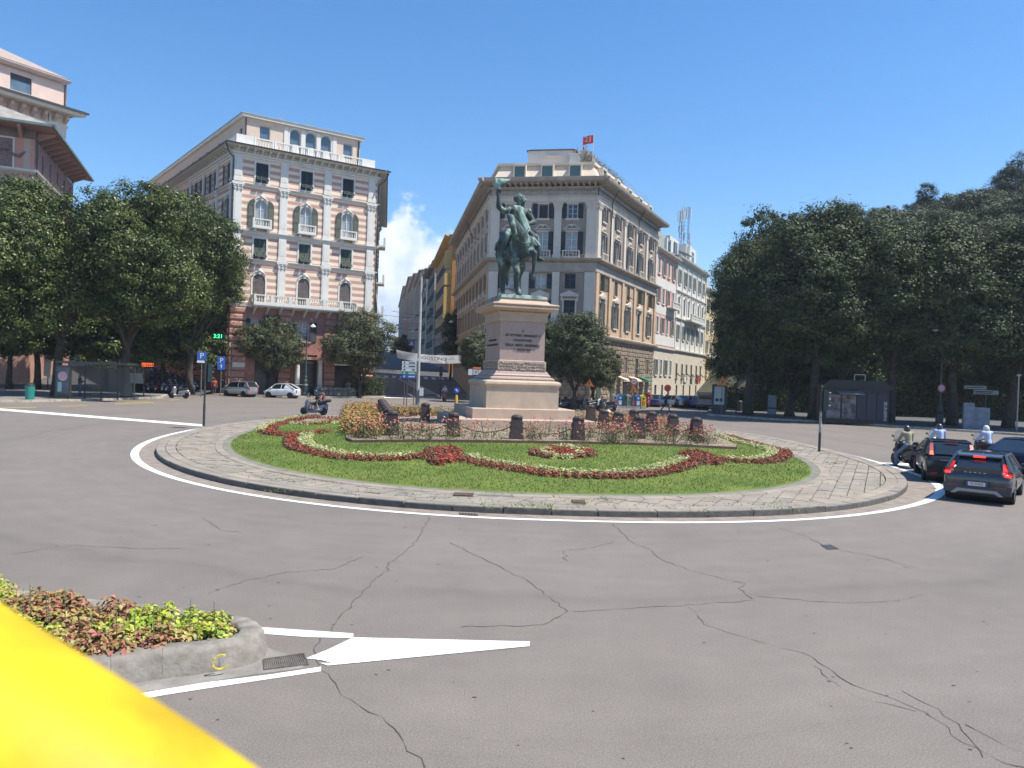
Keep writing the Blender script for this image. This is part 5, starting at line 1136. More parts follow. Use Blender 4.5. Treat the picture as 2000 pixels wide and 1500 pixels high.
wall(pent, 28.0, 30.0, [hole(3.2, 28.5, 1.3, .65)], pe, dep=.15); obj('window', MB().box(-.65, .65, .08, .12, 0, .65).mesh('window', GL), gp_, pent.at(3.2, 28.5)); obj('awning_sill', MB().box(-.9, .9, -.3, .0, .72, .8).mesh('awning_sill', whit), gp_, pent.at(3.2, 28.5))
pp = [pent.O, pent.end()]; nb = (-dch[1]*7, dch[0]*7); pp += [(pp[1][0]+nb[0], pp[1][1]+nb[1]), (pp[0][0]+nb[0], pp[0][1]+nb[1])]
solid(gp_, [(p[0]+(-dch[1])*.02, p[1]+dch[0]*.02) for p in pp], 28.02, 29.95, pe, 'penthouse'); frustum(gp_, offs(pp, .2), 30.0, offs(pp, -.3), 30.25, gut, 'penthouse_roof')
for k, (t, h) in enumerate(((9.35, 1.3), (10.3, 1.7), (11.1, 1.2))): obj('chimney', MB().box(-.55, .55, -.5, .5, 0, h).box(-.65, .65, -.6, .6, h, h+.12).mesh('chimney', whit), gp_, fD.at(t, 28.0, 2.4+.4*k)); obj('chimney_pot', MB().tube([(0, 0, h), (0, 0, h+.7)], .12, 6).tube([(.3, 0, h), (.3, 0, h+.9)], .05, 4).mesh('chimney_pot', mat('pot_red', (.3, .1, .08), .7, .2, 3)), gp_, fD.at(t, 28.0, 2.4+.4*k))
# terrace railing and its plants along the right face
b = MB()
for k in range(28): b.tube([(1+k*.9, 1.2, 28.0), (1+k*.9, 1.2, 29.2)], .02, 4)
b.tube([(1, 1.2, 29.2), (25.3, 1.2, 29.2)], .025, 4); b.tube([(1, 1.2, 28.6), (25.3, 1.2, 28.6)], .02, 4); obj('terrace_railing', b.mesh('terrace_railing', mat('antenna_metal', (.4, .4, .42), .4)), gp_, fE.M)
rgl = np.random.default_rng(9); C_ = np.c_[rgl.uniform(.5, 15, 5200), rgl.uniform(1.5, 2.6, 5200), 28.1 + rgl.random(5200)*(1.1+.4*np.sin(rgl.random(5200)*9))]
V, Fq = leaves(C_, rgl.normal(size=C_.shape), .16, .5, rgl); obj('terrace_plants', npmesh('terrace_plants', V, Fq, leafmat('terrace_leaf', (.05, .09, .03), (.2, .14, .08)), tone=rgl.random(5200)), gp_, fE.M, kind='stuff')
fp_ = fD.at(11.6, 28.0, 1.2); fl = thing('rooftop_flag', 'red flag with white number 21 flying over the corner palazzo terrace', 'flag', BINV[gp_.name].inverted() @ fp_)
obj('pole', MB().tube([(0, 0, 0), (0, 0, 3.4)], .035, 6).mesh('pole', whit), fl)
b = MB(); vs = []; 
for i in range(9):
    for j in range(5): vs.append((-.05-i*.15, .09*math.sin(i*1.1+j*.3), 2.35+j*.24-.03*i))
b.add(vs, [(i*5+j, i*5+j+1, (i+1)*5+j+1, (i+1)*5+j) for i in range(8) for j in range(4)]); obj('cloth', b.mesh('cloth', mat('flag_red', (.62, .06, .06), .7, .1, 2), smooth=True), fl)
text('number', '21', .85, whiw, fl, Matrix.Translation((-.62, -.13, 2.72)) @ UP, .01)
obj('lamp_arm', MB().tube([(0, 0, 0), (-.6, -1.0, .5), (-1.1, -1.6, 2.2), (-1.3, -1.7, 2.6)], .05, 6).mesh('lamp_arm', gut), gp_, fG.at(LG-10, 20.5))
for t in (3.9, 15.3): obj('drainpipe', MB().tube([(0, -1.2, 25.7), (-.3, -.8, 24.9), (-.5, -.45, 24.0), (-.5, -.3, 17.0)], .06, 6).mesh('drainpipe', gut), gp_, fE.at(t+.6, 0))

# ---------------------------------------------------------------- simple blocks of the side streets
def winrow(f, ts, z, ws, w, h): return [(t, z, ws, w, h) for t in ts]
def block(name, label, O, d, L, zb_, zt, rows, m, mb=None, zsplit=None, side=None, depth=14, eav=.7, roofm=None, eavm=None, group=None):
    b_ = building(name, label, O, group=group); f = Face(b_, O, d, L); hs_ = [(t-w/2, t+w/2, z, z+h) for (t, z, ws, w, h) in rows]
    if zsplit: wall(f, zb_, zsplit, hs_, mb); wall(f, zsplit, zt, hs_, m); band(f, [(0, zsplit-.2), (.3, zsplit-.1), (.32, zsplit+.1), (0, zsplit+.12)], eavm or m, miter=False)
    else: wall(f, zb_, zt, hs_, m)
    for t, z, ws, w, h in rows: put(f, ws, t, z)
    e = f.end(); nx, ny = -d[1]*depth, d[0]*depth; poly = [O, e, (e[0]+nx, e[1]+ny), (O[0]+nx, O[1]+ny)]
    b2 = MB(); b2.M = BINV[b_.name]
    for i in (1, 2, 3): p, q = poly[i], poly[(i+1) % 4]; b2.add([(p[0], p[1], zb_), (q[0], q[1], zb_), (q[0], q[1], zt), (p[0], p[1], zt)], [(0, 1, 2, 3)])
    obj('side_walls', b2.mesh('side_walls', side or m), b_)
    band(f, [(0, zt-.35), (eav*.5, zt-.25), (eav, zt-.05), (eav+.05, zt+.12), (0, zt+.14)], eavm or m, 'eaves')
    ctr = ((O[0]+e[0]+nx)/2, 0); frustum(b_, offs(poly, eav*.6), zt+.1, offs(poly, -3.5), zt+1.7, roofm or mat('slate_roof', (.16, .16, .17), .8, .2, 1), 'roof')
    return b_, f
w_or = winset('s_green', 1.1, 2.0, whiw, shd, shut='open', sur=None, gl=GL); w_st = winset('s_stone', 1.1, 2.1, whiw, shd, shut='open', sur=stp, gl=GL); w_cl = winset('s_closed', 1.1, 2.1, whiw, shw, shut='closed', sur=stp, gl=GL)
w_far = winset('s_far', 1.1, 2.1, shd, sur=None, gl=GL, sill=False, mull=False, bars=0)
def gpt(t, o=0.0): return (PLc[0]+dL3[0]*t - o*dL3[1]*-1*-1, PLc[1]+dL3[1]*t)
orng = mat('orange_stucco', (.54, .25, .07), .8, .08, .8, dirt=.15); oryl = mat('yellow_bay', (.68, .44, .13), .8, .05, 1)
cols = [('orange_building', 'orange building with a wide eave and dark shutters, next up the street', orng, 53, 97, 28.4, redst, 11.5),
        ('brown_building', 'dark brown stone building with a narrow balcony, just beyond the orange one', mat('brown_stone', (.20, .125, .085), .85, .15, .8, dirt=.3), 99, 135, 30.2, None, None),
        ('grey_building', 'grey building behind the tall lamp pole in the uphill street', mat('grey_stucco', (.26, .20, .15), .85, .1, .8, dirt=.2), 137, 180, 33.2, None, None),
        ('pink_grey_building', 'dull pink building with a roof terrace, fourth up the street', mat('dull_pink', (.36, .21, .145), .85, .1, .8, dirt=.2), 182, 238, 38.5, None, None),
        ('buff_building', 'buff building beyond the dull pink one in the uphill street', mat('buff', (.34, .22, .14), .85, .1, .8, dirt=.2), 241, 320, 44.5, None, None),
        ('salmon_building', 'salmon building near the far end of the uphill street', mat('salmon', (.34, .17, .10), .85, .1, .8, dirt=.2), 324, 450, 53.0, None, None),
        ('last_building', 'farthest brownish building closing the uphill street', mat('far_brown', (.27, .18, .12), .85, .1, .8), 455, 640, 62.0, None, None)]
for nm_, lb, m_, t0_, t1_, zt, mb_, zs_ in cols:
    L_ = t1_-t0_; zg = max(0, (t0_-6)*.05 if t0_ < 200 else 9.7+(t0_-200)*.09); O_ = (PLc[0]+dL3[0]*t1_, PLc[1]+dL3[1]*t1_); rows = []; nfl = 6; fh = (zt-zg-1.0)/nfl
    stepx = 3.2 if t0_ < 180 else 4.2
    for j in range(1, nfl):
        for i in range(int(L_/stepx)): rows.append((L_ - 1.8 - i*stepx, zg+fh*j+.5, w_or if m_ is orng else (w_st if t0_ < 180 else w_far), 1.1, 2.0 if m_ is orng else 2.1))
    rows = rows[:180]
    bb_, ff = block(nm_, lb, O_, (-dL3[0], -dL3[1]), L_, 0, zt, rows, m_, mb_, zs_, eav=1.5 if m_ is orng else 1.0, depth=18, eavm=(oryl if m_ is orng else None))
    if m_ is orng:
        for z, h in ((22.5, 3.2), (13.0, 6.0), (19.4, 2.2)): obj('corner_bay', MB().box(-1.6, 0, -1.3, 0, 0, h).mesh('corner_bay', oryl), bb_, ff.at(L_-.3, z))
    if t0_ in (99, 137, 182): 
        for z in (zg+9, zg+14): obj('balcony', MB().box(-2.5, 2.5, -1.3, 0, 0, .15).box(-2.5, 2.5, -1.3, -1.24, .15, 1.0).mesh('balcony', gut), bb_, ff.at(L_-4, z))
        for q in (.8, L_-.3): obj('quoin_strip', MB().box(-.6, .3, -.35, 0, 0, zt-zg-1).mesh('quoin_strip', stp), bb_, ff.at(q, zg))
    if t0_ in (137, 182, 241): obj('roof_house', MB().box(-6, 6, 1, 7, 0, 3.2).mesh('roof_house', sto), bb_, ff.at(L_*.5, zt+.2))
O_ = (eA[0]+sdv[0]*44-24, eA[1]+sdv[1]*44); b_, f = block('ochre_building', 'plain ochre building behind the striped palazzo', (O_[0], O_[1]), (1, 0), 14, 0, 25, [], mat('ochre_stucco', (.48, .36, .2), .8, .1, 1))
# right hand row along the square
OE = fE.end(); pk = mat('pink_stucco', (.62, .36, .30), .8, .05, .8, dirt=.1); wh2 = mat('ivory_stucco', (.64, .62, .55), .8, .06, .8, dirt=.14); yl = mat('yellow_stucco', (.62, .50, .28), .8, .07, .8, dirt=.12); yl2 = mat('cream_blocks', (.56, .50, .40), .85, .08, 1, dirt=.2)
wp1 = winset('p1', 1.05, 2.3, whiw, shw, shut='open', sur=whit, gl=GL); wp2 = winset('p2', 1.05, 2.3, whiw, shw, shut='closed', sur=whit, gl=GL); wp3 = winset('p3', 1.1, 2.7, whiw, shw, arch=True, shut='closed', sur=whit, gl=GL, keyst=True, sill=False); wp4 = winset('p4', 1.1, 2.3, whiw, shg, shut='flap', sur=yl2, gl=GL)
rows = [(t, z, (wp1 if (i+j) % 2 else wp2), 1.05, 2.3) for i, t in enumerate((1.6, 4.6, 7.4, 10.6)) for j, z in enumerate((18.9, 14.6, 10.2, 3.9))] + [(t, .3, w_far, 1.1, 2.1) for t in (2, 6, 10)]
pb2, pf = block('pink_house', 'narrow pink and white house right of the corner palazzo', OE, dR, 12.4, 0, 22.3, rows, pk, yl2, 8.0, eavm=whit, side=whit)
for z in (13.3, 17.3): obj('white_band', MB().box(0, 12.4, -.03, 0, z-.3, z+1.0).mesh('white_band', whit), pb2, pf.M)
for z in (9.0,): obj('white_band', MB().box(0, 12.4, -.08, 0, z-.6, z+.9).mesh('white_band', whit), pb2, pf.M)
bk = obj('balcony', MB().box(-2.6, 2.6, -1.0, 0, 0, .15).mesh('balcony', whit), pb2, pf.at(9.3, 14.2)); obj('balustrade', balus(5.1, .95, r=.08, step=.35).mesh('balustrade', whit), bk, Matrix.Translation((0, -.9, .15)))
ag = mat('attic_grey', (.34, .36, .32), .8, .08, 1)
obj('attic', MB().prism([(0.5, 22.4), (11.5, 22.4), (11.5, 25.4), (1.5, 25.9)], 1.0, 9).mesh('attic', ag), pb2, pf.M); obj('attic_window', MB().box(8.6, 10.6, .8, 1.0, 22.6, 25.0).mesh('attic_window', GL), pb2, pf.M); obj('attic_pier', MB().box(8.1, 8.6, .6, 1.0, 22.4, 25.3).box(10.6, 11.0, .6, 1.0, 22.4, 25.3).mesh('attic_pier', whit), pb2, pf.M)
for t, h in ((3, 2.2), (5.5, 2.8), (8, 2.0)): obj('roof_antenna', MB().tube([(t, 3, 25.5), (t, 3, 25.5+h)], .04, 4).tube([(t-.4, 3, 25.2+h), (t+.4, 3, 25.2+h)], .02, 4).mesh('roof_antenna', mat('antenna_metal', (.4, .4, .42), .4)), pb2, pf.M)
O2_ = pf.end(); rows = [(t, z, ws, 1.05 if ws is wp1 else 1.1, h) for t in (2.3, 6.3, 9.6, 13.4, 17.6, 21.2) for z, ws, h in ((18.9, wp1, 2.3), (14.0, wp3, 2.7), (9.9, wp1, 2.3), (3.6, wp4, 2.3))] + [(t, .3, w_far, 1.1, 2.1) for t in (3, 8, 13, 18)]
wb, wf = block('ivory_house', 'ornate ivory house with arched windows and roof aerials, in the right hand row', O2_, dR, 23.9, 0, 23.1, rows, wh2, yl2, 8.1, eavm=whit)
for t in (.3, 4.4, 8.0, 11.5, 15.5, 19.5, 23.6): pilaster(wf, t, 8.2, 22.3, .35, whit, False, .14, False)
for z in (13.2, 17.6): band(wf, [(0, z-.1), (.25, z), (.28, z+.12), (0, z+.14)], whit, miter=False)
bk = obj('balcony', MB().box(-5.5, 5.5, -1.2, 0, -.15, .15).mesh('balcony', whit), wb, wf.at(12.5, 13.3))
for k in range(3): obj('balustrade', balus(3.6, .95, r=.08, step=.35).mesh('balustrade', whit), bk, Matrix.Translation((-3.65+k*3.65, -1.1, .15)))
for k in range(30): obj('bracket', br, wb, wf.at(.5+k*.79, 22.45))
obj('attic', MB().box(1, 7, 1.5, 8, 23.2, 26.6).box(13, 21, 1.5, 8, 23.2, 27.2).box(13.5, 15, 1.0, 1.5, 24, 27).mesh('attic', wh2), wb, wf.M); obj('attic_window', MB().box(3.5, 5.5, 1.3, 1.5, 23.5, 26).box(16, 18.5, 1.3, 1.5, 23.6, 26.4).mesh('attic_window', GL), wb, wf.M); obj('awning', MB().prism([(0, 25.6), (-2.6, 24.6), (-2.6, 24.5), (0, 25.5)], 7.5, 12.6, 'x').mesh('awning', whit), wb, wf.M @ Matrix.Translation((0, 2.4, 0)))
O3_ = wf.end(); rows = [(t, z, wp1 if z > 5 else wp4, 1.05 if z > 5 else 1.1, 2.3) for t in (2.5, 6.5, 10.5, 14.5, 18.5, 22.5, 26) for z in (16.6, 12.6, 8.6, 4.2)]
yb, yf = block('yellow_house', 'pale yellow house partly hidden by the dark trees, end of the right hand row', O3_, dR, 28, 0, 20.6, rows, yl, yl, 8, eavm=whit)
bk = obj('balcony', MB().box(-10, 10, -1.2, 0, -.15, .15).mesh('balcony', whit), yb, yf.at(12, 7.6)); obj('balustrade', balus(20, .95, r=.09, step=.4).mesh('balustrade', whit), bk, Matrix.Translation((0, -1.1, .15)))
for t in (3, 7.5, 12): obj('arched_door', MB().prism([(-.9, 0), (.9, 0), (.9, 2.4), (.5, 3.1), (0, 3.4), (-.5, 3.1), (-.9, 2.4)], -.06, .0).mesh('arched_door', whit), yb, yf.at(t, .2)); obj('door_leaf', MB().box(-.6, .6, -.1, -.06, 0, 2.4).mesh('door_leaf', dsh), yb, yf.at(t, .2))
obj('terrace_block', MB().box(4, 12, 2, 9, 20.8, 23.4).mesh('terrace_block', yl), yb, yf.M)
# roof masts with aerials
def mast(label, f, t, y, z0, h, r):
    M = BINV[f.b.name].inverted() @ f.at(t, z0, y); mt = thing('antenna_mast', label, 'antenna mast', M); mm = mat('mast_blue_grey', (.16, .2, .28), .5, .1, 1); b = MB()
    for sx, sy in ((-r, -r), (r, -r), (0, r)): b.tube([(sx, sy, 0), (sx, sy, h)], .05, 5)
    for k in range(int(h/.7)): z = k*.7; b.tube([(-r, -r, z), (r, -r, z+.35), (0, r, z+.7)], .03, 4)
    obj('lattice', b.mesh('lattice', mm), mt)
    for k in range(4): a = k*1.6+.3; obj('panel_aerial', MB().cbox((0, 0, 0), (.28, .16, 2.0)).mesh('panel_aerial', whiw), mt, Matrix.Translation((math.cos(a)*(r+.3), math.sin(a)*(r+.3), h-1.1)))
    for k in range(3): a = k*2+1; obj('panel_aerial', MB().cbox((0, 0, 0), (.22, .14, 1.2)).mesh('panel_aerial', mat('aerial_grey', (.35, .38, .42), .5, .1, 1)), mt, Matrix.Translation((math.cos(a)*(r+.25), math.sin(a)*(r+.25), h*.55)))
    return mt
m1 = mast('slim lattice mast with small aerials on the ivory house roof', wf, 18.5, 4, 26.8, 7.6, .2); m2 = mast('taller lattice mast with white panel aerials and a round dish on the ivory house roof', wf, 23.0, 4, 23.5, 12.5, .42)
obj('dish', MB().lathe([(.05, 0), (.75, .15), (.78, .3)], n=14).mesh('dish', mat('aerial_grey', (.35, .38, .42), .5)), m2, Matrix.Translation((.4, -.6, 5.6)) @ Matrix.Rotation(PI/2, 4, 'X')); obj('stay', MB().tube([(-2.2, 0, -.5), (-.1, 0, 3.4)], .06, 5).mesh('stay', mat('mast_blue_grey', (.16, .2, .28), .5)), m1)
# ---------------------------------------------------------------- the two buildings at the far left
AO = (-51.6, 82.0); dA = n2(.35, -.936)
bA = building('painted_villa', 'pink building with painted garlands under a deep bracketed eave, behind the left trees', AO)
fa1 = Face(bA, (AO[0]-16, AO[1]-7.5+.0), n2(16, 7.5), math.hypot(16, 7.5)); eR = (AO[0]-.35*22, AO[1]+.936*22); fa2 = Face(bA, AO, n2(-.35, .936), 22)
fa1 = Face(bA, (AO[0]-14, AO[1]-6.6), n2(14, 6.6), math.hypot(14, 6.6))
pnk = stripemat('pink_vertical', (.50, .36, .30), (.56, .27, .20), 1.5, 0, .35, 0); sal = mat('salmon_wall', (.46, .27, .21), .8, .08, 1, dirt=.15)
wv = winset('villa_w', 1.2, 2.6, whiw, shd, shut='closed', sur=whit, gl=GL)
wall(fa1, 23.2, 26.4, [], pnk); wall(fa1, 0, 23.2, [hole(t, z, 1.2, 2.6) for t in (2, 6, 10, 14) for z in (4, 9, 14, 18.6)], sal)
for t in (2, 6, 10, 14):
    for z in (4, 9, 14, 18.6): put(fa1, wv, t, z)
h2 = [hole(t, z, 1.2, 2.6) for t in (3, 7, 11, 15, 19) for z in (4, 9, 14, 18.6)] + [hole(t, 23.5, 1.0, 2.2) for t in (4, 8, 12, 16, 20)]
wall(fa2, 23.2, 26.4, h2, sal); wall(fa2, 0, 23.2, h2, sal)
for h_ in h2:
    if h_[2] > 20: obj('window', MB().box(-.5, .5, .1, .14, 0, 2.2).mesh('window', GL), bA, fa2.at((h_[0]+h_[1])/2, h_[2]))
    else: put(fa2, wv, (h_[0]+h_[1])/2, h_[2])
for f in (fa1, fa2):
    band(f, [(0, 22.8), (.3, 22.95), (.35, 23.15), (0, 23.2)], whit); band(f, [(0, 21.5), (.15, 21.55), (.2, 21.7), (0, 21.75)], whit)
    wall(f, 26.4, 27.3, [], mat('frieze_brown', (.2, .14, .12), .85, .2, 1), y=-.05, name='frieze'); band(f, [(0, 27.3), (1.9, 27.45), (1.95, 27.65), (0, 27.7)], mat('eave_wood', (.36, .20, .15), .8, .1, 1), 'eaves'); band(f, [(1.96, 27.5), (2.12, 27.5), (2.14, 27.75), (1.96, 27.75)], mat('copper_gutter', (.16, .22, .22), .5, .2, 2), 'gutter')
cb = MB().prism([(0, 0), (0, 1.0), (-1.7, 1.0), (-1.7, .8), (-.5, .25)], -.16, .16, 'x').mesh('bracket', sal)
for k in range(11): obj('bracket', cb, bA, fa2.at(1+k*2, 26.4))
for k in range(7): obj('bracket', cb, bA, fa1.at(1+k*2.2, 26.4))
gar = MB(); gar.tube([(-1.7, -.05, .3), (-1.2, -.05, -.35), (-.6, -.05, -.3), (-.2, -.05, .3)], [.1, .2, .2, .12], 6); gar.tube([(1.7, -.05, .0), (1.2, -.05, -.55), (.6, -.05, -.45), (.2, -.05, .3)], [.1, .2, .2, .12], 6); gar.lathe([(.05, -.4), (.35, -.2), (.4, .2), (.1, .55)], (0, -.05, .2), 8); gar.box(-.6, .6, -.04, 0, -1.9, 1.2)
obj('garland', gar.mesh('garland', mat('garland_brown', (.22, .14, .13), .85, .25, 4)), bA, fa1.at(12.9, 25.0))
obj('panel_frame', MB().box(-.75, -.6, -.07, 0, -1.9, 1.2).box(.6, .75, -.07, 0, -1.9, 1.2).box(-.75, .75, -.07, 0, 1.2, 1.35).mesh('panel_frame', whit), bA, fa1.at(12.9, 25.0))
pa = [fa1.O, AO, eR, (eR[0]-16, eR[1]-3)]
frustum(bA, offs(pa, 1.9), 27.7, offs(pa, -5), 31.0, mat('slate_pale', (.27, .25, .22), .8, .25, 1.5, bump=.4, bscale=6), 'roof')
obj('drainpipe', MB().tube([(.1, -.2, 26.4), (.1, -.2, 8)], .08, 6).mesh('drainpipe', gut), bA, fa2.M)
BO = (-69.6, 118.0); dB = n2(7.0, 11.0)
bB = building('tall_pink_building', 'taller pale pink building with an attic window and hipped roof, at the left edge behind', BO)
LB_ = 26.0; fb = Face(bB, (BO[0]-dB[0]*LB_, BO[1]-dB[1]*LB_), dB, LB_); pp1 = mat('pale_pink', (.62, .47, .40), .8, .05, .8, dirt=.1); pp2 = mat('pale_quoin', (.62, .55, .45), .8, .06, .8, dirt=.1)
wall(fb, 0, 40.3, [], pp1, 0, LB_-2.6); wall(fb, 0, 40.3, [], pp2, LB_-2.6, LB_, y=-.15, name='quoins')
for k in range(26): obj('quoin', MB().box(LB_-2.58, LB_, -.2, -.152, 14.1+k, 14.95+k).mesh('quoin', pp2), bB, fb.M)
band(fb, [(0, 38.3), (.2, 38.4), (.25, 38.7), (0, 38.75)], pp2)
for k in range(17): obj('bracket', MB().prism([(0, 0), (0, 1.2), (-1.2, 1.2), (-1.1, .7), (-.3, .2)], -.25, .25, 'x').mesh('bracket', mat('bracket_tan', (.45, .34, .26), .8, .2, 2)), bB, fb.at(.9+k*1.55, 38.8))
band(fb, [(0, 40.2), (1.9, 40.3), (2.1, 40.9), (0, 41.4)], pp2, 'eaves'); band(fb, [(2.1, 40.75), (2.3, 40.75), (2.3, 41.05), (2.1, 41.05)], gut, 'gutter')
wall(fb, 41.2, 45.2, [hole(LB_-6.3, 42.0, 2.9, 2.4)], pp1, 0, LB_-.2, y=.4, name='attic_wall'); obj('attic_window', MB().box(-1.45, 1.45, .6, .66, 0, 2.4).mesh('attic_window', GLb), bB, fb.at(LB_-6.3, 42.0)); obj('blind', MB().box(-1.45, 1.45, .55, .59, 1.6, 2.4).mesh('blind', shd), bB, fb.at(LB_-6.3, 42.0))
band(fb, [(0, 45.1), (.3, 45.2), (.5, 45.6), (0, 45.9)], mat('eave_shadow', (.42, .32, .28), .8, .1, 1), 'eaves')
b2 = MB(); b2.M = BINV[bB.name]; e_ = fb.end(); nx, ny = -dB[1]*18, dB[0]*18; pbx = [fb.O, e_, (e_[0]+nx, e_[1]+ny), (fb.O[0]+nx, fb.O[1]+ny)]
for i in (1, 2, 3): p, q = pbx[i], pbx[(i+1) % 4]; b2.add([(p[0], p[1], 0), (q[0], q[1], 0), (q[0], q[1], 45.2), (p[0], p[1], 45.2)], [(0, 1, 2, 3)])
obj('side_walls', b2.mesh('side_walls', pp1), bB); frustum(bB, offs(pbx, -1.2), 41.3, offs(pbx, -1.2), 45.6, pp1, 'attic_block'); solid(bB, offs(pbx, 1.9), 40.9, 41.2, gut, 'cornice_top')
rfm = mat('pale_roof_tiles', (.34, .27, .235), .85, .12, 3, bump=.3, bscale=12); frustum(bB, offs(pbx, .2), 45.9, offs(pbx, -8.5), 50.6, rfm, 'roof')
for k in range(12): obj('snow_guard', MB().box(-.12, .12, 0, .3, 0, .35).mesh('snow_guard', gut), bB, fb.at(LB_-1.5-k*2.0, 46.2, 1.0))
# low white building and wall glimpsed under the left trees
gl_ = building('low_house', 'pale lit ground floor wall glimpsed between the left tree trunks', (-60, 112)); fg = Face(gl_, (-66, 106), n2(1, .15), 24)
wall(fg, 0, 8, [hole(t, 3.6, 1.1, 2.1) for t in (3, 7, 11, 15, 19)], mat('lit_cream', (.40, .36, .29), .8, .1, .8, dirt=.2))
for t in (3, 7, 11, 15, 19): put(fg, w_far, t, 3.6)
# ================================================================ hill, trees
def sm(x): x = max(0, min(1, x)); return x*x*(3-2*x)
def hillz(x, y): return 17.5*sm((x-30)/26)*sm((y-86)/30) + 6*sm((x-60)/50)*sm((y-86)/40)
b = MB(); nx, ny = 46, 40; vs = []
for j in range(ny):
    for i in range(nx): x = 24 + i*4.2; y = 84 + j*4.6; vs.append((x, y, hillz(x, y) - .01 + (.25*math.sin(x*1.3)*math.cos(y*.9) if hillz(x, y) > .5 else 0)))
b.add(vs, [(j*nx+i, j*nx+i+1, (j+1)*nx+i+1, (j+1)*nx+i) for j in range(ny-1) for i in range(nx-1)]); obj('hill', b.mesh('hill', mat('hill_earth', (.06, .065, .035), .95, .4, .6), smooth=True), kind='structure')
b = MB(); k = 40; vs = []
for i in range(k+1):
    u = i/k; x = -1500 + 2400*u; h = 105 + 60*math.sin(u*7+1) + 22*math.sin(u*23) + 9*math.sin(u*61)
    vs += [(x, 1700, -5), (x, 1900, h*1.05), (x, 2400, h*.9)]
b.add(vs, [(3*i+j, 3*i+j+1, 3*(i+1)+j+1, 3*(i+1)+j) for i in range(k) for j in range(2)]); obj('far_hills', b.mesh('far_hills', mat('far_hill_green', (.06, .085, .05), .95, .35, .01, detail=9), smooth=True), kind='structure')
lf_mag = leafmat('magnolia_leaf', (.026, .046, .010), (.15, .185, .048), .42, .06); lf_oak = leafmat('holm_oak_leaf', (.035, .048, .020), (.150, .165, .080), .55, .08); lf_dk = leafmat('dark_leaf', (.018, .032, .012), (.120, .155, .055), .6, .05); lf_hill = leafmat('hillside_leaf', (.035, .052, .022), (.135, .16, .075), .6, .08); lf_pin = leafmat('pine_needle', (.018, .032, .018), (.055, .080, .045), .6, .04)
bark = mat('bark', (.06, .048, .038), .95, .35, 3, bump=.5, bscale=12)
def crown(seed, R, m, lobes=10, clumps=170, per=170, ls=.28, flat=.35, asp=.5, cone=0.0, inner=.16, lobr=(.36, .58)):
    r = np.random.default_rng(seed); R = np.array(R, float)
    d = r.normal(size=(lobes, 3)); d /= np.linalg.norm(d, axis=1, keepdims=True); d[:, 2] = np.where(d[:, 2] < -flat, -flat, d[:, 2])
    LCn = d * (.40 + .38*r.random((lobes, 1))); LR = r.uniform(*lobr, lobes)
    if cone: LCn[:, :2] *= (1 - cone*np.clip(LCn[:, 2:3]*1.3+.3, 0, 1)); LR *= (1 - cone*.5*np.clip(LCn[:, 2]+.3, 0, 1))
    LCn = np.vstack([LCn, [[0, 0, -.05]]]); LR = np.r_[LR, .62]
    C = []; Nd = []
    while len(C) < clumps:
        j = r.integers(0, lobes+1); v = r.normal(size=3); v /= np.linalg.norm(v); 
        if v[2] < -.75: continue
        p = LCn[j] + v*LR[j]*r.uniform(.86, 1.08); dd = np.linalg.norm(p - LCn, axis=1)/LR; dd[j] = 9
        if dd.min() < .80: continue
        C.append(p); Nd.append(v)
    C = np.array(C); Nd = np.array(Nd); cr = .10*R.mean()**.65 * 1.9 * r.uniform(.35, 1.5, clumps)
    P = np.repeat(C*R, per, 0); o = r.normal(size=P.shape); o /= np.linalg.norm(o, axis=1, keepdims=True)
    rad = (r.random(len(P))**.6 + np.abs(r.normal(size=len(P)))*.35) * np.repeat(cr, per); nd = np.repeat(Nd, per, 0)
    o2 = o + nd*.6; P = P + o*rad[:, None]*np.array([1.15, 1.15, .75]); Nn = o2 + r.normal(size=P.shape)*.55 + [0, 0, .35]
    tone = np.clip(np.repeat(r.uniform(.0, .9, clumps)**1.2, per) + r.normal(size=len(P))*.22, 0, 1)
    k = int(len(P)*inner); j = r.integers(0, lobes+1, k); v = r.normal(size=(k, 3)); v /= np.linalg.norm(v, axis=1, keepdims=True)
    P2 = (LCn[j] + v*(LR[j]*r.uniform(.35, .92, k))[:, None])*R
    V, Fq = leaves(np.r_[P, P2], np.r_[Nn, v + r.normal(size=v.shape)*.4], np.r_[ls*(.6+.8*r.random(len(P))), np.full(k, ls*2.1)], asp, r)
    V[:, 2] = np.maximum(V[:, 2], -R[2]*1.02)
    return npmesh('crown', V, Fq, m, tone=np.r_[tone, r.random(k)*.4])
def trunkmesh(h, r, top, seed=0, spread=.5, lean=0.0):
    rr = random.Random(seed); b = MB(); x = 0; y = 0; pts = [(0, 0, -.1)]; rs = [r*1.35]
    for i in range(1, 5): x += rr.uniform(-.12, .12)*h/4 + lean*h/4; y += rr.uniform(-.1, .1)*h/4; pts.append((x, y, h*i/4)); rs.append(r*(1-.1*i))
    b.tube(pts, rs, 9)
    for k in range(7):
        a = k*2*PI/7 + rr.uniform(-.3, .3); l = (top-h)*rr.uniform(.5, .8); p = Vector(pts[-1]) - Vector((0, 0, h*.12*(k % 3))); q = p + Vector((math.cos(a)*spread*l*.6, math.sin(a)*spread*l*.6, l*.5)); e = p + Vector((math.cos(a)*spread*l*1.2, math.sin(a)*spread*l*1.2, l))
        b.tube([p, q, e], [r*.5, r*.3, r*.1], 6)
    return b.mesh('trunk', bark, smooth=True)
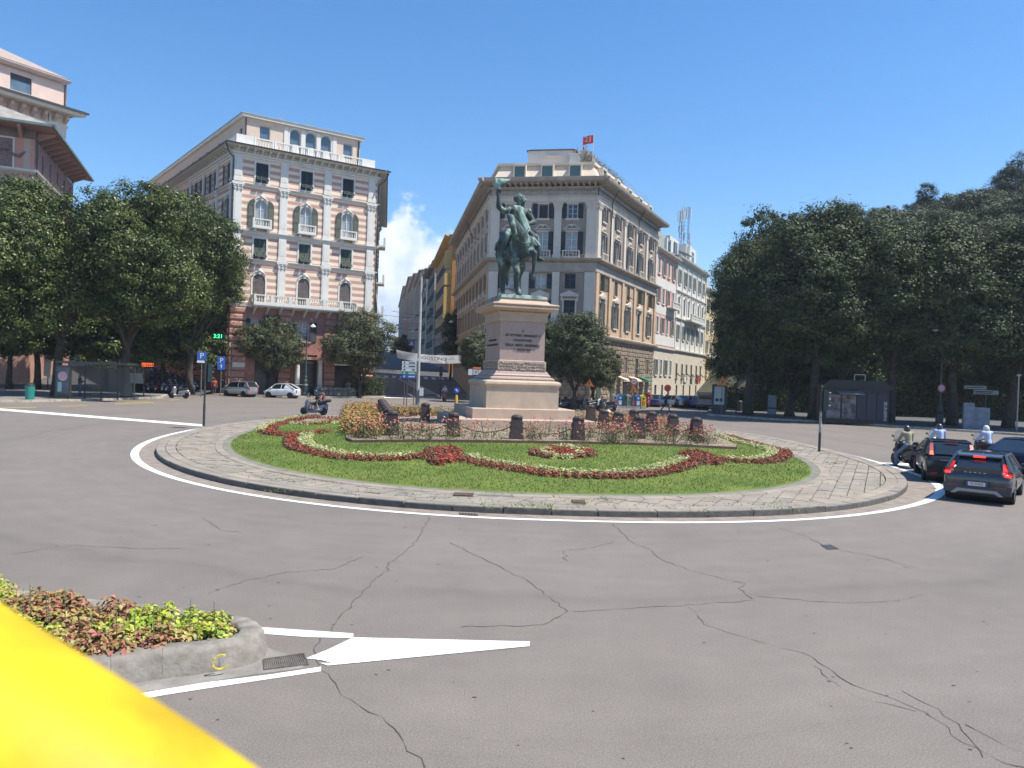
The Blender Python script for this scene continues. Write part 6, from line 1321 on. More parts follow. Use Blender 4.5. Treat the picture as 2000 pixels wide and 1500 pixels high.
def tree(name, label, x, y, z0, th, tr_, cm, cz, cat='tree', group=None, rz=0.0, sc=(1, 1, 1), top=None, tm=None, seed=1, lean=0):
    t = thing(name, label, cat, TR(x, y, z0), group); obj('trunk', tm or trunkmesh(th, tr_, top or cz+1, seed, lean=lean), t); obj('crown', cm, t, Matrix.Translation((0, 0, cz)) @ Matrix.Rotation(rz, 4, 'Z') @ Matrix.Diagonal((*sc, 1))); return t
def gx(px, d): return D(px, 740, d).x
# left group
TL = [(-25, 59, 4.2, 3.0, 'leftmost dark magnolia tree, its trunk leaning at the picture edge', 5.2, 5.0), (112, 63.5, 5.6, 4.2, 'second big dark magnolia from the left, behind the green bin', 5.8, 6.2), (248, 65.5, 5.4, 4.4, 'big dark magnolia standing behind the bus shelter end', 5.6, 6.2), (372, 78, 4.9, 5.2, 'rightmost dark magnolia of the left row, above the parked scooters', 5.2, 5.6)]
for i, (px, d, th, zc, lb, rx, rz_) in enumerate(TL):
    x = gx(px, d); tops = (17.2, 19.2, 18.8, 19.8)[i]; bot = (.9, 2.3, 2.6, 4.2)[i]; cz = (tops+bot)/2; hz = (tops-bot)/2*.92
    tree('magnolia_tree', lb, x, d, 0, th, .42, crown(31+i, (rx*1.22, rx*1.0, hz), lf_mag, 26, 640, 110, .215, .45, .5, lobr=(.22, .44)), cz, seed=40+i, lean=(.1, .05, -.02, .02)[i])
x = gx(60, 75); tree('magnolia_tree', 'dark magnolia set back between the two left trees', x, 76, 0, 5, .35, crown(37, (5.5, 5, 5.5), lf_mag, 10, 170, 150, .3), 12.0, seed=77)
for px, d, lb in ((205, 78, 'dark magnolia in the second rank behind the bus shelter'), (318, 80, 'dark magnolia in the second rank over the white van'), (20, 74, 'dark magnolia in the second rank between the two leftmost trees')):
    tree('magnolia_tree', lb, gx(px, d), d, 0, 4, .3, crown(38+px % 7, (5.6, 5, 5.8), lf_mag, 18, 340, 100, .26), 6.6, seed=px+70)
# small evergreen oaks
for px, d, rx, top, bot, lb, sd in ((537, 84, 3.75, 9.1, 1.7, 'small round holm oak in front of the striped palazzo, left of the street lamp', 51), (702, 86, 4.1, 9.9, 1.3, 'small round holm oak right of the street lamp, at the palazzo corner', 52), (1122, 74, 3.2, 9.6, 1.5, 'dark holm oak right of the pedestal', 53), (1070, 78, 2.6, 9.2, 3.2, 'holm oak half hidden behind the pedestal right side', 54), (935, 84, 2.3, 7.6, 2.4, 'small holm oak glimpsed left of the pedestal', 55), (1160, 78, 2.4, 7.2, 1.4, 'lower holm oak before the rusticated base of the corner palazzo', 57)):
    x = gx(px, d); tree('holm_oak', lb, x, d, 0, max(1.9, bot+.4), .24, crown(sd, (rx, rx, (top-bot)/2*.95), lf_oak, 16, 260, 110, .16, .5, .5, lobr=(.32, .5)), (top+bot)/2, seed=sd)
x = gx(880, 128); tree('street_tree', 'dark tree in front of the orange building', x, 128, 1.2, 4, .25, crown(56, (2.3, 2.3, 4.2), lf_dk, 8, 70, 120, .28), 7.5)
x = gx(782, 150); tree('street_tree', 'narrow tree among the signs far up the street', x, 152, 3, 3, .2, crown(58, (2.2, 2.2, 3.6), lf_oak, 7, 50, 110, .3), 5)
# right: big dark trees by the road
RC_ = [crown(60+k, (6.2, 5.8, 7.4), lf_dk, 34, 900, 100, .22, .6, .5, lobr=(.20, .40)) for k in range(3)]
RT = [(1464, 73, 4.5, 17.0, 2.6, 'leftmost dark tree of the right hand row, overhanging the yellow house'), (1545, 74, 6.4, 20.6, .5, 'second tree of the right hand row, broad with a lit left shoulder'), (1592, 69, 6.8, 18.8, 4.0, 'broad dark tree rising at the left end of the kiosk'), (1738, 68, 6.9, 18.2, 3.8, 'dark tree between the kiosk and the red disc lamp'), (1862, 67, 6.8, 17.2, 3.6, 'dark tree above the grey utility cabinets'), (1972, 66, 6.9, 17.2, 3.6, 'dark tree above the two direction signs'), (2085, 64, 7.4, 17.6, 3.4, 'dark tree at the right edge of the picture')]
for i, (px, d, rx, top, bot, lb) in enumerate(RT):
    x = gx(px, d); hz = (top-bot)/2; tree('dark_tree', lb, x, d, 0, bot+2.5, .45, RC_[i % 3], bot+hz, rz=i*1.9+.4, sc=(rx/6.2, rx/6.2, hz/7.4), seed=90+i, top=top*.7)
for i, (px, d) in enumerate(((1500, 88), (1590, 90), (1690, 88), (1800, 87), (1900, 86), (2010, 85))):
    x = gx(px, d); tree('dark_tree', ('dense tree in the second rank behind the broad lit one', 'dense tree in the second rank above the kiosk left end', 'dense tree in the second rank above the kiosk ladder sign', 'dense tree in the second rank above the lamp', 'dense tree in the second rank behind the cabinets', 'dense tree in the second rank near the right edge')[i], x, d, hillz(x, d), 5, .4, RC_[(i+1) % 3], 8.2, rz=i*2.3, sc=(1.05, 1.0, 1.05), seed=120+i)
# hillside wood
HC = [crown(70+k, (5.2, 5.0, 4.6), lf_hill, 16, 300, 100, .25, .5, .5) for k in range(3)]
hl = [(1565, 108, 430), (1610, 112, 428), (1690, 112, 425), (1735, 114, 412), (1765, 104, 428), (1815, 108, 415), (1850, 118, 392), (1880, 112, 380), (1915, 116, 382), (1950, 108, 392), (1985, 114, 388), (2030, 108, 372), (1660, 104, 440), (1910, 100, 425), (1985, 98, 430), (1840, 100, 430)]
words = ['at the left shoulder of the hill', 'below the small conifer, left side', 'right of the small conifer', 'left of the pointed conifer', 'under the pointed conifer', 'under and right of the pointed conifer', 'beyond the pointed conifer', 'on the crest with a pale rounded top', 'on the crest right of the pale rounded one', 'below the crest at the right', 'just left of the dark corner conifer', 'under the dark corner conifer', 'in front of the small conifer', 'low on the slope at the right', 'lowest on the slope at the right edge', 'low on the slope under the pointed conifer']
for i, (px, d, ty) in enumerate(hl):
    p = D(px, ty, d); cz = p.z - 4.4; x = p.x; g0 = min(hillz(x, d), cz-3); tree('hillside_tree', 'grey green bushy tree ' + words[i], x, d, g0, max(1, cz-g0-2), .25, HC[i % 3], cz-g0, rz=i*1.3, sc=(1, 1, 1), seed=150+i, group='trees of the wooded hillside')
for i, (px, d, ty, rx, hz, lb) in enumerate(((1662, 122, 398, 3.0, 4.2, 'small dark conifer standing above the hillside trees'), (1803, 124, 368, 3.6, 5.0, 'pointed dark conifer on the hill crest'), (1992, 122, 305, 4.5, 5.5, 'dark conifer filling the upper right corner of the hill'), (1965, 124, 352, 2.6, 3.5, 'low dark conifer beside the corner one'))):
    p = D(px, ty, d); cz = p.z - hz*.98; g0 = hillz(p.x, d); tree('conifer', lb, p.x, d, g0, max(1.5, cz-g0-1), .25, crown(80+i, (rx, rx, hz), lf_pin, 16, 220, 110, .22, .5, .35, cone=.55), cz-g0, seed=170+i)
# undergrowth below the right hand trees
r = np.random.default_rng(44); n_ = 60000; X = r.uniform(26, 66, n_); Y = 84 + r.uniform(0, 12, n_); Z = np.array([hillz(a, c) for a, c in zip(X, Y)]) + r.random(n_)**1.3 * (1.2 + 2.2*np.abs(np.sin(X*.9)*np.cos(Y*.7)))
Nn = r.normal(size=(n_, 3)) + [-.3, -.6, .5]; V, Fq = leaves(np.c_[X, Y, Z], Nn, .34*(.6+.8*r.random(n_)), .5, r); obj('undergrowth', npmesh('undergrowth', V, Fq, lf_dk, tone=r.random(n_)), kind='stuff')
# ================================================================ vehicles and people
rub = mat('tyre_rubber', (.02, .02, .021), .85, .1, 8); rimm = mat('rim_alloy', (.35, .36, .37), .35, .1, 5, metal=.7); blk = mat('black_plastic', (.022, .022, .024), .55, .1, 5); chrome = mat('chrome', (.6, .6, .6), .15, 0, metal=1)
cgl = mat('car_glass', (.018, .024, .026), .04, .0, spec=.9, coat=.5); redl = emit('brake_light_red', (.85, .035, .02), 1.6); redd = mat('tail_lens_red', (.42, .02, .015), .15, 0, coat=.6); amb = mat('amber_lens', (.6, .25, .08), .2, 0); hdl = mat('headlight_lens', (.55, .57, .6), .08, 0, coat=1); platem = mat('plate_white', (.6, .6, .62), .5, 0); plb = mat('plate_blue', (.03, .07, .32), .5, 0); inkk = mat('plate_ink', (.02, .02, .03), .6, 0)
def paint(name, c, metal=.35): return mat(name, c, .28, .04, .8, metal=metal, coat=.8)
pvol = paint('paint_dark_grey', (.050, .056, .066)); ppun = paint('paint_black_green', (.020, .024, .024), .2); pblu = paint('paint_deep_blue', (.012, .016, .055)); psil = paint('paint_silver', (.36, .36, .37), .5); pwht = paint('paint_white', (.68, .69, .70), 0); pred_ = paint('paint_red', (.30, .02, .03), .1); pgry = paint('paint_van_grey', (.16, .18, .22), .1); pltb = paint('paint_blue', (.05, .11, .28), .3); pdk = paint('paint_dark', (.025, .027, .03), .2)
def wheelmeshes(r, w):
    k = ('w', r, w)
    if k in WM: return WM[k]
    t = MB(); t.M = Matrix.Rotation(PI/2, 4, 'Y'); t.lathe([(r*.66, -w/2), (r*.95, -w/2), (r, -w*.35), (r, w*.35), (r*.95, w/2), (r*.66, w/2), (r*.64, 0)], n=22); ty = t.mesh('wheel', rub, smooth=40)
    t = MB(); t.M = Matrix.Rotation(PI/2, 4, 'Y'); t.lathe([(.02, -w*.2), (r*.6, -w*.2), (r*.67, -w*.44), (r*.67, w*.44), (r*.6, w*.2), (.02, w*.2)], n=20); t.M = Matrix.Identity(4)
    for i in range(7):
        a = 2*PI*i/7; 
        for sx in (-1, 1): t.tube([(sx*w*.36, .04*math.cos(a), .04*math.sin(a)), (sx*w*.40, r*.63*math.cos(a), r*.63*math.sin(a))], r*.055, 4)
    WM[k] = (ty, t.mesh('rim', rimm)); return WM[k]
def boolcut(me, cyls):
    o = bpy.data.objects.new('tmp', me); COL.objects.link(o); tmp = []
    ss = o.modifiers.new('s', 'SUBSURF'); ss.levels = 2; ss.render_levels = 2
    for (y, z, r, w) in cyls:
        b = MB(); b.M = Matrix.Translation((0, y, z)) @ Matrix.Rotation(PI/2, 4, 'Y'); b.lathe([(r, -w), (r, w)], n=28); c = bpy.data.objects.new('c', b.mesh('c', blk)); COL.objects.link(c); tmp.append(c)
        m = o.modifiers.new('b', 'BOOLEAN'); m.operation = 'DIFFERENCE'; m.object = c; m.solver = 'EXACT'
    dg = bpy.context.evaluated_depsgraph_get(); me2 = bpy.data.meshes.new_from_object(o.evaluated_get(dg)); bpy.data.objects.remove(o)
    for c in tmp: bpy.data.objects.remove(c)
    shade(me2, 38); return me2
def car(name, label, cat, M, pt, L=4.3, W=1.78, Hh=1.45, st=None, gh=None, wr=.32, wb=2.6, plate=None, lamps='std', brake=False, group=None, detail=True):
    """st: (y, z_bottom, z_belt, half width, half width at belt); gh: windscreen base, roof front, roof rear, rear glass base as (y, z), half widths (belt, roof)"""
    t = thing(name, label, cat, M, group); b = MB(); vs = []; n = len(st); R_ = None
    for (y, z0, z1, w, wt) in st:
        h = z1-z0; half = [(0, z0), (w*.80, z0), (w*.97, z0+h*.12), (w, z0+h*.42), (w*.985, z1-h*.20), (wt, z1-.01), (wt*.7, z1+.012), (0, z1+.02)]
        ring = half + [(-a, c) for a, c in half[-2:0:-1]]; R_ = len(ring); vs += [(a, y, c) for a, c in ring]
    fs = [(i*R_+j, i*R_+(j+1) % R_, (i+1)*R_+(j+1) % R_, (i+1)*R_+j) for i in range(n-1) for j in range(R_)]
    fs += [tuple(range(R_)), tuple(range((n-1)*R_+R_-1, (n-1)*R_-1, -1))]; b.add(vs, fs)
    yf, yr = wb/2, -wb/2; ra = wr+.055
    bm = boolcut(b.mesh('body', pt), [(yf, wr, ra, W), (yr, wr, ra, W)]); bo = obj('body', bm, t)
    u = MB(); u.box(-W*.36, W*.36, -L*.42, L*.42, .2, .55); 
    for y in (yf, yr): u.M = Matrix.Translation((0, y, wr)) @ Matrix.Rotation(PI/2, 4, 'Y'); u.lathe([(ra*.985, -W*.42), (ra*.985, W*.42)], n=20); u.M = Matrix.Identity(4)
    obj('underbody', u.mesh('underbody', blk), t)
    (ya, za), (yb, zb_), (yc, zc), (yd, zd), w0, w1 = gh
    P = lambda y, z, w: [(-w, y, z), (w, y, z)]
    def sec(y, z, w): return [(-w, y, z), (-w*.6, y, z+.012), (0, y, z+.02), (w*.6, y, z+.012), (w, y, z)]
    g_ = MB(); g_.mi = 0; ym = (yb+yc)/2
    rows = [sec(ya, za-.03, w0), sec(yb, zb_-.02, w1), sec(ym, max(zb_, zc)+.0, w1*1.01), sec(yc, zc-.02, w1), sec(yd, zd-.03, w0*.98)]
    for i in range(4):
        for j in range(4): g_.add([rows[i][j], rows[i][j+1], rows[i+1][j+1], rows[i+1][j]], [(0, 1, 2, 3)])
    low = [(-w0, ya, za-.03), (-w0, yb, za-.02), (-w0, ym, za-.02), (-w0, yc, zd-.02), (-w0*.98, yd, zd-.03)]
    for sg in (0, 4):
        for i in range(4):
            a, c = Vector(low[i]), Vector(low[i+1]); 
            if sg: a.x *= -1; c.x *= -1
            g_.add([a, c, rows[i+1][sg], rows[i][sg]], [(0, 1, 2, 3)])
    obj('windows', g_.mesh('windows', cgl, smooth=30), t)
    r_ = MB(); e = .018; mid = [[(x*1.03, y, z+e) for x, y, z in rw] for rw in rows[1:4]]
    mid = [[(x, y+.06, z-.012) for x, y, z in mid[0]]] + mid + [[(x, y-.04, z-.012) for x, y, z in mid[-1]]]
    for i in range(len(mid)-1):
        for j in range(4): r_.add([mid[i][j], mid[i][j+1], mid[i+1][j+1], mid[i+1][j]], [(0, 1, 2, 3)])
    for s in (-1, 1):
        r_.tube([(s*w0*1.01, ya, za-.04), (s*w1*1.02, yb, zb_-.02), (s*w1*1.03, ym, zc+.0), (s*w1*1.02, yc, zc-.02), (s*w0, yd, zd-.04)], [.045, .04, .035, .05, .07], 6)
        r_.add([(s*w0*1.012, yc+.30, zd), (s*w0*1.0, yd+.02, zd), (s*w1*1.03, yc-.02, zc), (s*w1*1.035, yc+.12, zc)], [(0, 1, 2, 3)])
        yb2 = ya*.0+ (yb+yc)/2; r_.tube([(s*w0*1.01, yb2, za-.03), (s*w1*1.02, yb2-.06, zc)], .035, 4)
    obj('roof', r_.mesh('roof', pt, smooth=45), t)
    ty, rm = wheelmeshes(wr, .20)
    for s in (-1, 1):
        for y in (yf, yr): w_ = obj('wheel', ty, t, Matrix.Translation((s*(W/2-.12), y, wr))); obj('rim', rm, w_)
    mr = MB(); mr.M = Matrix.Identity(4); mr.lathe([(.02, -.1), (.10, -.07), (.11, .05), (.03, .1)], n=8); mm_ = mr.mesh('wing_mirror', pt)
    for s in (-1, 1): obj('wing_mirror', mm_, t, Matrix.Translation((s*(w0+.17), ya-.35, za+.07)) @ Matrix.Diagonal((1.1, .8, .8, 1)))
    yR = st[0][0]; yF = st[-1][0]; zt0 = st[1][2]
    if lamps == 'std':
        for s in (-1, 1):
            obj('tail_light', MB().cbox((0, 0, 0), (.16, .12, .30)).mesh('tail_light', redd), t, Matrix.Translation((s*(st[1][3]-.11), st[1][0]+.02, zt0-.22)))
            obj('headlight', MB().cbox((0, 0, 0), (.34, .2, .15)).mesh('headlight', hdl), t, Matrix.Translation((s*(st[-2][3]-.18), st[-2][0]-.0, st[-2][2]-.12)))
    if detail:
        obj('front_bumper', MB().box(-W*.36, W*.36, yF-.12, yF+.02, .28, .46).mesh('front_bumper', blk), t)
        for s in (-1, 1): 
            for y in (.15, -.75): obj('door_handle', MB().cbox((0, 0, 0), (.03, .16, .03)).mesh('door_handle', pt), t, Matrix.Translation((s*(st[3][3]*.99), y, st[3][2]-.14)))
    return t
def vst(L, W, zb=.22, belt=.92, nose=.70, hood=.86, tail=.95, rz=.30):
    h = W/2; return [(-L/2, .34, tail-.10, h*.72, h*.60), (-L/2+.06, .28, tail-.01, h*.88, h*.80), (-L/2+.32, zb, tail, h*.97, h*.88), (-L*.2, zb, belt, h, h*.90), (L*.08, zb, belt, h, h*.9), (L*.24, zb, hood+.03, h*.99, h*.86), (L/2-.40, zb, hood-.03, h*.96, h*.80), (L/2-.10, .26, nose, h*.82, h*.66), (L/2, .32, nose-.12, h*.62, h*.5)]
# --- dark grey hatchback, nearest car
V = G(1906, 984); rzV = math.radians(-37.5); fwd = Vector((-math.sin(rzV), math.cos(rzV), 0)); Lv = 4.37
MV = TR(V.x + fwd.x*Lv/2, V.y + fwd.y*Lv/2, 0, rzV)
stv = [(-2.185, .36, .62, .66, .60), (-2.17, .30, .86, .80, .74), (-2.02, .26, .97, .88, .80), (-1.6, .24, .99, .90, .82), (-.8, .22, .97, .905, .82), (.35, .22, .93, .905, .82), (1.05, .22, .90, .90, .78), (1.75, .22, .82, .86, .70), (2.08, .26, .68, .74, .6), (2.185, .32, .54, .58, .5)]
cv = car('dark_grey_hatchback', 'dark grey hatchback with glowing brake lights, nearest car at the right', 'car', MV, pvol, Lv, 1.81, 1.45, stv, ((1.15, .92), (.25, 1.39), (-1.45, 1.40), (-2.0, .98), .80, .60), .335, 2.64, lamps=None)
b = MB(); b.add([(-.56, -2.055, 1.0), (.56, -2.055, 1.0), (.50, -1.72, 1.30), (-.50, -1.72, 1.30)], [(0, 1, 2, 3)]); obj('rear_window', b.mesh('rear_window', cgl), cv)
b = MB(); b.prism([(-1.50, 1.42), (-1.80, 1.37), (-1.80, 1.33), (-1.5, 1.36)], -.56, .56, 'x'); obj('spoiler', b.mesh('spoiler', pvol), cv)
obj('brake_light', MB().box(-.15, .15, -1.835, -1.79, 1.315, 1.365).mesh('brake_light', redl), cv)
obj('glass_hatch', MB().prism([(-.62, .80), (.62, .80), (.66, .90), (.58, 1.02), (-.58, 1.02), (-.66, .90)], -2.115, -2.02).mesh('glass_hatch', cgl), cv)
for s in (-1, 1):
    L_ = [(s*.66, .80), (s*.87, .82), (s*.86, .90), (s*.74, 1.0), (s*.66, 1.18), (s*.60, 1.18), (s*.62, 1.0), (s*.60, .90)]
    b = MB(); pl_ = L_ if s > 0 else L_[::-1]; n = len(pl_)
    def yy(x, z): return -2.13 + max(0, (z-.9))*.95 + max(0, abs(x)-.66)*.55
    b.add([(x, yy(x, z)-.02, z) for x, z in pl_] + [(x, yy(x, z)+.12, z) for x, z in pl_], [tuple(range(n)), tuple(range(2*n-1, n-1, -1))] + [(i, (i+1) % n, n+(i+1) % n, n+i) for i in range(n)])
    tl = obj('tail_light', b.mesh('tail_light', mat('tail_lens_lit', (.75, .03, .02), .2, 0, coat=.5)), cv); obj('lamp', MB().cbox((s*.75, -2.115, .86), (.15, .05, .06)).mesh('lamp', redl), tl); obj('reverse_lamp', MB().cbox((s*.64, -2.14, .93), (.07, .03, .035)).mesh('reverse_lamp', hdl), tl)
obj('rear_bumper', MB().prism([(-.84, .30), (.84, .30), (.86, .55), (.62, .60), (-.62, .60), (-.86, .55)], -2.19, -2.02).mesh('rear_bumper', mat('bumper_grey', (.045, .048, .052), .5, .1, 4)), cv)
obj('skid_plate', MB().prism([(-.66, .27), (-.50, .42), (.50, .42), (.66, .27), (.55, .27), (.44, .34), (-.44, .34), (-.55, .27)], -2.215, -2.18).mesh('skid_plate', mat('satin_silver', (.30, .30, .31), .4, .05, 3, metal=.4)), cv)
for s in (-1, 1): obj('reflector', MB().box(s*.60-.13, s*.60+.13, -2.2, -2.17, .50, .525).mesh('reflector', redd), cv)
def plate(car_, y, z, s1='FX', s2='552NS', w=.52):
    p = obj('number_plate', MB().box(-w/2, w/2, -.012, .0, -.055, .055).mesh('number_plate', platem), car_, Matrix.Translation((0, y, z)))
    for s in (-1, 1): obj('plate_band', MB().box(s*(w/2-.022)-.022, s*(w/2-.022)+.022, -.0135, -.0125, -.055, .055).mesh('plate_band', plb), p)
    text('letters', s1 + ' ' + s2, .098, inkk, p, Matrix.Translation((0, -.014, 0)) @ UP, .001, sx=.78); return p
obj('plate_recess', MB().box(-.34, .34, -2.205, -2.19, .50, .66).mesh('plate_recess', blk), cv)
plate(cv, -2.21, .575, 'FX', '552NS')
obj('wiper', MB().tube([(0, -2.09, .97), (-.02, -2.07, 1.0), (.32, -2.06, .97)], .014, 5).mesh('wiper', blk), cv); obj('aerial', MB().lathe([(.05, 0), (.03, .03), (.005, .07)], (0, -1.2, 1.42), 6).mesh('aerial', pvol), cv)
lt = obj('badge_letters', None, cv) if False else None
b = MB()
for k, x in enumerate((-.30, -.18, -.06, .06, .18)): b.box(x-.03, x+.03, -2.128, -2.12, .875, .905)
obj('badge_strip', b.mesh('badge_strip', chrome), cv)
# --- black hatchback ahead
V = G(1858, 946); rz_ = math.radians(-22); fwd = Vector((-math.sin(rz_), math.cos(rz_), 0)); Lp = 4.06
MP = TR(V.x + fwd.x*Lp/2, V.y + fwd.y*Lp/2, 0, rz_)
stp_ = [(-2.03, .34, .66, .66, .60), (-2.01, .28, .92, .78, .70), (-1.86, .24, 1.0, .83, .74), (-1.4, .22, 1.0, .845, .76), (-.6, .22, .99, .845, .76), (.4, .22, .96, .845, .76), (1.0, .22, .93, .83, .72), (1.6, .22, .84, .79, .62), (1.95, .26, .68, .64, .5), (2.03, .32, .55, .5, .44)]
cp = car('black_hatchback', 'black hatchback with slim high tail lights, just ahead of the dark grey one', 'car', MP, ppun, Lp, 1.69, 1.49, stp_, ((1.25, .94), (.35, 1.42), (-1.45, 1.45), (-1.93, 1.0), .76, .59), .31, 2.51, lamps=None)
b = MB(); b.add([(-.52, -1.955, 1.02), (.52, -1.955, 1.02), (.48, -1.62, 1.36), (-.48, -1.62, 1.36)], [(0, 1, 2, 3)]); obj('rear_window', b.mesh('rear_window', cgl), cp)
for s in (-1, 1):
    b = MB(); q = [(s*.57, -1.99, .98), (s*.70, -1.95, .98), (s*.66, -1.62, 1.36), (s*.56, -1.64, 1.38)]; b.add(q + [(x, y+.14, z) for x, y, z in q], [(0, 1, 2, 3), (7, 6, 5, 4), (0, 1, 5, 4), (1, 2, 6, 5), (2, 3, 7, 6), (3, 0, 4, 7)])
    tl = obj('tail_light', b.mesh('tail_light', mat('tail_pink', (.62, .16, .12), .15, 0, coat=.8)), cp); obj('lamp', MB().cbox((s*.64, -1.985, 1.06), (.09, .06, .12)).mesh('lamp', emit('lamp_orange', (1, .25, .15), 1.0)), tl)
obj('brake_light', MB().box(-.2, .2, -1.66, -1.6, 1.40, 1.44).mesh('brake_light', redd), cp); obj('trim_strip', MB().box(-.36, .36, -2.045, -2.02, .80, .825).mesh('trim_strip', mat('satin_silver', (.30, .30, .31), .4)), cp); obj('rear_bumper', MB().prism([(-.76, .26), (.76, .26), (.78, .60), (-.78, .60)], -2.06, -1.9).mesh('rear_bumper', ppun), cp); plate(cp, -2.065, .45, 'DK', '417ZA'); obj('wiper', MB().tube([(0, -1.97, 1.0), (.28, -1.88, 1.12)], .014, 5).mesh('wiper', blk), cp)
for s in (-1, 1): obj('reflector', MB().box(s*.55-.1, s*.55+.1, -2.075, -2.06, .34, .38).mesh('reflector', redd), cp)
# --- deep blue car at the right edge
V = G(2010, 938); rz_ = math.radians(-62); cb_ = car('deep_blue_car', 'deep blue car cut by the right edge, beyond the dark grey hatchback', 'car', TR(V.x+1.5, V.y+1.6, 0, rz_), pblu, 4.4, 1.8, 1.5, vst(4.4, 1.8, belt=.98, tail=1.02), ((1.2, .97), (.4, 1.42), (-1.4, 1.46), (-2.1, 1.03), .80, .62), .33, 2.6)
# --- parked pair on the left
V = G(462, 775); psd = vst(3.65, 1.64, .24, 1.02, .80, .95, 1.08)
car('silver_hatchback', 'silver tall hatchback parked left of the white city car', 'car', TR(V.x, V.y+.9, 0, math.radians(66)), psil, 3.65, 1.64, 1.55, psd, ((1.25, 1.0), (.62, 1.48), (-1.45, 1.54), (-1.78, 1.06), .74, .62), .29, 2.3)
V = G(546, 777.5); pwd = [(-1.77, .34, .72, .58, .5), (-1.74, .28, .93, .70, .60), (-1.5, .24, 1.0, .79, .70), (-.9, .22, 1.0, .81, .72), (0, .22, .97, .81, .73), (.7, .22, .95, .81, .70), (1.25, .22, .88, .77, .6), (1.6, .26, .74, .66, .46), (1.77, .32, .56, .5, .4)]
w5 = car('white_city_car', 'small rounded white city car parked facing left', 'car', TR(V.x, V.y+.8, 0, math.radians(84)), pwht, 3.55, 1.63, 1.49, pwd, ((1.12, .95), (.45, 1.43), (-.75, 1.46), (-1.62, .99), .72, .54), .29, 2.3)
# --- row of parked vehicles at the right, before the ivory house
for px, col_, lb, dx in ((1284, pltb, 'blue car at the left end of the far parked row', 0), (1313, pwht, 'white car behind the walking pedestrian in the far parked row', 70), (1330, pdk, 'dark estate car in the middle of the far parked row', 20), (1351, pred_, 'dull red car in the far parked row, left of the van', 10), (1366, pltb, 'small blue car half hidden by the red one in the far row', -8)):
    p = D(px, 740, 91 + rnd.uniform(-.5, 1.5)); car('parked_car', lb, 'car', TR(p.x, p.y, 0, math.radians(-25+dx)), col_, 4.0, 1.7, 1.45, vst(4.0, 1.7), ((1.15, .93), (.4, 1.4), (-1.2, 1.42), (-1.85, .98), .76, .6), .3, 2.45, detail=False)
p = D(1382, 740, 88); vn = thing('grey_van', 'boxy grey van parked at the right end of the far row', 'van', TR(p.x, p.y, 0, math.radians(-18))); obj('body', MB().prism([(-2.3, .35), (2.3, .35), (2.35, .95), (1.7, 1.15), (1.2, 1.95), (-2.3, 2.0)], -.9, .9, 'x').mesh('body', pgry), vn)
obj('rear_window', MB().box(-.7, .7, -2.32, -2.3, 1.2, 1.7).mesh('rear_window', cgl), vn); obj('bumper', MB().box(-.88, .88, -2.42, -2.3, .38, .6).mesh('bumper', blk), vn); ty, rm = wheelmeshes(.33, .22)
for s in (-1, 1):
    for y in (-1.5, 1.4): w_ = obj('wheel', ty, vn, Matrix.Translation((s*.8, y, .33))); obj('rim', rm, w_)
    obj('tail_light', MB().box(s*.83-.06, s*.83+.06, -2.33, -2.3, .8, 1.3).mesh('tail_light', redd), vn)
p = D(270, 740, 84); zs = lambda d: max(0, (d-77)*.075)
vn = thing('white_van', 'white van seen from behind between the left tree trunks', 'van', TR(p.x, p.y, zs(84), math.radians(18))); obj('body', MB().prism([(-2.4, .35), (2.4, .35), (2.45, 1.0), (1.8, 1.2), (1.3, 2.2), (-2.3, 2.35), (-2.4, 1.4)], -.95, .95, 'x').mesh('body', pwht), vn)
obj('rear_window', MB().box(-.75, .75, -2.43, -2.38, 1.45, 1.95).mesh('rear_window', cgl), vn)
for s in (-1, 1):
    obj('tail_light', MB().box(s*.86-.07, s*.86+.07, -2.44, -2.38, .9, 1.4).mesh('tail_light', redd), vn)
    for y in (-1.5, 1.4): w_ = obj('wheel', ty, vn, Matrix.Translation((s*.85, y, .33))); obj('rim', rm, w_)
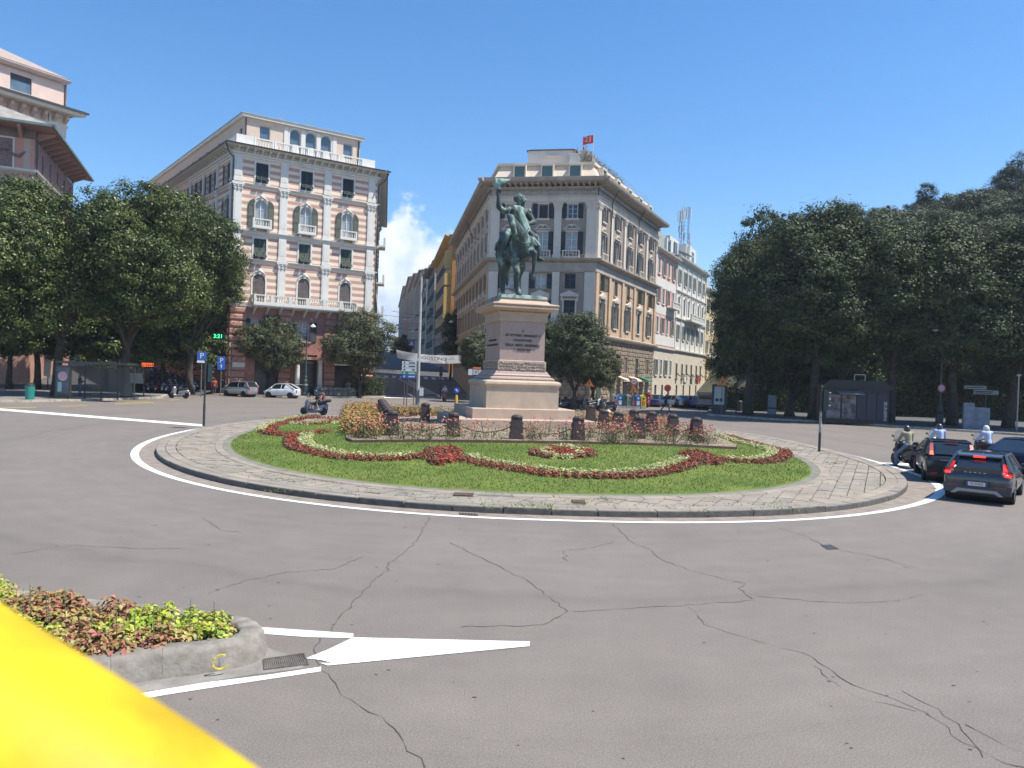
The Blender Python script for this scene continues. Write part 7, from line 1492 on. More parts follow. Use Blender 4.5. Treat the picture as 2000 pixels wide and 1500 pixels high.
# ---------------------------------------------------------------- scooters
seatm = mat('seat_vinyl', (.03, .028, .027), .6, .2, 4); wsm = bpy.data.materials.new('windscreen'); wsm.use_nodes = True; nt = wsm.node_tree; pbn = nt.nodes['Principled BSDF']; pbn.inputs['Base Color'].default_value = (.5, .55, .6, 1); pbn.inputs['Alpha'].default_value = .38; pbn.inputs['Roughness'].default_value = .05; MATS['windscreen'] = wsm
scp = paint('scooter_paint', (.10, .10, .11), .3)
swr, swt = wheelmeshes(.27, .12)
def scooter_meshes():
    fr_ = [((0, .52, .55), .10, (0, .38, 1.0), .10), ((-.16, .40, .35), .06, (-.14, .34, .92), .07), ((.16, .40, .35), .06, (.14, .34, .92), .07), ((0, .44, .30), .12, (0, .40, .85), .12), ((0, .42, .26), .12, (0, -.15, .27), .13), ((.12, .1, .25), .07, (.12, -.3, .3), .09), ((-.12, .1, .25), .07, (-.12, -.3, .3), .09),
           ((0, -.15, .52), .20, (0, -.80, .66), .17), ((0, -.15, .38), .19, (0, -.50, .42), .19), ((0, .50, .80), .15, (0, .42, .95), .15), ((-.10, .56, .62), .10, (.10, .56, .62), .10), ((.10, -.3, .55), .10, (.09, -.85, .66), .07), ((-.10, -.3, .55), .10, (-.09, -.85, .66), .07), ((0, .62, .50), .09, (0, .74, .46), .07), ((0, -.88, .60), .07, (0, -1.0, .45), .04)]
    body = blob('body', scp, fr_, .03, 3)
    seat = blob('seat', seatm, [((0, .0, .76), .12, (0, -.35, .80), .13), ((0, -.35, .82), .13, (0, -.75, .86), .11)], .03, 3)
    e = MB(); e.tube([(0, -.3, .28), (.0, -.62, .28)], .13, 8); e.tube([(.14, -.4, .3), (.17, -.9, .42)], [.05, .065], 8); e.tube([(-.12, -.62, .3), (-.12, -.7, .6)], .035, 6); eng = e.mesh('engine', blk)
    f = MB(); f.tube([(.07, .66, .28), (.07, .52, .62)], .028, 6); f.tube([(-.07, .66, .28), (-.07, .52, .62)], .028, 6); fork = f.mesh('fork', mat('fork_grey', (.12, .12, .13), .4, 0, metal=.5))
    h = MB(); h.tube([(-.33, .26, 1.06), (-.16, .36, 1.07), (0, .40, 1.04), (.16, .36, 1.07), (.33, .26, 1.06)], [.028, .03, .06, .03, .028], 6); hb = h.mesh('handlebar', blk)
    mi = MB(); 
    for s in (-1, 1): pass
    m1_ = MB(); m1_.tube([(.2, .36, 1.08), (.3, .38, 1.22)], .008, 4); m1_.lathe([(.02, -.05), (.08, 0), (.02, .05)], (.32, .38, 1.25), 8); mir = m1_.mesh('mirror', blk)
    hl = MB(); hl.lathe([(.02, .06), (.08, .04), (.10, 0)], n=10); hdm = hl.mesh('headlight', hdl)
    tb = blob('top_box', blk, [((-.13, -.92, 1.0), .12, (.13, -.92, 1.0), .12), ((-.12, -1.05, 1.02), .11, (.12, -1.05, 1.02), .11)], .035, 3)
    ws = MB(); ws.add([(-.24, .50, .98), (.24, .50, .98), (.22, .40, 1.42), (.12, .36, 1.52), (-.12, .36, 1.52), (-.22, .40, 1.42)], [(0, 1, 2, 3, 4, 5)]); wsme = ws.mesh('windscreen', wsm)
    return body, seat, eng, fork, hb, mir, hdm, tb, wsme
SMs = scooter_meshes(); sc_pl = MB().box(-.09, .09, -.012, 0, -.09, .09).mesh('number_plate', platem)
def scooter(name, label, M, box=False, screen=False, group=None, small=False, cat='scooter'):
    t = thing(name, label, cat, M, group); body, seat, eng, fork, hb, mir, hdm, tb, wsme = SMs
    obj('body', body, t); obj('seat', seat, t); obj('engine', eng, t); obj('handlebar', hb, t)
    if not small: obj('fork', fork, t)
    for y in (.66, -.64):
        w = obj('wheel', swr, t, Matrix.Translation((0, y, .27)))
        if not small: obj('rim', swt, w)
    obj('mirror', mir, t); obj('mirror', mir, t, Matrix.Diagonal((-1, 1, 1, 1)))
    obj('headlight', hdm, t, Matrix.Translation((0, .52, .9)) @ Matrix.Rotation(-PI/2*.8, 4, 'X')); obj('tail_light', MB().cbox((0, 0, 0), (.18, .05, .07)).mesh('tail_light', redd), t, Matrix.Translation((0, -.93, .68)))
    obj('number_plate', sc_pl, t, Matrix.Translation((0, -1.0, .48)))
    if box: obj('top_box', tb, t)
    if screen: obj('windscreen', wsme, t)
    return t
def recol(t, name, m):
    for c in CH.get(t.name, ()):
        if c.name.split('.')[0] == name: c.material_slots[0].link = 'OBJECT'; c.material_slots[0].material = m
def S1(px, py, deg, name, label, paintm=None, z=0.0, **k):
    p = G(px, py, z); t = scooter(name, label, TR(p.x, p.y, z, math.radians(deg)), **k)
    if paintm: recol(t, 'body', paintm)
    return t
# ---------------------------------------------------------------- people
skin = mat('skin', (.50, .30, .21), .6, .08, 5); hairm = mat('dark_hair', (.03, .02, .015), .7, .2, 6)
def cloth(name, c): return mat(name, c, .9, .12, 6)
def head_(b, c, s=1.0, f=(0, 1, 0)):   # head with nose, chin and ears, f = facing
    f = Vector(f).normalized(); r = f.cross(Vector((0, 0, 1))); c = Vector(c)
    b += [(c + Vector((0, 0, .02))*s, .098*s, c - Vector((0, 0, .05))*s + f*.015*s, .08*s), (c - Vector((0, 0, .09))*s + f*.035*s, .05*s, c - Vector((0, 0, .075))*s + f*.05*s, .045*s), (c + f*.09*s - Vector((0, 0, .01))*s, .014*s, c + f*.115*s - Vector((0, 0, .035))*s, .018*s), (c + f*.07*s - Vector((0, 0, .075))*s + r*.02, .018*s, c + f*.07*s - Vector((0, 0, .075))*s - r*.02, .018*s)]
    for q in (-1, 1): b.append((c + r*.095*q*s, .018*s, c + r*.10*q*s - Vector((0, 0, .04))*s, .014*s))
def hand_(b, w, d, up=(0, 0, 1), s=1.0):
    w = Vector(w); d = Vector(d).normalized(); u = d.cross(Vector(up)); u = u.normalized() if u.length > .01 else Vector((1, 0, 0)); b.append((w, .032*s, w + d*.07*s, .038*s))
    for k in range(4): o = u*(k-1.5)*.021*s; b.append((w + d*.09*s + o, .012*s, w + d*(.15 - .01*abs(k-1.2))*s + o, .009*s))
    b.append((w + d*.03*s + u*.04*s, .013*s, w + d*.09*s + u*.065*s, .010*s))
def pts_limb(b, ps, rs):
    for i in range(len(ps)-1): b.append((Vector(ps[i]), rs[i], Vector(ps[i+1]), rs[i+1]))
def person(label, M, J, top, bottom, face=(0, 1, 0), longs=False, shoes=None, helmet=None, hair=True, dress=None, name='person', vox=.022, bare=False):
    """J: joints hip, chest, head, sh(l,r) derived; elbows, hands, knees, feet as lists of two"""
    t = thing(name, label, 'person', M); hip, ch, hd = Vector(J['hip']), Vector(J['chest']), Vector(J['head']); body = []
    up = (ch-hip).normalized(); rt = up.cross(Vector(J.get('fwd', (0, 1, 0)))).normalized()*-1; rt = Vector((1, 0, 0)) if rt.length < .1 else (rt if rt.x > 0 else -rt)
    sh = [ch + rt*s*.185 + up*.10 for s in (-1, 1)]; hp = [hip + rt*s*.095 for s in (-1, 1)]
    pts_limb(body, [hip, hip+(ch-hip)*.5, ch], [.135, .115, .14]); pts_limb(body, [sh[0], sh[1]], [.07, .07]); pts_limb(body, [ch+up*.12, hd-Vector((0, 0, .1))], [.06, .05]); head_(body, hd, 1, face)
    shirt = []; pts_limb(shirt, [hip+up*.02, hip+(ch-hip)*.5, ch+up*.03], [.152, .135, .158]); pts_limb(shirt, [sh[0], sh[1]], [.088, .088])
    pant = []; pts_limb(pant, [hp[0], hp[1]], [.125, .125]); pts_limb(pant, [hip, hip+up*.08], [.145, .14])
    for i in (0, 1):
        e, h_ = Vector(J['elbow'][i]), Vector(J['hand'][i]); pts_limb(body, [sh[i], e, h_], [.055, .042, .028]); hand_(body, h_, h_-e)
        if bare: pts_limb(shirt, [sh[i], sh[i].lerp(e, .25)], [.07, .06])
        elif longs: pts_limb(shirt, [sh[i], e, e.lerp(h_, .95)], [.075, .06, .048])
        else: pts_limb(shirt, [sh[i], sh[i].lerp(e, .75)], [.075, .066])
        k, f_ = Vector(J['knee'][i]), Vector(J['foot'][i]); pts_limb(body, [hp[i], k, f_+Vector((0, 0, .06))], [.085, .058, .038])
        pts_limb(pant, [hp[i], k] + ([f_+Vector((0, 0, .07))] if bottom != 'short' and not J.get('short') else [k.lerp(f_, .0)]), [.105, .078] + ([.06] if not J.get('short') else [.075]))
    if dress: pts_limb(pant, [hip, hip-Vector((0, 0, .35))], [.17, .22])
    obj('body', blob('body', skin, body, vox, 2), t); obj('shirt', blob('shirt', top, shirt, vox, 2), t); obj('trousers' if not dress else 'skirt', blob('trousers', bottom, pant, vox, 2), t)
    fd = Vector(J.get('fwd', (0, 1, 0))); sb = [blob('shoe', shoes or blk, [(Vector(J['foot'][i]) + Vector((0, 0, .05)) - fd*.04, .045, Vector(J['foot'][i]) + Vector((0, 0, .035)) + fd*.14, .036)], .018, 1) for i in (0, 1)]
    for s_ in sb: obj('shoe', s_, t)
    if helmet:
        hm = blob('helmet', helmet, [(hd + Vector((0, 0, .05)), .135, hd + Vector((0, 0, .0)) - Vector(face)*.03, .13)], .02, 2); obj('helmet', hm, t)
        obj('visor', blob('visor', blk, [(hd + Vector(face)*.10 + Vector((0, 0, .05)) + Vector((-.05, 0, 0)), .05, hd + Vector(face)*.10 + Vector((0, 0, .05)) + Vector((.05, 0, 0)), .05)], .02, 1), t)
    elif hair: obj('hair', blob('hair', hairm, [(hd + Vector((0, 0, .045)) - Vector(face)*.01, .105, hd - Vector(face)*.045 - Vector((0, 0, .02)), .09)], .02, 1), t)
    return t
RID = dict(hip=(0, -.28, .90), chest=(0, -.18, 1.30), head=(0, -.08, 1.555), elbow=[(-.30, .02, 1.08), (.30, .02, 1.08)], hand=[(-.30, .26, 1.07), (.30, .26, 1.07)], knee=[(-.17, .16, .80), (.17, .16, .80)], foot=[(-.16, .20, .36), (.16, .20, .36)])
def ride(px, py, deg, sc_name, sc_label, p_label, paintm, top, bottom, helmet, box=False, screen=True, J=None, z=0, **k):
    t = S1(px, py, deg, sc_name, sc_label, paintm, box=box, screen=screen, z=z); person(p_label, MT[t.name], J or RID, top, bottom, helmet=helmet, longs=True, **k); return t
olive = cloth('olive_shirt', (.30, .28, .19)); lblue = cloth('pale_blue_shirt', (.36, .44, .62)); lblue2 = cloth('sky_blue_shirt', (.42, .50, .68)); jean = cloth('jeans', (.14, .20, .29)); dkt = cloth('dark_trousers', (.05, .05, .06)); helb = paint('helmet_black', (.04, .038, .035), .1); helw = paint('helmet_white', (.62, .60, .58), 0); helg = paint('helmet_green_black', (.03, .045, .042), .1)
J1 = dict(RID); J1['foot'] = [(-.26, .16, .0), (.16, .20, .36)]; J1['knee'] = [(-.26, .14, .52), (.17, .16, .8)]
ride(1766, 911, 4, 'black_scooter', 'black scooter with top box waiting at the stop line, leftmost of three', 'rider in olive shirt, jeans and dark helmet on the leftmost scooter', pdk, olive, jean, helb, box=True, J=J1)
ride(1830, 902, -6, 'scooter', 'white fronted scooter mostly hidden behind the black hatchback', 'rider in pale blue shirt and dark helmet, middle of three', pwht, lblue, dkt, helb)
ride(1921, 905, 2, 'scooter', 'dark scooter between the two dark hatchbacks and the blue car', 'rider in light blue shirt and white helmet, rightmost of three', pdk, lblue2, dkt, helw)
V = G(1990, 930); t = scooter('motorcycle', 'dark motorcycle at the right edge beside the dark grey hatchback', TR(V.x, V.y, 0, math.radians(-50)), screen=False, cat='motorcycle'); recol(t, 'body', pdk)
# couple on the moving scooter
tn = cloth('brown_vest', (.16, .07, .05)); blkc = cloth('black_vest', (.03, .03, .03)); J2 = dict(RID); J2['short'] = 1
t = S1(613, 810.5, 92, 'grey_scooter', 'grey scooter carrying a couple past the flower bed', pgry, box=True, screen=True); person('helmeted driver in dark vest and shorts steering the grey scooter', MT[t.name], J2, blkc, dkt, helmet=helg, bare=True)
J3 = dict(hip=(0, -.68, .98), chest=(0, -.58, 1.38), head=(0, -.48, 1.69), elbow=[(-.28, -.5, 1.14), (.28, -.5, 1.14)], hand=[(-.22, -.28, 1.02), (.22, -.28, 1.02)], knee=[(-.25, -.22, .86), (.25, -.22, .86)], foot=[(-.22, -.34, .36), (.22, -.34, .36)], short=1)
person('helmeted passenger in brown vest and white shoes behind the driver', MT[t.name], J3, tn, dkt, helmet=helg, bare=True, shoes=whiw)
S1(349, 778, 88, 'silver_scooter', 'silver and white scooter parked alone at the kerb end, left', psil, screen=False)
p = G(868, 783); t = S1(868, 784, 176, 'red_scooter', 'red motor scooter coming down the uphill street', paint('paint_pinkred', (.42, .05, .06), .1), screen=False); person('rider in white shirt and pale helmet on the red scooter', MT[t.name], RID, cloth('white_shirt', (.55, .57, .6)), jean, helmet=helw, longs=True)
# parked rows on the rising side pavement
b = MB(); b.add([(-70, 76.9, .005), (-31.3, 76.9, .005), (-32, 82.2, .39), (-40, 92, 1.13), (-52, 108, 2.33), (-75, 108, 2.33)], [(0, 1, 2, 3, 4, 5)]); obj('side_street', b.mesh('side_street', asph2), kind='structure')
proto = scooter('parked_scooter', 'parked scooter in the dense rows beside the striped palazzo flank', TR(0, 0, 0), group='scooters parked along the palazzo flank', small=True); cols_ = [pdk, pdk, psil, pwht, pgry, pltb, pred_, pdk, mat('dull_brown', (.12, .08, .06), .4)]
first = True
for k in range(10):
    d = 77.8 + k*2.1; x0 = D(292, 740, d).x; x1 = -31.6 - max(0, (d-82))*.773 - .9; n_ = int((x1-x0)/.64)
    for j in range(n_):
        x = x0 + j*.64 + rnd.uniform(-.08, .08); M_ = TR(x, d + rnd.uniform(-.25, .25), zs(d), math.radians(14 + rnd.uniform(-9, 9))) @ Matrix.Rotation(math.radians(8), 4, 'Y')
        if first: proto.matrix_local = M_; first = False; continue
        dup(proto, M_, mats={'scooter_paint': rnd.choice(cols_)})
mc_ = [('dark', (pdk, 'second from the left')), ('black', (pdk, 'third from the left')), ('grey', (pgry, 'fourth from the left')), ('black', (pdk, 'turned broadside in the front')), ('silver', (psil, 'behind the broadside one')), ('white', (pwht, 'before the pale container')), ('black', (pdk, 'nearest and rightmost')), ('dark', (pgry, 'deep in the cluster middle')), ('silver', (psil, 'at the back by the grey container'))]
pm_ = scooter('parked_motorcycle', 'parked motorcycle in the cluster right of the pedestal', TR(0, 0, 0), group='motorcycles parked right of the pedestal', small=True, cat='motorcycle'); first = True
for px, dd, a in ((1100, 76, 60), (1112, 77, 40), (1126, 75, 55), (1142, 76.5, 35), (1150, 74, 120), (1163, 76, 50), (1176, 75, 20), (1186, 73.5, 70), (1134, 78, 45), (1171, 78, 60)):
    q = D(px, 740, dd); M_ = TR(q.x, q.y, 0, math.radians(a), 1.08)
    if first: pm_.matrix_local = M_; first = False; pm_['label'] = 'leftmost parked motorcycle right of the pedestal, half hidden by its base'; continue
    cn, cm = mc_.pop(0); dup(pm_, M_, label='%s parked motorcycle right of the pedestal, %s' % (cn, cm[1]), mats={'scooter_paint': cm[0]})
q = D(1267, 740, 88); t = scooter('red_motorcycle', 'dark red motorcycle beside the yellow container', TR(q.x, q.y, 0, math.radians(170), 1.1), cat='motorcycle'); recol(t, 'body', pred_); person('rider in red jacket sitting on the motorcycle by the containers', MT[t.name], RID, cloth('red_jacket', (.35, .06, .05)), dkt, helmet=helw, longs=True, vox=.03)
# people on foot
ST = dict(hip=(0, 0, .92), chest=(0, .0, 1.32), head=(0, .03, 1.62), elbow=[(-.24, -.02, 1.14), (.24, -.02, 1.14)], hand=[(-.26, .06, .90), (.26, .06, .90)], knee=[(-.10, .03, .50), (.10, .03, .50)], foot=[(-.11, 0, 0), (.11, 0, 0)])
WK = dict(hip=(0, 0, .92), chest=(0, .04, 1.32), head=(0, .08, 1.62), elbow=[(-.24, .12, 1.12), (.24, -.16, 1.12)], hand=[(-.22, .32, .98), (.25, -.28, .92)], knee=[(-.09, -.12, .52), (.10, .26, .54)], foot=[(-.1, -.48, .06), (.1, .38, 0)])
LN = dict(ST); LN['hand'] = [(-.12, .26, 1.2), (.12, .26, 1.2)]; LN['elbow'] = [(-.24, .04, 1.1), (.24, .04, 1.1)]
q = G(1300, 803); person('pedestrian in dark clothes striding across the road before the parked cars', TR(q.x, q.y, 0, math.radians(-82)), WK, dkt, cloth('navy_trousers', (.05, .07, .12)), longs=True, vox=.028)
q = D(681, 740, 89); person('woman in a white dress standing by the hedge at the palazzo corner', TR(q.x, q.y, .1, math.radians(170)), ST, cloth('white_dress', (.6, .58, .54)), cloth('white_dress', (.6, .58, .54)), dress=True, vox=.03)
q = D(156, 740, 66.3); person('man in dark jacket standing in the bus shelter looking at his hands', TR(q.x, q.y, .15, math.radians(-80)), LN, dkt, jean, longs=True, vox=.028)
for px, dd, lb, c1__, a in ((419, 82, 'person in a red top standing behind the silver hatchback', (.4, .08, .06), 20), (437, 84, 'person in dark clothes left of the rusticated corner pier', (.04, .04, .05), 160), (467, 83.5, 'person in white shirt by the corner pier of the striped palazzo', (.55, .55, .55), 200)):
    q = D(px, 740, dd-2); person(lb, TR(q.x, q.y, .0, math.radians(a)), ST, cloth('top_%d' % px, c1__), dkt, vox=.032)
# ================================================================ pavements at the sides
pvm = mat('side_paving', (.20, .185, .165), .9, .2, .8, bump=.2); kbm = mat('side_kerb', (.40, .35, .28), .85, .3, 4, bump=.3)
def pavement(name, pts, z, m, kb):
    b = MB(); n = len(pts); b.add([(p[0], p[1], z) for p in pts] + [(p[0], p[1], -.05) for p in pts], [tuple(range(n))] + [(i, (i+1) % n, n+(i+1) % n, n+i) for i in range(n)]); o = obj(name, b.mesh(name, m), kind='structure')
    for i in range(kb):
        a, c = Vector(pts[i]), Vector(pts[i+1]); L_ = (c-a).length; t = (c-a).normalized(); nn = Vector((t.y, -t.x)); k = max(1, int(L_/1.4))
        for j in range(k):
            p = a + t*(L_*j/k+.012); q = a + t*(L_*(j+1)/k-.012); v = [p-nn*.26, q-nn*.26, q+nn*.03, p+nn*.03]; bb = MB(); h = z + rnd.uniform(.004, .02)
            bb.add([(w.x, w.y, -.03) for w in v] + [(w.x, w.y, h) for w in v], [(4, 5, 6, 7), (0, 1, 5, 4), (1, 2, 6, 5), (2, 3, 7, 6), (3, 0, 4, 7)]); obj('kerb_stone', bb.mesh('kerb_stone', kb_m), o)
    return o
kb_m = kbm
a_ = [G(-120, 786).to_2d(), G(60, 785.5).to_2d(), G(200, 782.5).to_2d(), G(318, 778).to_2d(), G(327, 773).to_2d(), Vector((-36.5, 76.8)), Vector((-75, 76.8)), Vector((-75, 58))]
pavement('left_pavement', [tuple(p) for p in a_], .15, pvm, 4)
c_ = [G(1380, 811).to_2d(), G(1500, 820).to_2d(), G(1640, 827).to_2d(), G(1800, 838).to_2d(), G(1980, 850).to_2d(), G(2150, 862).to_2d(), Vector((70, 60)), Vector((75, 92)), Vector((24, 92)), Vector((21, 82))]
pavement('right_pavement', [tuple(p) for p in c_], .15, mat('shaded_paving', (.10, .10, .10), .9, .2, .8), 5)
e_ = [G(360, 769).to_2d() , G(500, 776).to_2d() + Vector((0, 1.9)), G(600, 772).to_2d(), G(735, 776).to_2d(), G(757, 773).to_2d(), G(757, 768).to_2d()]
p_ = [Vector((-31, 79.5)), Vector((-24, 80.3)), Vector((-18, 84.5)), Vector((-15.3, 89)), Vector((-14.6, 95)), Vector((-16.9, 97)), Vector((-19, 90)), Vector((-31, 82.6))]
pavement('palazzo_pavement', [tuple(p) for p in p_], .15, pvm, 4)
p_ = [Vector((-1, 86.6)), Vector((9.8, 85.6)), Vector((13, 89)), Vector((24, 111)), Vector((22, 113)), Vector((9.6, 88.3)), Vector((-3.2, 90.6)), Vector((-9, 128)), Vector((-10.2, 128)), Vector((-4.6, 92))]
pavement('corner_pavement', [tuple(p) for p in p_], .13, pvm, 3)
# low stone wall with railing beside the uphill street
wl = thing('stone_wall', 'pale rough stone wall with a thin railing at the foot of the uphill street', 'wall', TR(0, 0, 0)); b = MB()
A0, A1 = Vector((-17.6, 94.5)), Vector((-15.4, 101))
for k in range(5):
    for j in range(5): p = A0.lerp(A1, j/5); q = A0.lerp(A1, (j+1)/5); z0 = .15+k*.42; bb = MB(); nn = Vector((-.3, .1)) * .0; t = (q-p).normalized()*.02; v = [p+t, q-t, q-t+Vector((-.5, 0)), p+t+Vector((-.5, 0))]; bb.add([(w.x, w.y, z0+.01) for w in v]+[(w.x, w.y, z0+.40) for w in v], [(0, 1, 2, 3), (4, 5, 6, 7), (0, 1, 5, 4), (1, 2, 6, 5), (2, 3, 7, 6), (3, 0, 4, 7)]); obj('stone', bb.mesh('stone', kbm), wl)
for k in range(9): p = A0.lerp(A1, k/8); b.tube([(p.x, p.y, 2.2), (p.x, p.y, 3.2)], .03, 5)
b.tube([(A0.x, A0.y, 3.2), (A1.x, A1.y, 3.2)], .035, 5); obj('railing', b.mesh('railing', kbm), wl)
fn_ = thing('terrace_fence', 'thin dark metal railing in front of the striped palazzo ground floor', 'fence', TR(0, 0, 0)); b = MB(); A0, A1 = Vector((-25.5, 82.2)), Vector((-18.6, 87.0))
for k in range(16): p = A0.lerp(A1, k/15); b.tube([(p.x, p.y, .15), (p.x, p.y, 1.3)], .03, 5)
for z in (.7, 1.3): b.tube([(A0.x, A0.y, z), (A1.x, A1.y, z)], .03, 5)
obj('rails', b.mesh('rails', gut), fn_); 
b = MB().box(-2.2, 2.2, -.9, .9, 0, .9); q = D(655, 740, 88.5); tb_ = thing('stone_terrace', 'low pale stone terrace wall by the palazzo entrance', 'terrace', TR(q.x, q.y, .1, math.radians(34))); obj('wall', b.mesh('wall', kbm), tb_); 
q = D(712, 740, 90.5); r5 = np.random.default_rng(3); C_ = np.c_[r5.normal(0, 1.2, 6000).clip(-2.2, 2.2), r5.normal(0, .7, 6000).clip(-1.2, 1.2), r5.random(6000)*2.3]; V_, F_ = leaves(C_, r5.normal(size=C_.shape), .2, .5, r5); hg = thing('dark_hedge', 'clipped dark hedge at the foot of the right small oak', 'hedge', TR(q.x, q.y, .1, .5)); obj('foliage', npmesh('foliage', V_, F_, lf_dk, tone=r5.random(6000)), hg)
# zebra on the slope, lane marks
def rz(s): return 0 if s < 8 else ((s-8)*.085 if s < 50 else 3.57+(s-50)*.03)
def rp2(s, o, dz=.02): a = Vector((-8, 99, 0)) + Vector((-.164, .986, 0))*s; return (a.x+o, a.y, rz(s)+.006+dz)
b = MB()
for k in range(14): o = -12.6+k*1.35; b.add([rp2(30, o), rp2(30, o+.7), rp2(34, o+.7), rp2(34, o)], [(0, 1, 2, 3)])
for k in range(12): b.add([rp2(9+k*1.5, -2.5-k*.25), rp2(9+k*1.5, -1.2-k*.25), rp2(9.5+k*1.5, -1.2-k*.25), rp2(9.5+k*1.5, -2.5-k*.25)], [(0, 1, 2, 3)])
b.add([rp2(8, -2.6), rp2(8, -2.45), rp2(29, -6), rp2(29, -6.2)], [(0, 1, 2, 3)]); b.add([rp2(8, -1.1), rp2(8, -.95), rp2(29, -4.6), rp2(29, -4.8)], [(0, 1, 2, 3)])
obj('zebra_crossing', b.mesh('zebra_crossing', wpw), kind='structure')
# ================================================================ street furniture
pole_g = mat('pole_grey', (.16, .17, .17), .5, .15, 3); pole_d = mat('pole_dark', (.035, .045, .04), .5, .15, 3); pale_p = mat('pole_pale', (.42, .40, .36), .6, .1, 2); blue = mat('sign_blue', (.02, .10, .42), .4, .05, 3); sw = mat('sign_white', (.66, .66, .64), .5, .04, 3); sgn = mat('sign_green', (.02, .22, .14), .4, .05, 3); sred = mat('sign_red', (.5, .03, .03), .4, .05, 3); sor = mat('sign_orange', (.68, .17, .02), .5, .05, 3)
def pole(h, r, m=pole_g, n=8): return MB().tube([(0, 0, 0), (0, 0, h)], [r*1.1, r], n).mesh('pole', m)
def signpost(name, label, px, d, h, panels, r=.04, rz=0.0, z=0.0, cat='sign', pm=None):
    q = D(px, 740, d); t = thing(name, label, cat, TR(q.x, q.y, z, math.atan2(-q.x, q.y)*1.0 + rz)); obj('pole', pole(h, r, pm or pole_g), t)
    for nm, me, M in panels: obj(nm, me, t, M)
    return t
def rectp(w, h, m, y=-.06, z=0, x=0): return MB().box(x-w/2, x+w/2, y-.02, y, z-h/2, z+h/2).mesh('panel', m)
t = signpost('parking_sign', 'square blue parking sign with white letter on a thin pole, nearer the trees', 393, 74, 3.6, [('panel', rectp(.85, .85, blue), Matrix.Translation((0, 0, 3.95))), ('plate', rectp(.85, .22, sw), Matrix.Translation((0, 0, 3.42)))]); text('letter', 'P', .75, sw, t, Matrix.Translation((0, -.085, 3.97)) @ UP)
t = signpost('parking_sign', 'tall blue parking sign with an arrow, just left of the rusticated corner pier', 431.5, 78, 3.2, [('panel', rectp(.72, 1.35, blue), Matrix.Translation((0, 0, 3.35)))]); text('letter', 'P', .7, sw, t, Matrix.Translation((0, -.085, 3.6)) @ UP); obj('arrow', MB().box(-.04, .04, -.09, -.082, 2.85, 3.1).prism([(-.12, 3.08), (.12, 3.08), (0, 3.22)], -.09, -.082).mesh('arrow', sw), t)
led = emit('led_green', (.05, 1, .30), 1.8); q = D(428, 657, 77); t = thing('clock_display', 'green digital clock display hanging under the left trees', 'display', TR(q.x, q.y, q.z)); obj('case', MB().box(-.75, .55, 0, .2, -.35, .35).mesh('case', blk), t); text('digits', '3:21', .55, led, t, Matrix.Translation((-.1, -.01, 0)) @ UP); obj('arm', MB().tube([(.5, .1, 0), (1.2, .3, 0), (1.2, .3, -4.6)], .06, 6).mesh('arm', pole_d), t)
# traffic signals on the island
def signal(label, px, py, h, rz, mirror=False, striped=False):
    q = G(px, py, .16); t = thing('traffic_light', label, 'traffic light', TR(q.x, q.y, .16, math.atan2(-q.x, q.y)+rz)); obj('pole', MB().tube([(0, 0, 0), (0, 0, 1.1)], .06, 10).tube([(0, 0, 1.1), (0, 0, h)], .05, 10).mesh('pole', pole_d), t); s = 1
    cs_ = obj('signal_case', MB().box(.06, .30, -.14, .14, h-1.05, h-.12).mesh('signal_case', mat('case_green', (.012, .03, .027), .5, .1, 3)), t)
    for k, (m_, nm) in enumerate(((redd, 'red_lens'), (amb, 'amber_lens'), (mat('green_lens', (.02, .25, .12), .3, 0), 'green_lens'))):
        z = h-.28-k*.30; obj(nm, MB().tube([(.30, 0, z), (.315, 0, z)], .09, 12).mesh(nm, m_), cs_); v = MB(); 
        for i in range(6): a0, a1 = PI*i/6, PI*(i+1)/6; v.add([(.30, .1*math.cos(a0), z+.1*math.sin(a0)), (.30, .1*math.cos(a1), z+.1*math.sin(a1)), (.42, .1*math.cos(a1), z+.085*math.sin(a1)), (.42, .1*math.cos(a0), z+.085*math.sin(a0))], [(0, 1, 2, 3)])
        obj('hood', v.mesh('hood', blk), cs_)
    obj('cap', MB().lathe([(.07, 0), (.06, .06), (.01, .1)], (0, 0, h), 8).mesh('cap', pole_d), t)
    if striped: obj('sticker_wrap', MB().tube([(0, 0, .9), (0, 0, 1.9)], .062, 10).mesh('sticker_wrap', mat('peeling_stickers', (.10, .11, .11), .7, .5, 7, col2=(.55, .54, .5))), t)
    return t
signal('slim dark traffic light pole at the left tip of the island paving', 398, 832, 3.25, .5); signal('traffic light with stickered pole on the right side of the island', 1600, 882, 3.0, .35, striped=True)
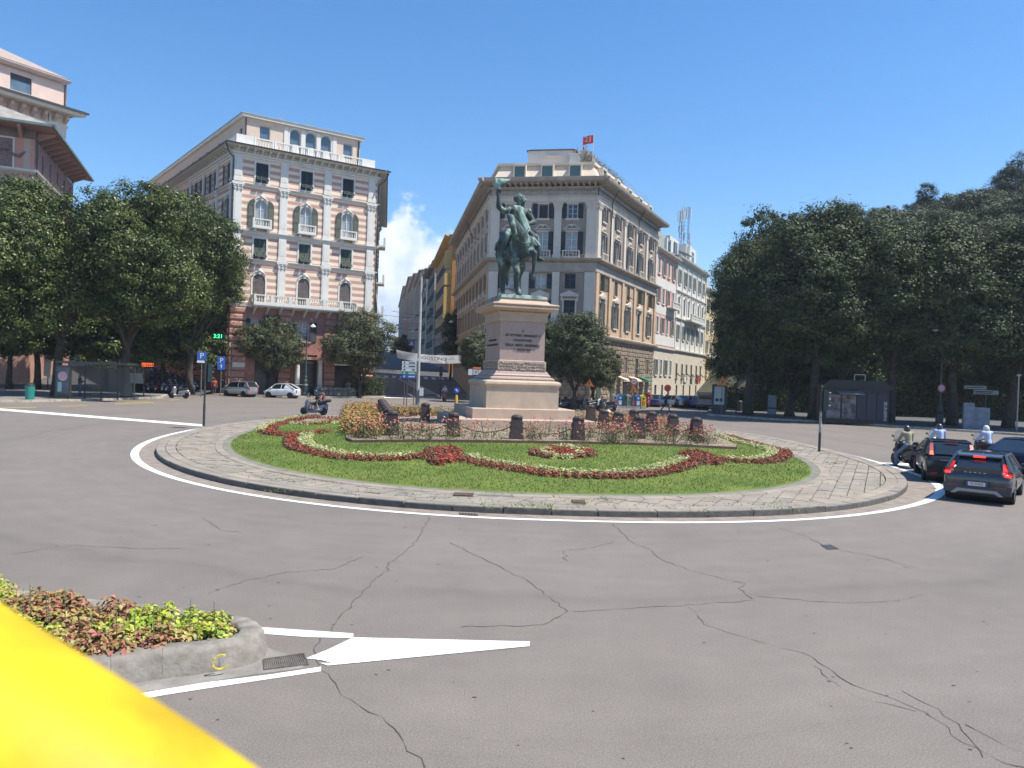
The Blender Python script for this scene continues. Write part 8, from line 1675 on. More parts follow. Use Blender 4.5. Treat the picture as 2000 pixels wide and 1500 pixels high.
# ornate lamp
def lamp(label, px, d, h, m, z=.15, arm=1, s=1.0):
    q = D(px, 740, d); t = thing('street_lamp', label, 'street lamp', TR(q.x, q.y, z)); obj('base', MB().lathe([(.42*s, 0), (.42*s, .25), (.30*s, .35), (.30*s, 1.0), (.36*s, 1.1), (.20*s, 1.3), (.22*s, 1.6), (.12*s, 1.8), (.16*s, 2.0), (.10*s, 2.2)], n=12).mesh('base', m), t); obj('pole', MB().tube([(0, 0, 2.1), (0, 0, h*.6), (0, 0, h)], [.09, .07, .055], 10).lathe([(.09, 0), (.13, .06), (.09, .12)], (0, 0, h*.55), 10).mesh('pole', m), t)
    obj('bracket', MB().tube([(0, 0, h), (.05*arm, 0, h+.5), (.3*arm, 0, h+.75), (.55*arm, 0, h+.6), (.62*arm, 0, h+.2)], .035, 6).tube([(0, 0, h+.1), (.25*arm, 0, h+.45), (.5*arm, 0, h+.6)], .02, 5).mesh('bracket', m), t); L_ = obj('lantern', MB().lathe([(.04, .3), (.12, .2), (.33, .02), (.34, 0)], (.62*arm, 0, h-.12), 12).mesh('lantern', sw if arm > 0 else m), t); obj('bulb', MB().lathe([(.26, 0), (.2, -.1), (.03, -.15)], (.62*arm, 0, h-.12), 10).mesh('bulb', mat('lamp_glass', (.7, .7, .68), .2, 0)), L_); return t
lamp('ornate dark green street lamp between the two small oaks', 597, 83, 7.6, mat('lamp_green', (.06, .09, .085), .5, .1, 3)); t = lamp('tall lamp standing dark against the right hand trees', 1838, 64.5, 8.2, pole_d, arm=-1)
q = obj('no_entry_disc', MB().tube([(0, -.14, 3.2), (0, -.11, 3.2)], .34, 20).mesh('no_entry_disc', sred), t); obj('disc_face', MB().tube([(0, -.15, 3.2), (0, -.141, 3.2)], .25, 20).mesh('disc_face', mat('sign_dim', (.3, .3, .4), .5)), q)
for px, d, lb in ((1990, 62, 'pale leaning pole at the far right under the trees'), (1440, 76, 'thin lamp pole in front of the leftmost dark tree')): signpost('post', lb, px, d, 4.6 if px > 1900 else 6.0, [('globe', MB().lathe([(.05, -.1), (.2, 0), (.05, .12)], (0, 0, 4.6 if px > 1900 else 6.0), 8).mesh('globe', sw), None)], .05, cat='post', pm=pale_p if px > 1900 else pole_d)
# tall lighting pole and sign boards behind the monument
q = G(815, 792); t = thing('lighting_pole', 'very tall pale pole standing before the uphill street', 'pole', TR(q.x, q.y, 0)); obj('pole', MB().tube([(0, 0, 1.4), (0, 0, 7), (0, 0, 12.3)], [.16, .14, .10], 12).mesh('pole', pale_p), t); obj('sleeve', MB().tube([(0, 0, 0), (0, 0, 1.4)], .19, 12).mesh('sleeve', pole_g), t); obj('camera_head', MB().cbox((.1, 0, 12.5), (.25, .25, .3)).cbox((.45, 0, 10.9), (.35, .3, .25)).cbox((.2, 0, 11.0), (.4, .06, .06)).mesh('camera_head', pole_g), t); obj('control_box', MB().cbox((.35, -.1, 1.3), (.35, .25, .75)).mesh('control_box', sw), t)
q = G(797, 792); t = thing('direction_board', 'stack of white, green and blue direction signs on three posts', 'road sign', TR(q.x, q.y, 0)); 
for k, (m_, z) in enumerate(((sw, 3.98), (sw, 3.66), (sw, 3.34), (sgn, 3.02), (blue, 2.70))): p = obj('sign_panel', MB().box(-.68, .68, -.08, -.05, z-.145, z+.145).mesh('sign_panel', m_), t); obj('lettering', MB().box(-.5, -.38, -.086, -.081, z-.08, z+.08).box(-.05 if k != 2 else .25, .55, -.086, -.081, z-.05, z+.05).mesh('lettering', inkk if k < 3 else sw), p)
for x in (-.4, -.15, .5): obj('post', MB().tube([(x, 0, 0), (x, 0, 4.0)], .04, 8).mesh('post', mat('post_brown', (.09, .07, .06), .6)), t)
obj('top_sign', MB().box(.2, 1.0, -.08, -.05, 4.2, 4.42).mesh('top_sign', sw), t)
# banner and wires
def wire(b, a, c, sag=.6, r=.02, k=8):
    a, c = Vector(a), Vector(c); b.tube([a.lerp(c, i/k) - Vector((0, 0, sag*4*(i/k)*(1-i/k))) for i in range(k+1)], r, 4)
tl_, tr2, bl2, br2 = D(774, 683, 83.5), D(901, 693, 88), D(776, 699, 83.5), D(900, 709, 88)
bn = thing('street_banner', 'long white and black cloth banner stretched across the uphill street', 'banner', TR(0, 0, 0)); vs = []; n_ = 24
for i in range(n_+1):
    u = i/n_; s_ = -.28*4*u*(1-u); w_ = .10*math.sin(u*19)
    for v in (0, .5, 1): p = tl_.lerp(tr2, u).lerp(bl2.lerp(br2, u), v); vs.append((p.x, p.y+w_*(1-v*.3), p.z+s_))
bsw = leafmat('banner_white', (.80, .80, .78), (.80, .80, .78), .8, .5)
for nm, a0, a1, m_ in (('cloth', 0, 8, mat('banner_print', (.08, .08, .08), .8, .5, .45, col2=(.6, .6, .6), detail=1)), ('cloth', 8, 17, bsw), ('cloth', 17, 24, bsw)):
    b = MB(); b.add([vs[k] for k in range(len(vs))], [(3*i+j, 3*i+j+1, 3*i+j+4, 3*i+j+3) for i in range(a0, a1) for j in range(2)]); obj(nm, b.mesh(nm, m_), bn)
c0 = tl_.lerp(tr2, .55).lerp(bl2.lerp(br2, .55), .45); ang = math.atan2((tr2-tl_).z, (tr2-tl_).xy.length)
text('lettering', 'AGOSTINO', .52, inkk, bn, Matrix.Translation((c0.x, c0.y-.25, c0.z-.25)) @ Matrix.Rotation(math.atan2(tr2.y-tl_.y, tr2.x-tl_.x), 4, 'Z') @ Matrix.Rotation(-ang, 4, 'Y') @ UP, .01, sx=1.35)
b = MB()
for k in range(5): a = tl_.lerp(tr2, .74+.05*k); b.tube([D(862+k*5, 699-k*.2, 86.9), D(868+k*5, 703, 87)], .03, 4)
obj('small_print', b.mesh('small_print', mat('print_grey', (.2, .2, .22), .8)), bn)
b = MB(); wire(b, tr2, (PLc[0], PLc[1], 6.6), .05); wire(b, br2, (PLc[0], PLc[1], 4.6), .05); wire(b, tl_, (-17.2, 91, 7.0), .05); wire(b, bl2, (-17.2, 91, 5.2), .05); obj('cords', b.mesh('cords', gut), bn)
for (px, py, d, lb) in ((793, 624, 150, 'white street light hanging on a wire, highest of the group up the street'), (776, 636, 190, 'white street light hanging on a wire, left of the highest'), (766, 642, 230, 'smallest and leftmost hanging street light'), (807, 648, 165, 'hanging street light just left of the tall pole'), (881, 629, 118, 'hanging street light in front of the orange building')):
    p = D(px, py, d); s_ = d/150; t = thing('hanging_street_light', lb, 'street light', TR(p.x, p.y, p.z)); obj('lantern', MB().lathe([(.05*s_, .3*s_), (.2*s_, .25*s_), (.45*s_, .0), (.4*s_, -.08*s_), (.05, -.12*s_)], n=10).mesh('lantern', mat('lantern_white', (.75, .75, .73), .4)), t); b = MB(); wire(b, (0, 0, .35), (9, 1, 1.3), .1, .03); wire(b, (0, 0, .35), (-9, -1, 1.3), .1, .03); obj('wire', b.mesh('wire', gut), t)
p = D(804, 670, 122); t = thing('crossing_sign', 'blue square pedestrian crossing sign hanging over the uphill street', 'sign', TR(p.x, p.y, p.z)); obj('panel', MB().box(-.5, .5, -.05, 0, -.5, .5).mesh('panel', blue), t); obj('triangle', MB().prism([(-.33, -.3), (.33, -.3), (0, .33)], -.06, -.052).mesh('triangle', sw), t); obj('walking_figure', MB().tube([(0, -.065, .12), (0, -.065, -.08)], .04, 5).tube([(0, -.065, -.08), (-.1, -.065, -.25)], .03, 5).tube([(0, -.065, -.08), (.1, -.065, -.25)], .03, 5).mesh('walking_figure', inkk), t); b = MB(); wire(b, (-8, 0, 1.0), (8, 1, 1.0), .45, .03); obj('wire', b.mesh('wire', gut), t)
q = G(891, 793); t = thing('keep_side_sign', 'round blue arrow sign on a yellow bollard in the rear hedge', 'sign', TR(q.x, q.y, 0)); obj('bollard', MB().lathe([(.14, 0), (.12, 1.0), (.02, 1.05)], n=8).mesh('bollard', mat('sign_yellow', (.75, .45, .03), .5, .1, 3)), t); obj('disc', MB().tube([(0, -.06, 1.5), (0, -.03, 1.5)], .3, 16).mesh('disc', blue), t); obj('arrow', MB().tube([(-.1, -.07, 1.62), (.1, -.07, 1.4)], .035, 5).mesh('arrow', sw), t); obj('post', MB().tube([(0, 0, 1.0), (0, 0, 1.8)], .03, 6).mesh('post', pole_g), t)
t = signpost('traffic_light', 'dark traffic light standing in the street behind the hedge', 861, 95, 3.9, [('signal_case', MB().box(-.2, .2, -.25, .0, 2.7, 3.9).mesh('signal_case', blk), None)], .07, cat='traffic light', pm=pole_d)
t = signpost('street_sign', 'small white lettered signs on a thin pole left of the pedestal', 925, 70, 3.7, [('panel', MB().box(-.5, -.12, -.08, -.05, 3.05, 3.6).mesh('panel', sw), None), ('panel', MB().box(-.05, .7, -.08, -.05, 3.1, 3.55).mesh('panel', sw), None), ('top_panel', MB().box(-.1, .65, -.08, -.05, 3.6, 3.8).mesh('top_panel', sor), None)], .035)
text('lettering', 'IET', .36, inkk, t, Matrix.Translation((.3, -.085, 3.33)) @ UP)
# containers
def container(px, lb, m, m2, w=.72, h=1.5, lean=0.0):
    q = D(px, 740, 83.5); t = thing('recycling_container', lb, 'container', TR(q.x, q.y, .0, .08), 'containers along the kerb'); k = [(-w/2, .25), (w/2, .25), (w/2, h*.72), (w*.36, h*.9), (0, h), (-w*.36, h*.9), (-w/2, h*.72)]; obj('hood', MB().prism(k, -.6, .6).mesh('hood', m), t); obj('base', MB().box(-w/2+.02, w/2-.02, -.62, .58, 0, .25).mesh('base', pale_p), t); obj('label', MB().box(-w*.3, w*.3, -.62, -.602, h*.25, h*.55).mesh('label', m2), t); obj('mouth', MB().tube([(0, -.63, h*.74), (0, -.59, h*.74)], .11, 10).mesh('mouth', m2 if m2 is sw else blk), t); return t
yel = mat('bin_yellow', (.75, .58, .03), .5, .06, 3); bgr = mat('bin_green', (.01, .09, .07), .5, .1, 3); blu = mat('bin_blue', (.03, .16, .50), .5, .06, 3); gry = mat('bin_grey', (.36, .37, .36), .5, .06, 3); dgr = mat('bin_dark', (.06, .08, .08), .5, .1, 3)
for px, lb, m_, m2 in ((1201, 'pale grey rounded recycling container at the left end of the row', gry, sred), (1210.5, 'left one of the two blue recycling containers', blu, sw), (1220, 'dark green container in the middle of the row', bgr, dgr), (1229, 'grey green container with white side right of the dark green one', gry, sgn), (1236.5, 'dark grey container left of the right blue one', dgr, sred), (1245.5, 'right one of the two blue recycling containers', blu, sw), (1256, 'yellow recycling container at the right end of the row', yel, sor)): container(px, lb, m_, m2, .55)
# temporary triangles and round signs
def tri(px, py, d, lb, s=1.0):
    p = D(px, py, d); t = thing('warning_triangle', lb, 'warning sign', TR(p.x, p.y, 0)); z = p.z; obj('panel', MB().prism([(-.5*s, z-.42*s), (.5*s, z-.42*s), (0, z+.45*s)], -.04, 0).mesh('panel', sor), t); obj('symbol', MB().prism([(-.28*s, z-.3*s), (.28*s, z-.3*s), (0, z+.22*s)], -.05, -.042).mesh('symbol', mat('warn_face', (.62, .3, .08), .6)), t); obj('figure', MB().tube([(0, -.055, z+.05*s), (0, -.055, z-.22*s)], .05*s, 5).mesh('figure', inkk), t); obj('post', MB().tube([(0, .02, 0), (0, .02, z)], .035, 6).mesh('post', pole_g), t); return t
tri(1151, 747, 75, 'orange roadworks triangle in front of the small oak right of the pedestal', .9); tri(1238, 760, 82, 'orange roadworks triangle below the round limit sign', .9); tri(1411, 744, 73, 'large orange roadworks triangle left of the dark tree, above the advert panel', 1.1)
def disc(px, py, d, lb, rim, face, r=.4):
    p = D(px, py, d); t = thing('round_sign', lb, 'round sign', TR(p.x, p.y, 0)); obj('disc', MB().tube([(0, -.03, p.z), (0, 0, p.z)], r, 18).mesh('disc', rim), t); obj('face', MB().tube([(0, -.04, p.z), (0, -.031, p.z)], r*.68, 18).mesh('face', face), t); obj('post', MB().tube([(0, .02, 0), (0, .02, p.z)], .035, 6).mesh('post', pole_g), t); return p, t
p, t = disc(1238, 746, 82, 'round speed limit sign with red rim above a roadworks triangle', sred, sw); text('number', '30', .34, inkk, t, Matrix.Translation((0, -.045, p.z)) @ UP); disc(1304, 758, 88, 'dull red no parking disc by the ivory house', sred, mat('sign_dullred', (.28, .05, .06), .5))
# wall signs on the corner palazzo right face
p = fE.b; o = thing('oval_sign', 'oval dark red hanging sign on the corner palazzo side', 'sign', BINV[gp_.name].inverted() @ fE.at(7.3, 3.9, -.7)); obj('board', MB().tube([(0, 0, 0), (.06, 0, 0)], .5, 16).mesh('board', mat('sign_maroon', (.12, .02, .03), .5)), o, Matrix.Rotation(-.6, 4, 'Z') @ Matrix.Diagonal((1, 1.5, 1, 1))); obj('arm', MB().tube([(0, 0, .5), (0, .7, .6)], .03, 5).mesh('arm', gut), o)
for t_, w_, m_ in ((10.2, 1.6, mat('awning_cream', (.6, .5, .38), .8)), (15.4, 2.6, mat('awning_cream', (.6, .5, .38), .8)), (20.6, 2.0, sgn)): 
    o = thing('shop_awning', 'awning over the corner palazzo side shops, %s' % {10.2: 'small cream one at the left', 15.4: 'wide cream one in the middle', 20.6: 'greenish one at the right'}[t_], 'awning', BINV[gp_.name].inverted() @ fE.at(t_, 3.0)); obj('cloth', MB().prism([(0, .5), (-1.3, 0), (-1.3, -.18), (0, .35)], -w_/2, w_/2, 'x').mesh('cloth', m_), o); obj('arm', MB().tube([(-w_/2, 0, -.2), (-w_/2, -1.25, 0)], .02, 4).mesh('arm', gut), o)
for t_, m_, lb in ((8.5, sw, 'white'), (14, mat('sign_grey', (.4, .42, .45), .5), 'grey'), (19, sred, 'pink')): o = thing('shop_sign', 'small %s shop sign on the ivory house front' % lb, 'sign', BINV[wb.name].inverted() @ wf.at(t_, 2.9)); obj('board', MB().box(-.9, .9, -.2, -.1, 0, 1.2).mesh('board', m_), o)
# parasol group in front of the palazzo corner
q = D(1113, 740, 82); t = thing('cafe_canopy', 'small slanting cream canopy behind the parked motorcycles', 'canopy', TR(q.x, q.y, .1)); obj('cloth', MB().prism([(-1.6, 2.9), (1.8, 2.3), (1.8, 2.24), (-1.6, 2.8)], -1, 1).mesh('cloth', mat('awning_cream', (.6, .5, .38), .8)), t)
for x in (-1.5, 1.7): obj('post', MB().tube([(x, 0, 0), (x, 0, 2.4)], .03, 5).mesh('post', gut), t)
# advert panel
q = G(1403, 810); t = thing('advert_panel', 'dark framed advertising panel standing left of the dark trees', 'advertising panel', TR(q.x, q.y, .0, -.15)); obj('frame', MB().box(-.68, .68, -.1, .1, .35, 2.95).mesh('frame', pole_d), t); obj('foot', MB().box(-.60, .60, -.06, .06, 0, .35).mesh('foot', pole_d), t); po = obj('poster', MB().box(-.48, .48, -.115, -.101, 1.0, 2.75).mesh('poster', mat('poster_pale', (.45, .50, .48), .4, .1, 2)), t); 
for x in (-.2, .2): obj('printed_ring', MB().lathe([(.15, 0), (.17, .01)], n=12).mesh('printed_ring', inkk), po, Matrix.Translation((x, -.118, 1.45)) @ Matrix.Rotation(PI/2, 4, 'X'))
q = G(1507, 811, .15); t = thing('notice_board', 'grey notice panel standing in the shade of the dark trees', 'panel', TR(q.x, q.y, .15)); obj('panel', MB().box(-.42, .42, -.04, .04, .75, 1.95).mesh('panel', mat('notice_grey', (.28, .31, .36), .5, .1, 2)), t); obj('lower_panel', MB().box(-.42, .42, -.04, .04, .1, .62).mesh('lower_panel', mat('notice_grey', (.28, .31, .36), .5)), t)
for s in (-1, 1): obj('post', MB().tube([(s*.4, 0, 0), (s*.4, 0, 1.9)], .03, 5).mesh('post', pole_d), t)
# kiosk
dk_g = mat('kiosk_green_shaded', (.010, .016, .017), .5, .15, 3); q = G(1662, 825, .15); kk = thing('news_kiosk', 'dark closed news kiosk with graffiti shutters under the right hand trees', 'kiosk', TR(q.x, q.y, .15, -.12)); obj('walls', MB().box(-2.6, 2.6, -1.2, 1.2, 0, 2.9).mesh('walls', dk_g), kk); obj('roof', MB().box(-2.85, 2.85, -1.5, 1.4, 2.9, 3.2).prism([(-2.7, 3.2), (2.7, 3.2), (2.2, 3.6), (-2.2, 3.6)], -1.3, 1.2).mesh('roof', dk_g), kk)  # near-black wall colour has the shade under the trees put into it
gf = mat('graffiti_panel', (.06, .045, .045), .6, .5, 2.2, col2=(.22, .21, .21), detail=1)
for x, w_ in ((-1.85, 1.1), (-.6, 1.1)): obj('shutter', MB().box(x-w_/2, x+w_/2, -1.26, -1.21, .35, 2.35).mesh('shutter', gf), kk)
for x in (.4, 1.2, 2.0): obj('panel', MB().box(x-.35, x+.35, -1.25, -1.21, .3, 2.5).mesh('panel', mat('kiosk_blue', (.02, .025, .045), .5)), kk)
obj('canopy', MB().prism([(-1.2, 2.7), (-2.0, 2.45), (-2.0, 2.4), (-1.2, 2.6)], -1.6, .4, 'x').mesh('canopy', pole_g), kk); obj('vertical_lettering', MB().box(2.2, 2.45, -1.275, -1.255, .3, 1.9).mesh('vertical_lettering', mat('letter_strip', (.08, .09, .1), .6, .5, 9, col2=(.4, .4, .4), detail=0)), kk); obj('roof_frame', MB().tube([(0, -.5, 3.6), (0, -.5, 4.1), (.85, -.5, 4.1), (.85, -.5, 3.6)], .04, 5).mesh('roof_frame', sw), kk)
# utility cabinets and direction signs
cg = mat('cabinet_grey', (.20, .24, .28), .6, .15, 2); q = G(1903, 838, .15)
for dx, w_, h_, lb in ((-.55, .75, 2.1, 'taller grey utility cabinet, left of the pair'), (.45, 1.2, 1.75, 'wider grey utility cabinet with scribbles, right of the pair')):
    t = thing('utility_cabinet', lb, 'cabinet', TR(q.x+dx, q.y, .15, -.3)); obj('box', MB().box(-w_/2, w_/2, -.25, .25, 0, h_).mesh('box', cg), t); obj('door', MB().box(-w_/2+.06, w_/2-.06, -.27, -.251, .1, h_-.1).mesh('door', mat('scribbled_door', (.22, .26, .31), .6, .3, 2.5, col2=(.13, .15, .19), detail=2)), t)
q = G(1923, 832, .15); t = thing('finger_sign', 'two white direction boards, one above the other, on a pole at the right', 'direction sign', TR(q.x, q.y, .15, -.4)); obj('pole', pole(3.5, .035, pole_g), t); obj('board', MB().box(-1.7, .0, -.06, -.03, 3.22, 3.52).mesh('board', mat('board_grey', (.42, .43, .46), .5)), t); obj('board', MB().box(-.95, .95, -.06, -.03, 2.78, 3.16).mesh('board', mat('board_grey', (.42, .43, .46), .5)), t); obj('lettering', MB().box(-.85, .5, -.066, -.061, 2.98, 3.06).box(-.85, .4, -.066, -.061, 2.86, 2.92).box(-1.5, -.2, -.066, -.061, 3.34, 3.4).mesh('lettering', inkk), t)
# left: shelter, bin, sign, oval board
q = G(172, 781, .15); sh_ = thing('bus_shelter', 'dark bus shelter with an advert end panel under the left trees', 'bus shelter', TR(q.x, q.y+1.2, .15, .02)); obj('roof', MB().box(-2.75, 2.75, -.9, .8, 2.75, 2.92).mesh('roof', pole_d), sh_)
for x in (-2.6, -1.3, 0, 1.3, 2.6): obj('post', MB().tube([(x, .7, 0), (x, .7, 2.75)], .05, 6).mesh('post', pole_d), sh_)
sg_ = bpy.data.materials.new('shelter_glass'); sg_.use_nodes = True; n1 = sg_.node_tree.nodes['Principled BSDF']; n1.inputs['Base Color'].default_value = (.12, .15, .15, 1); n1.inputs['Alpha'].default_value = .22; n1.inputs['Roughness'].default_value = .05
for x in (-1.95, -.65, .65, 1.95): obj('glass_panel', MB().box(x-.6, x+.6, .69, .71, .3, 2.6).mesh('glass_panel', sg_), sh_)
obj('advert_box', MB().box(-2.72, -1.55, -.95, -.75, .2, 2.6).mesh('advert_box', pole_d), sh_); obj('poster', MB().box(-2.6, -1.67, -.965, -.951, .4, 2.45).mesh('poster', mat('poster_dark', (.03, .06, .08), .4, .5, 1.2, col2=(.10, .10, .14))), sh_); obj('bench', MB().box(-1.2, 1.6, .2, .55, .42, .48).mesh('bench', pole_d), sh_); rg_ = obj('poster_ring', MB().lathe([(.34, 0), (.37, .012), (.31, .012)], n=16).mesh('poster_ring', mat('ring_pink', (.35, .25, .3), .5)), sh_, Matrix.Translation((-2.13, -.97, 1.75)) @ Matrix.Rotation(PI/2, 4, 'X')); obj('poster_text', MB().box(-2.5, -2.2, -.972, -.966, .55, 1.3).mesh('poster_text', mat('text_teal', (.2, .35, .4), .5)), sh_)
q = G(58, 780, .15); t = thing('litter_bin', 'green litter bin at the kerb under the left trees', 'bin', TR(q.x, q.y, .15)); obj('body', MB().lathe([(.30, 0), (.33, .9), (.33, 1.0)], n=14).mesh('body', mat('bin_teal', (.02, .22, .17), .5, .1, 3)), t); obj('lid', MB().lathe([(.35, 0), (.3, .15), (.12, .24)], (0, 0, 1.0), 14).mesh('lid', blk), t)
p = D(289, 712, 68); t = thing('led_board', 'small orange lit information board on a pole beside the white van', 'display', TR(p.x, p.y, .15)); z = p.z-.15; obj('case', MB().box(-.65, .65, -.08, .08, z-.25, z+.25).mesh('case', blk), t); obj('pole', MB().tube([(-.3, 0, 0), (-.3, 0, z)], .05, 6).mesh('pole', pole_d), t)
b = MB()
for k in range(3): 
    x = -.5
    while x < .5: b.box(x, x+.05, -.09, -.081, z-.17+k*.12, z-.11+k*.12); x += rnd.choice((.07, .07, .12))
obj('led_rows', b.mesh('led_rows', emit('led_orange', (1, .14, .02), 1.6)), t)
p = D(96, 697, 78); t = thing('tall_white_board', 'tall narrow sunlit white board between the left trunks', 'sign', TR(p.x, p.y, 0)); z = p.z; obj('board', MB().prism([(-.5, z-1.9), (.15, z-2.1), (.3, z+1.9), (-.1, z+2.0), (-.45, z+1.2)], -.06, 0).mesh('board', whit), t); obj('post', MB().tube([(-.1, .05, 0), (-.1, .05, z)], .05, 6).mesh('post', pole_d), t)
q = G(1444, 803, .15); t = thing('litter_bin', 'dark litter bin beside the leftmost dark tree trunk', 'bin', TR(q.x, q.y, .15)); obj('body', MB().lathe([(.28, 0), (.30, 1.0), (.2, 1.15)], n=12).mesh('body', blk), t)
# ================================================================ foreground planter
stn = mat('planter_stone', (.19, .168, .135), .9, .3, 7, bump=.3, bscale=22, detail=8, col2=(.30, .275, .235), dirt=.6)
NS = [Vector((-9.4, 4.0)), Vector((-5.9, 6.5)), G(215, 1340).to_2d(), G(300, 1326).to_2d(), G(400, 1313).to_2d(), G(468, 1300).to_2d(), G(503, 1287).to_2d(), G(514, 1268).to_2d(), G(500, 1254).to_2d(), G(478, 1246).to_2d(), Vector((-3.7, 9.42)), Vector((-4.6, 9.62)), Vector((-6.3, 10.0)), Vector((-13, 12.2))]
pl_ = thing('planter', 'low rough stone planter with a rounded end, in front at the left', 'planter', TR(0, 0, 0))
def smooth_pl(P, k=6):
    o = []
    for i in range(len(P)-1):
        p0, p1, p2, p3 = P[max(i-1, 0)], P[i], P[i+1], P[min(i+2, len(P)-1)]
        for j in range(k): t = j/k; o.append(.5*((2*p1)+(-p0+p2)*t+(2*p0-5*p1+4*p2-p3)*t*t+(-p0+3*p1-3*p2+p3)*t**3))
    return o + [P[-1]]
SP = smooth_pl(NS); 
def prun(run, z1=.27):
    b = MB(); k = len(run); prof = [(.05, .0), (.03, .10), (.0, z1-.05), (-.03, z1-.012), (-.06, z1), (-.24, z1), (-.27, z1-.03), (-.27, .0)]; vs = []
    for i in range(k):
        t = (run[min(i+1, k-1)]-run[max(i-1, 0)]).normalized(); nn = Vector((t.y, -t.x))
        for j, (o, z) in enumerate(prof): e = .003*math.sin(i*2.3+j*1.7); vs.append((run[i].x+nn.x*(o+e), run[i].y+nn.y*(o+e), z + (.006*math.sin(i*1.1) if z > .1 else 0)))
    m_ = len(prof); b.add(vs, [(i*m_+j, i*m_+(j+1) % m_, (i+1)*m_+(j+1) % m_, (i+1)*m_+j) for i in range(k-1) for j in range(m_)] + [tuple(range(m_)), tuple(range(k*m_-1, (k-1)*m_-1, -1))]); return b.mesh('kerb_block', stn, smooth=50)
i0 = 0
for cut in (6, 12, 19, 26, 40, 52, 62, 70, len(SP)-1):
    seg = SP[i0:cut+1]
    if i0: seg = [seg[0].lerp(seg[1], .02)] + seg[1:]
    if len(seg) > 1: obj('kerb_block', prun(seg), pl_)
    i0 = cut
b = MB(); inn = [p for p in SP]; b.add([(p.x, p.y, .17) for p in inn], [tuple(range(len(inn)))]); obj('soil', b.mesh('soil', mat('planter_soil', (.06, .045, .03), .95, .4, 6, bump=.6)), pl_)
ym = MB(); c_ = Vector((G(430, 1292, .14).x, G(430, 1292, .14).y)); t_ = (SP[26]-SP[22]).normalized(); nn = Vector((t_.y, -t_.x))
arc = [(.085*math.cos(a), .075*math.sin(a)) for a in [math.radians(d) for d in range(60, 331, 27)]]
ym.tube([(c_.x+t_.x*u+nn.x*.035, c_.y+t_.y*u+nn.y*.035, .145+v) for u, v in arc], .012, 5); obj('paint_mark', ym.mesh('paint_mark', mat('faded_yellow_paint', (.50, .40, .08), .9, .3, 30)), pl_)
b = MB(); rr_ = [(G(x, y).x, G(x, y).y) for x, y in ((150, 1372), (260, 1356), (380, 1337), (480, 1321), (590, 1306), (600, 1290), (512, 1262), (505, 1290), (400, 1312), (215, 1338), (120, 1350))]; b.add([(x, y, .0045) for x, y in rr_], [tuple(range(len(rr_)))]); obj('broken_gutter', b.mesh('broken_gutter', mat('broken_concrete', (.17, .155, .135), .95, .35, 2.5, bump=.8, bscale=9, col2=(.30, .28, .25), detail=9)), kind='structure')
# coleus leaves: broad, coloured, in tiers
inside = [tuple(p) for p in SP]
def pin(x, y):
    r = False; j = len(inside)-1
    for i in range(len(inside)):
        if (inside[i][1] > y) != (inside[j][1] > y) and x < (inside[j][0]-inside[i][0])*(y-inside[i][1])/(inside[j][1]-inside[i][1]) + inside[i][0]: r = not r
        j = i
    return r
C_ = []; K_ = []
r7 = random.Random(12)
while len(C_) < 520:
    x, y = r7.uniform(-10, -3.15), r7.uniform(5, 11.5)
    if not pin(x, y) or min((Vector((x, y))-p).length for p in SP[8:]) < .24 or any((x-c[0])**2+(y-c[1])**2 < .009 for c in C_): 
        if r7.random() < .9995: continue
    C_.append((x, y, .16)); u = math.sin(x*2.1+y*1.3)+math.sin(y*2.9-x*1.1)+r7.gauss(0, .95); K_.append('col_r' if u > .45 else 'col_y' if u < -.45 else 'col_o')
V, Fq, cc_ = [], [], []
r8 = np.random.default_rng(8); P_, N_, S_, Cc = [], [], [], []
for (x, y, z), kd in zip(C_, K_):
    h = r8.uniform(.19, .29)
    for j in range(84):
        a = r8.random()*6.28; q = r8.random(); rad = (.03+.15*q)*(1.0); zz = z + h*(1-.55*q**1.5)*(.35+.65*r8.random()**.5)
        P_.append((x+rad*math.cos(a), y+rad*math.sin(a), zz)); N_.append((math.cos(a)*.75*q+r8.normal()*.25, math.sin(a)*.75*q+r8.normal()*.25, .75)); S_.append(r8.uniform(.045, .085)); c = np.array(FC[kd][r8.integers(len(FC[kd]))])*r8.uniform(.8, 1.25); Cc.append(c)
P_ = np.array(P_); N_ = np.array(N_); 
def leaf6(P, N, S, rg):
    k = len(P); N = N/np.linalg.norm(N, axis=1, keepdims=True); a = rg.normal(size=(k, 3)); a -= N*(a*N).sum(1, keepdims=True); a /= np.linalg.norm(a, axis=1, keepdims=True); b = np.cross(N, a); s = np.array(S)[:, None]
    # pointed leaf folded along the midrib: two quads each side
    m0 = P - a*s*.5; m1 = P + N*s*.04; m2 = P + a*s*.52 - N*s*.16; l1 = P - a*s*.12 + b*s*.30 + N*s*.10; l2 = P + a*s*.22 + b*s*.20 + N*s*.03; r1 = P - a*s*.12 - b*s*.30 + N*s*.10; r2 = P + a*s*.22 - b*s*.20 + N*s*.03
    V = np.stack([m0, l1, l2, m2, m1, r1, r2], 1).reshape(-1, 3); o = np.arange(k)[:, None]*7; Fq = np.concatenate([o+[0, 4, 2, 1], o+[4, 3, 2, 2][:4], o+[0, 5, 6, 4], o+[4, 6, 3, 3]], 0)
    Fq = np.concatenate([o+[0, 4, 2, 1], o+[0, 5, 6, 4]], 0); tip = np.concatenate([o+[4, 6, 3, 2]], 0); return V, np.concatenate([Fq, tip], 0), 3
V, Fq, rep = leaf6(P_, N_, S_, r8); Cc = np.array(Cc); obj('coleus_foliage', npmesh('coleus_foliage', V, Fq, colmat('coleus_leaf', .5, .2), col=np.concatenate([Cc, Cc, Cc*.95], 0)), kind='stuff')
b = MB()
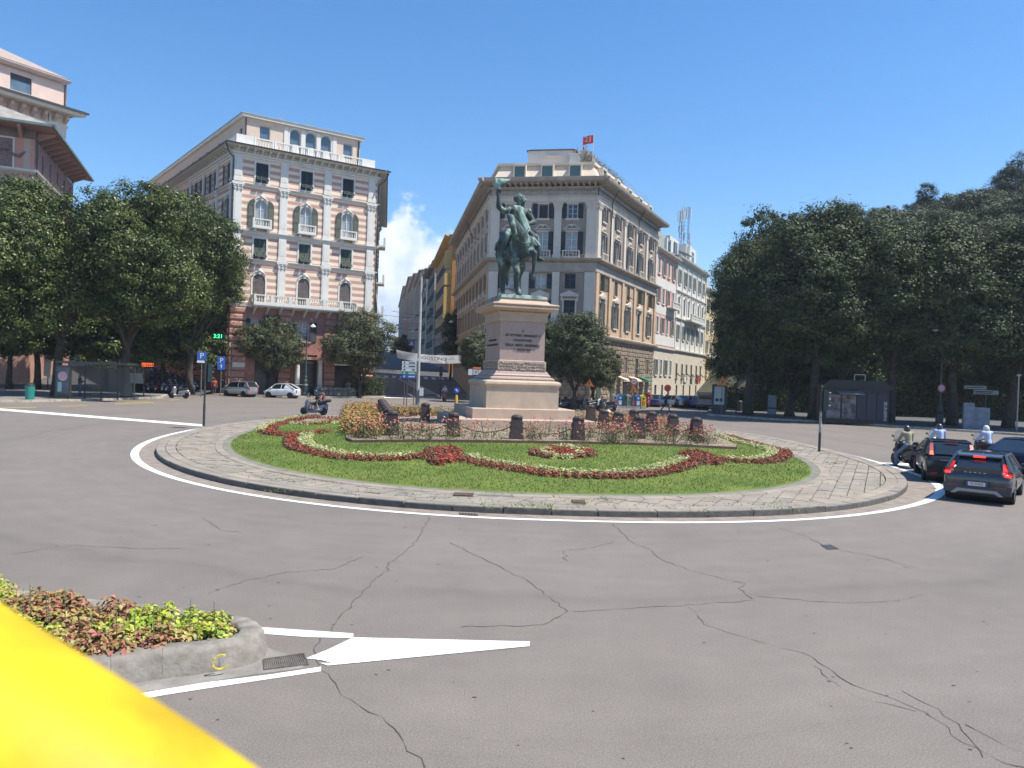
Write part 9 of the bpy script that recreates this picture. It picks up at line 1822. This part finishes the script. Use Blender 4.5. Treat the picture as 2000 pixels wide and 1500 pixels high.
for px, py in ((60, 1150), (90, 1165), (95, 1172), (127, 1160), (178, 1190), (228, 1192), (263, 1188), (370, 1180), (420, 1185), (45, 1160), (300, 1200)):
    q = G(px, py+62, .3); top = D(px+rnd.uniform(-3, 3), py-12, q.y+.05); b.tube([(q.x, q.y, .38), top.lerp(Vector((q.x, q.y, .4)), .4), top], [.005, .004, .002], 5)
    for k in range(9): c = Vector((q.x, q.y, .42)).lerp(top, k/9); b.lathe([(.002, -.008), (.009, 0), (.002, .008)], tuple(c), 5)
obj('flower_spikes', b.mesh('flower_spikes', mat('spike_green', (.10, .14, .07), .8, .3, 5)), kind='stuff')
# ================================================================ yellow rail of the open bus, close to the camera
yl_m = bpy.data.materials.new('yellow_rail_paint'); yl_m.use_nodes = True; n1 = yl_m.node_tree.nodes['Principled BSDF']; n1.inputs['Roughness'].default_value = .5; yn = yl_m.node_tree; tq = yn.nodes.new('ShaderNodeTexCoord'); nq = yn.nodes.new('ShaderNodeTexNoise'); nq.inputs['Scale'].default_value = 9; nq.inputs['Detail'].default_value = 5; yn.links.new(tq.outputs['Object'], nq.inputs[0]); rq = yn.nodes.new('ShaderNodeValToRGB'); rq.color_ramp.elements[0].position = .35; rq.color_ramp.elements[0].color = (.44, .28, .002, 1); rq.color_ramp.elements[1].position = .62; rq.color_ramp.elements[1].color = (.66, .47, .002, 1); yn.links.new(nq.outputs[0], rq.inputs[0]); yn.links.new(rq.outputs[0], n1.inputs['Base Color'])
tr_ = thing('bus_railing', 'thick glossy yellow handrail, blurred, crossing the lower left corner', 'railing', TR(0, 0, 0)); pts = [D(-700, 1045, .60), D(-420, 1245, .58), D(-185, 1425, .55), D(90, 1610, .53), D(300, 1755, .52), D(480, 1890, .52)]
obj('tube', MB().tube(smooth_pl([Vector(p) for p in pts], 5), .098, 32).mesh('tube', yl_m, smooth=60), tr_)

# ================================================================ thin summer haze
hz_ = bpy.data.materials.new('haze'); hz_.use_nodes = True; nt = hz_.node_tree; nt.nodes.clear(); o_ = nt.nodes.new('ShaderNodeOutputMaterial'); v_ = nt.nodes.new('ShaderNodeVolumePrincipled'); v_.inputs['Color'].default_value = (.80, .88, 1, 1); v_.inputs['Density'].default_value = .00028; v_.inputs['Anisotropy'].default_value = .2; nt.links.new(v_.outputs[0], o_.inputs['Volume'])
b = MB().box(-3050, 3050, -250, 5050, -6.5, 190); obj('haze', b.mesh('haze', hz_), kind='stuff')
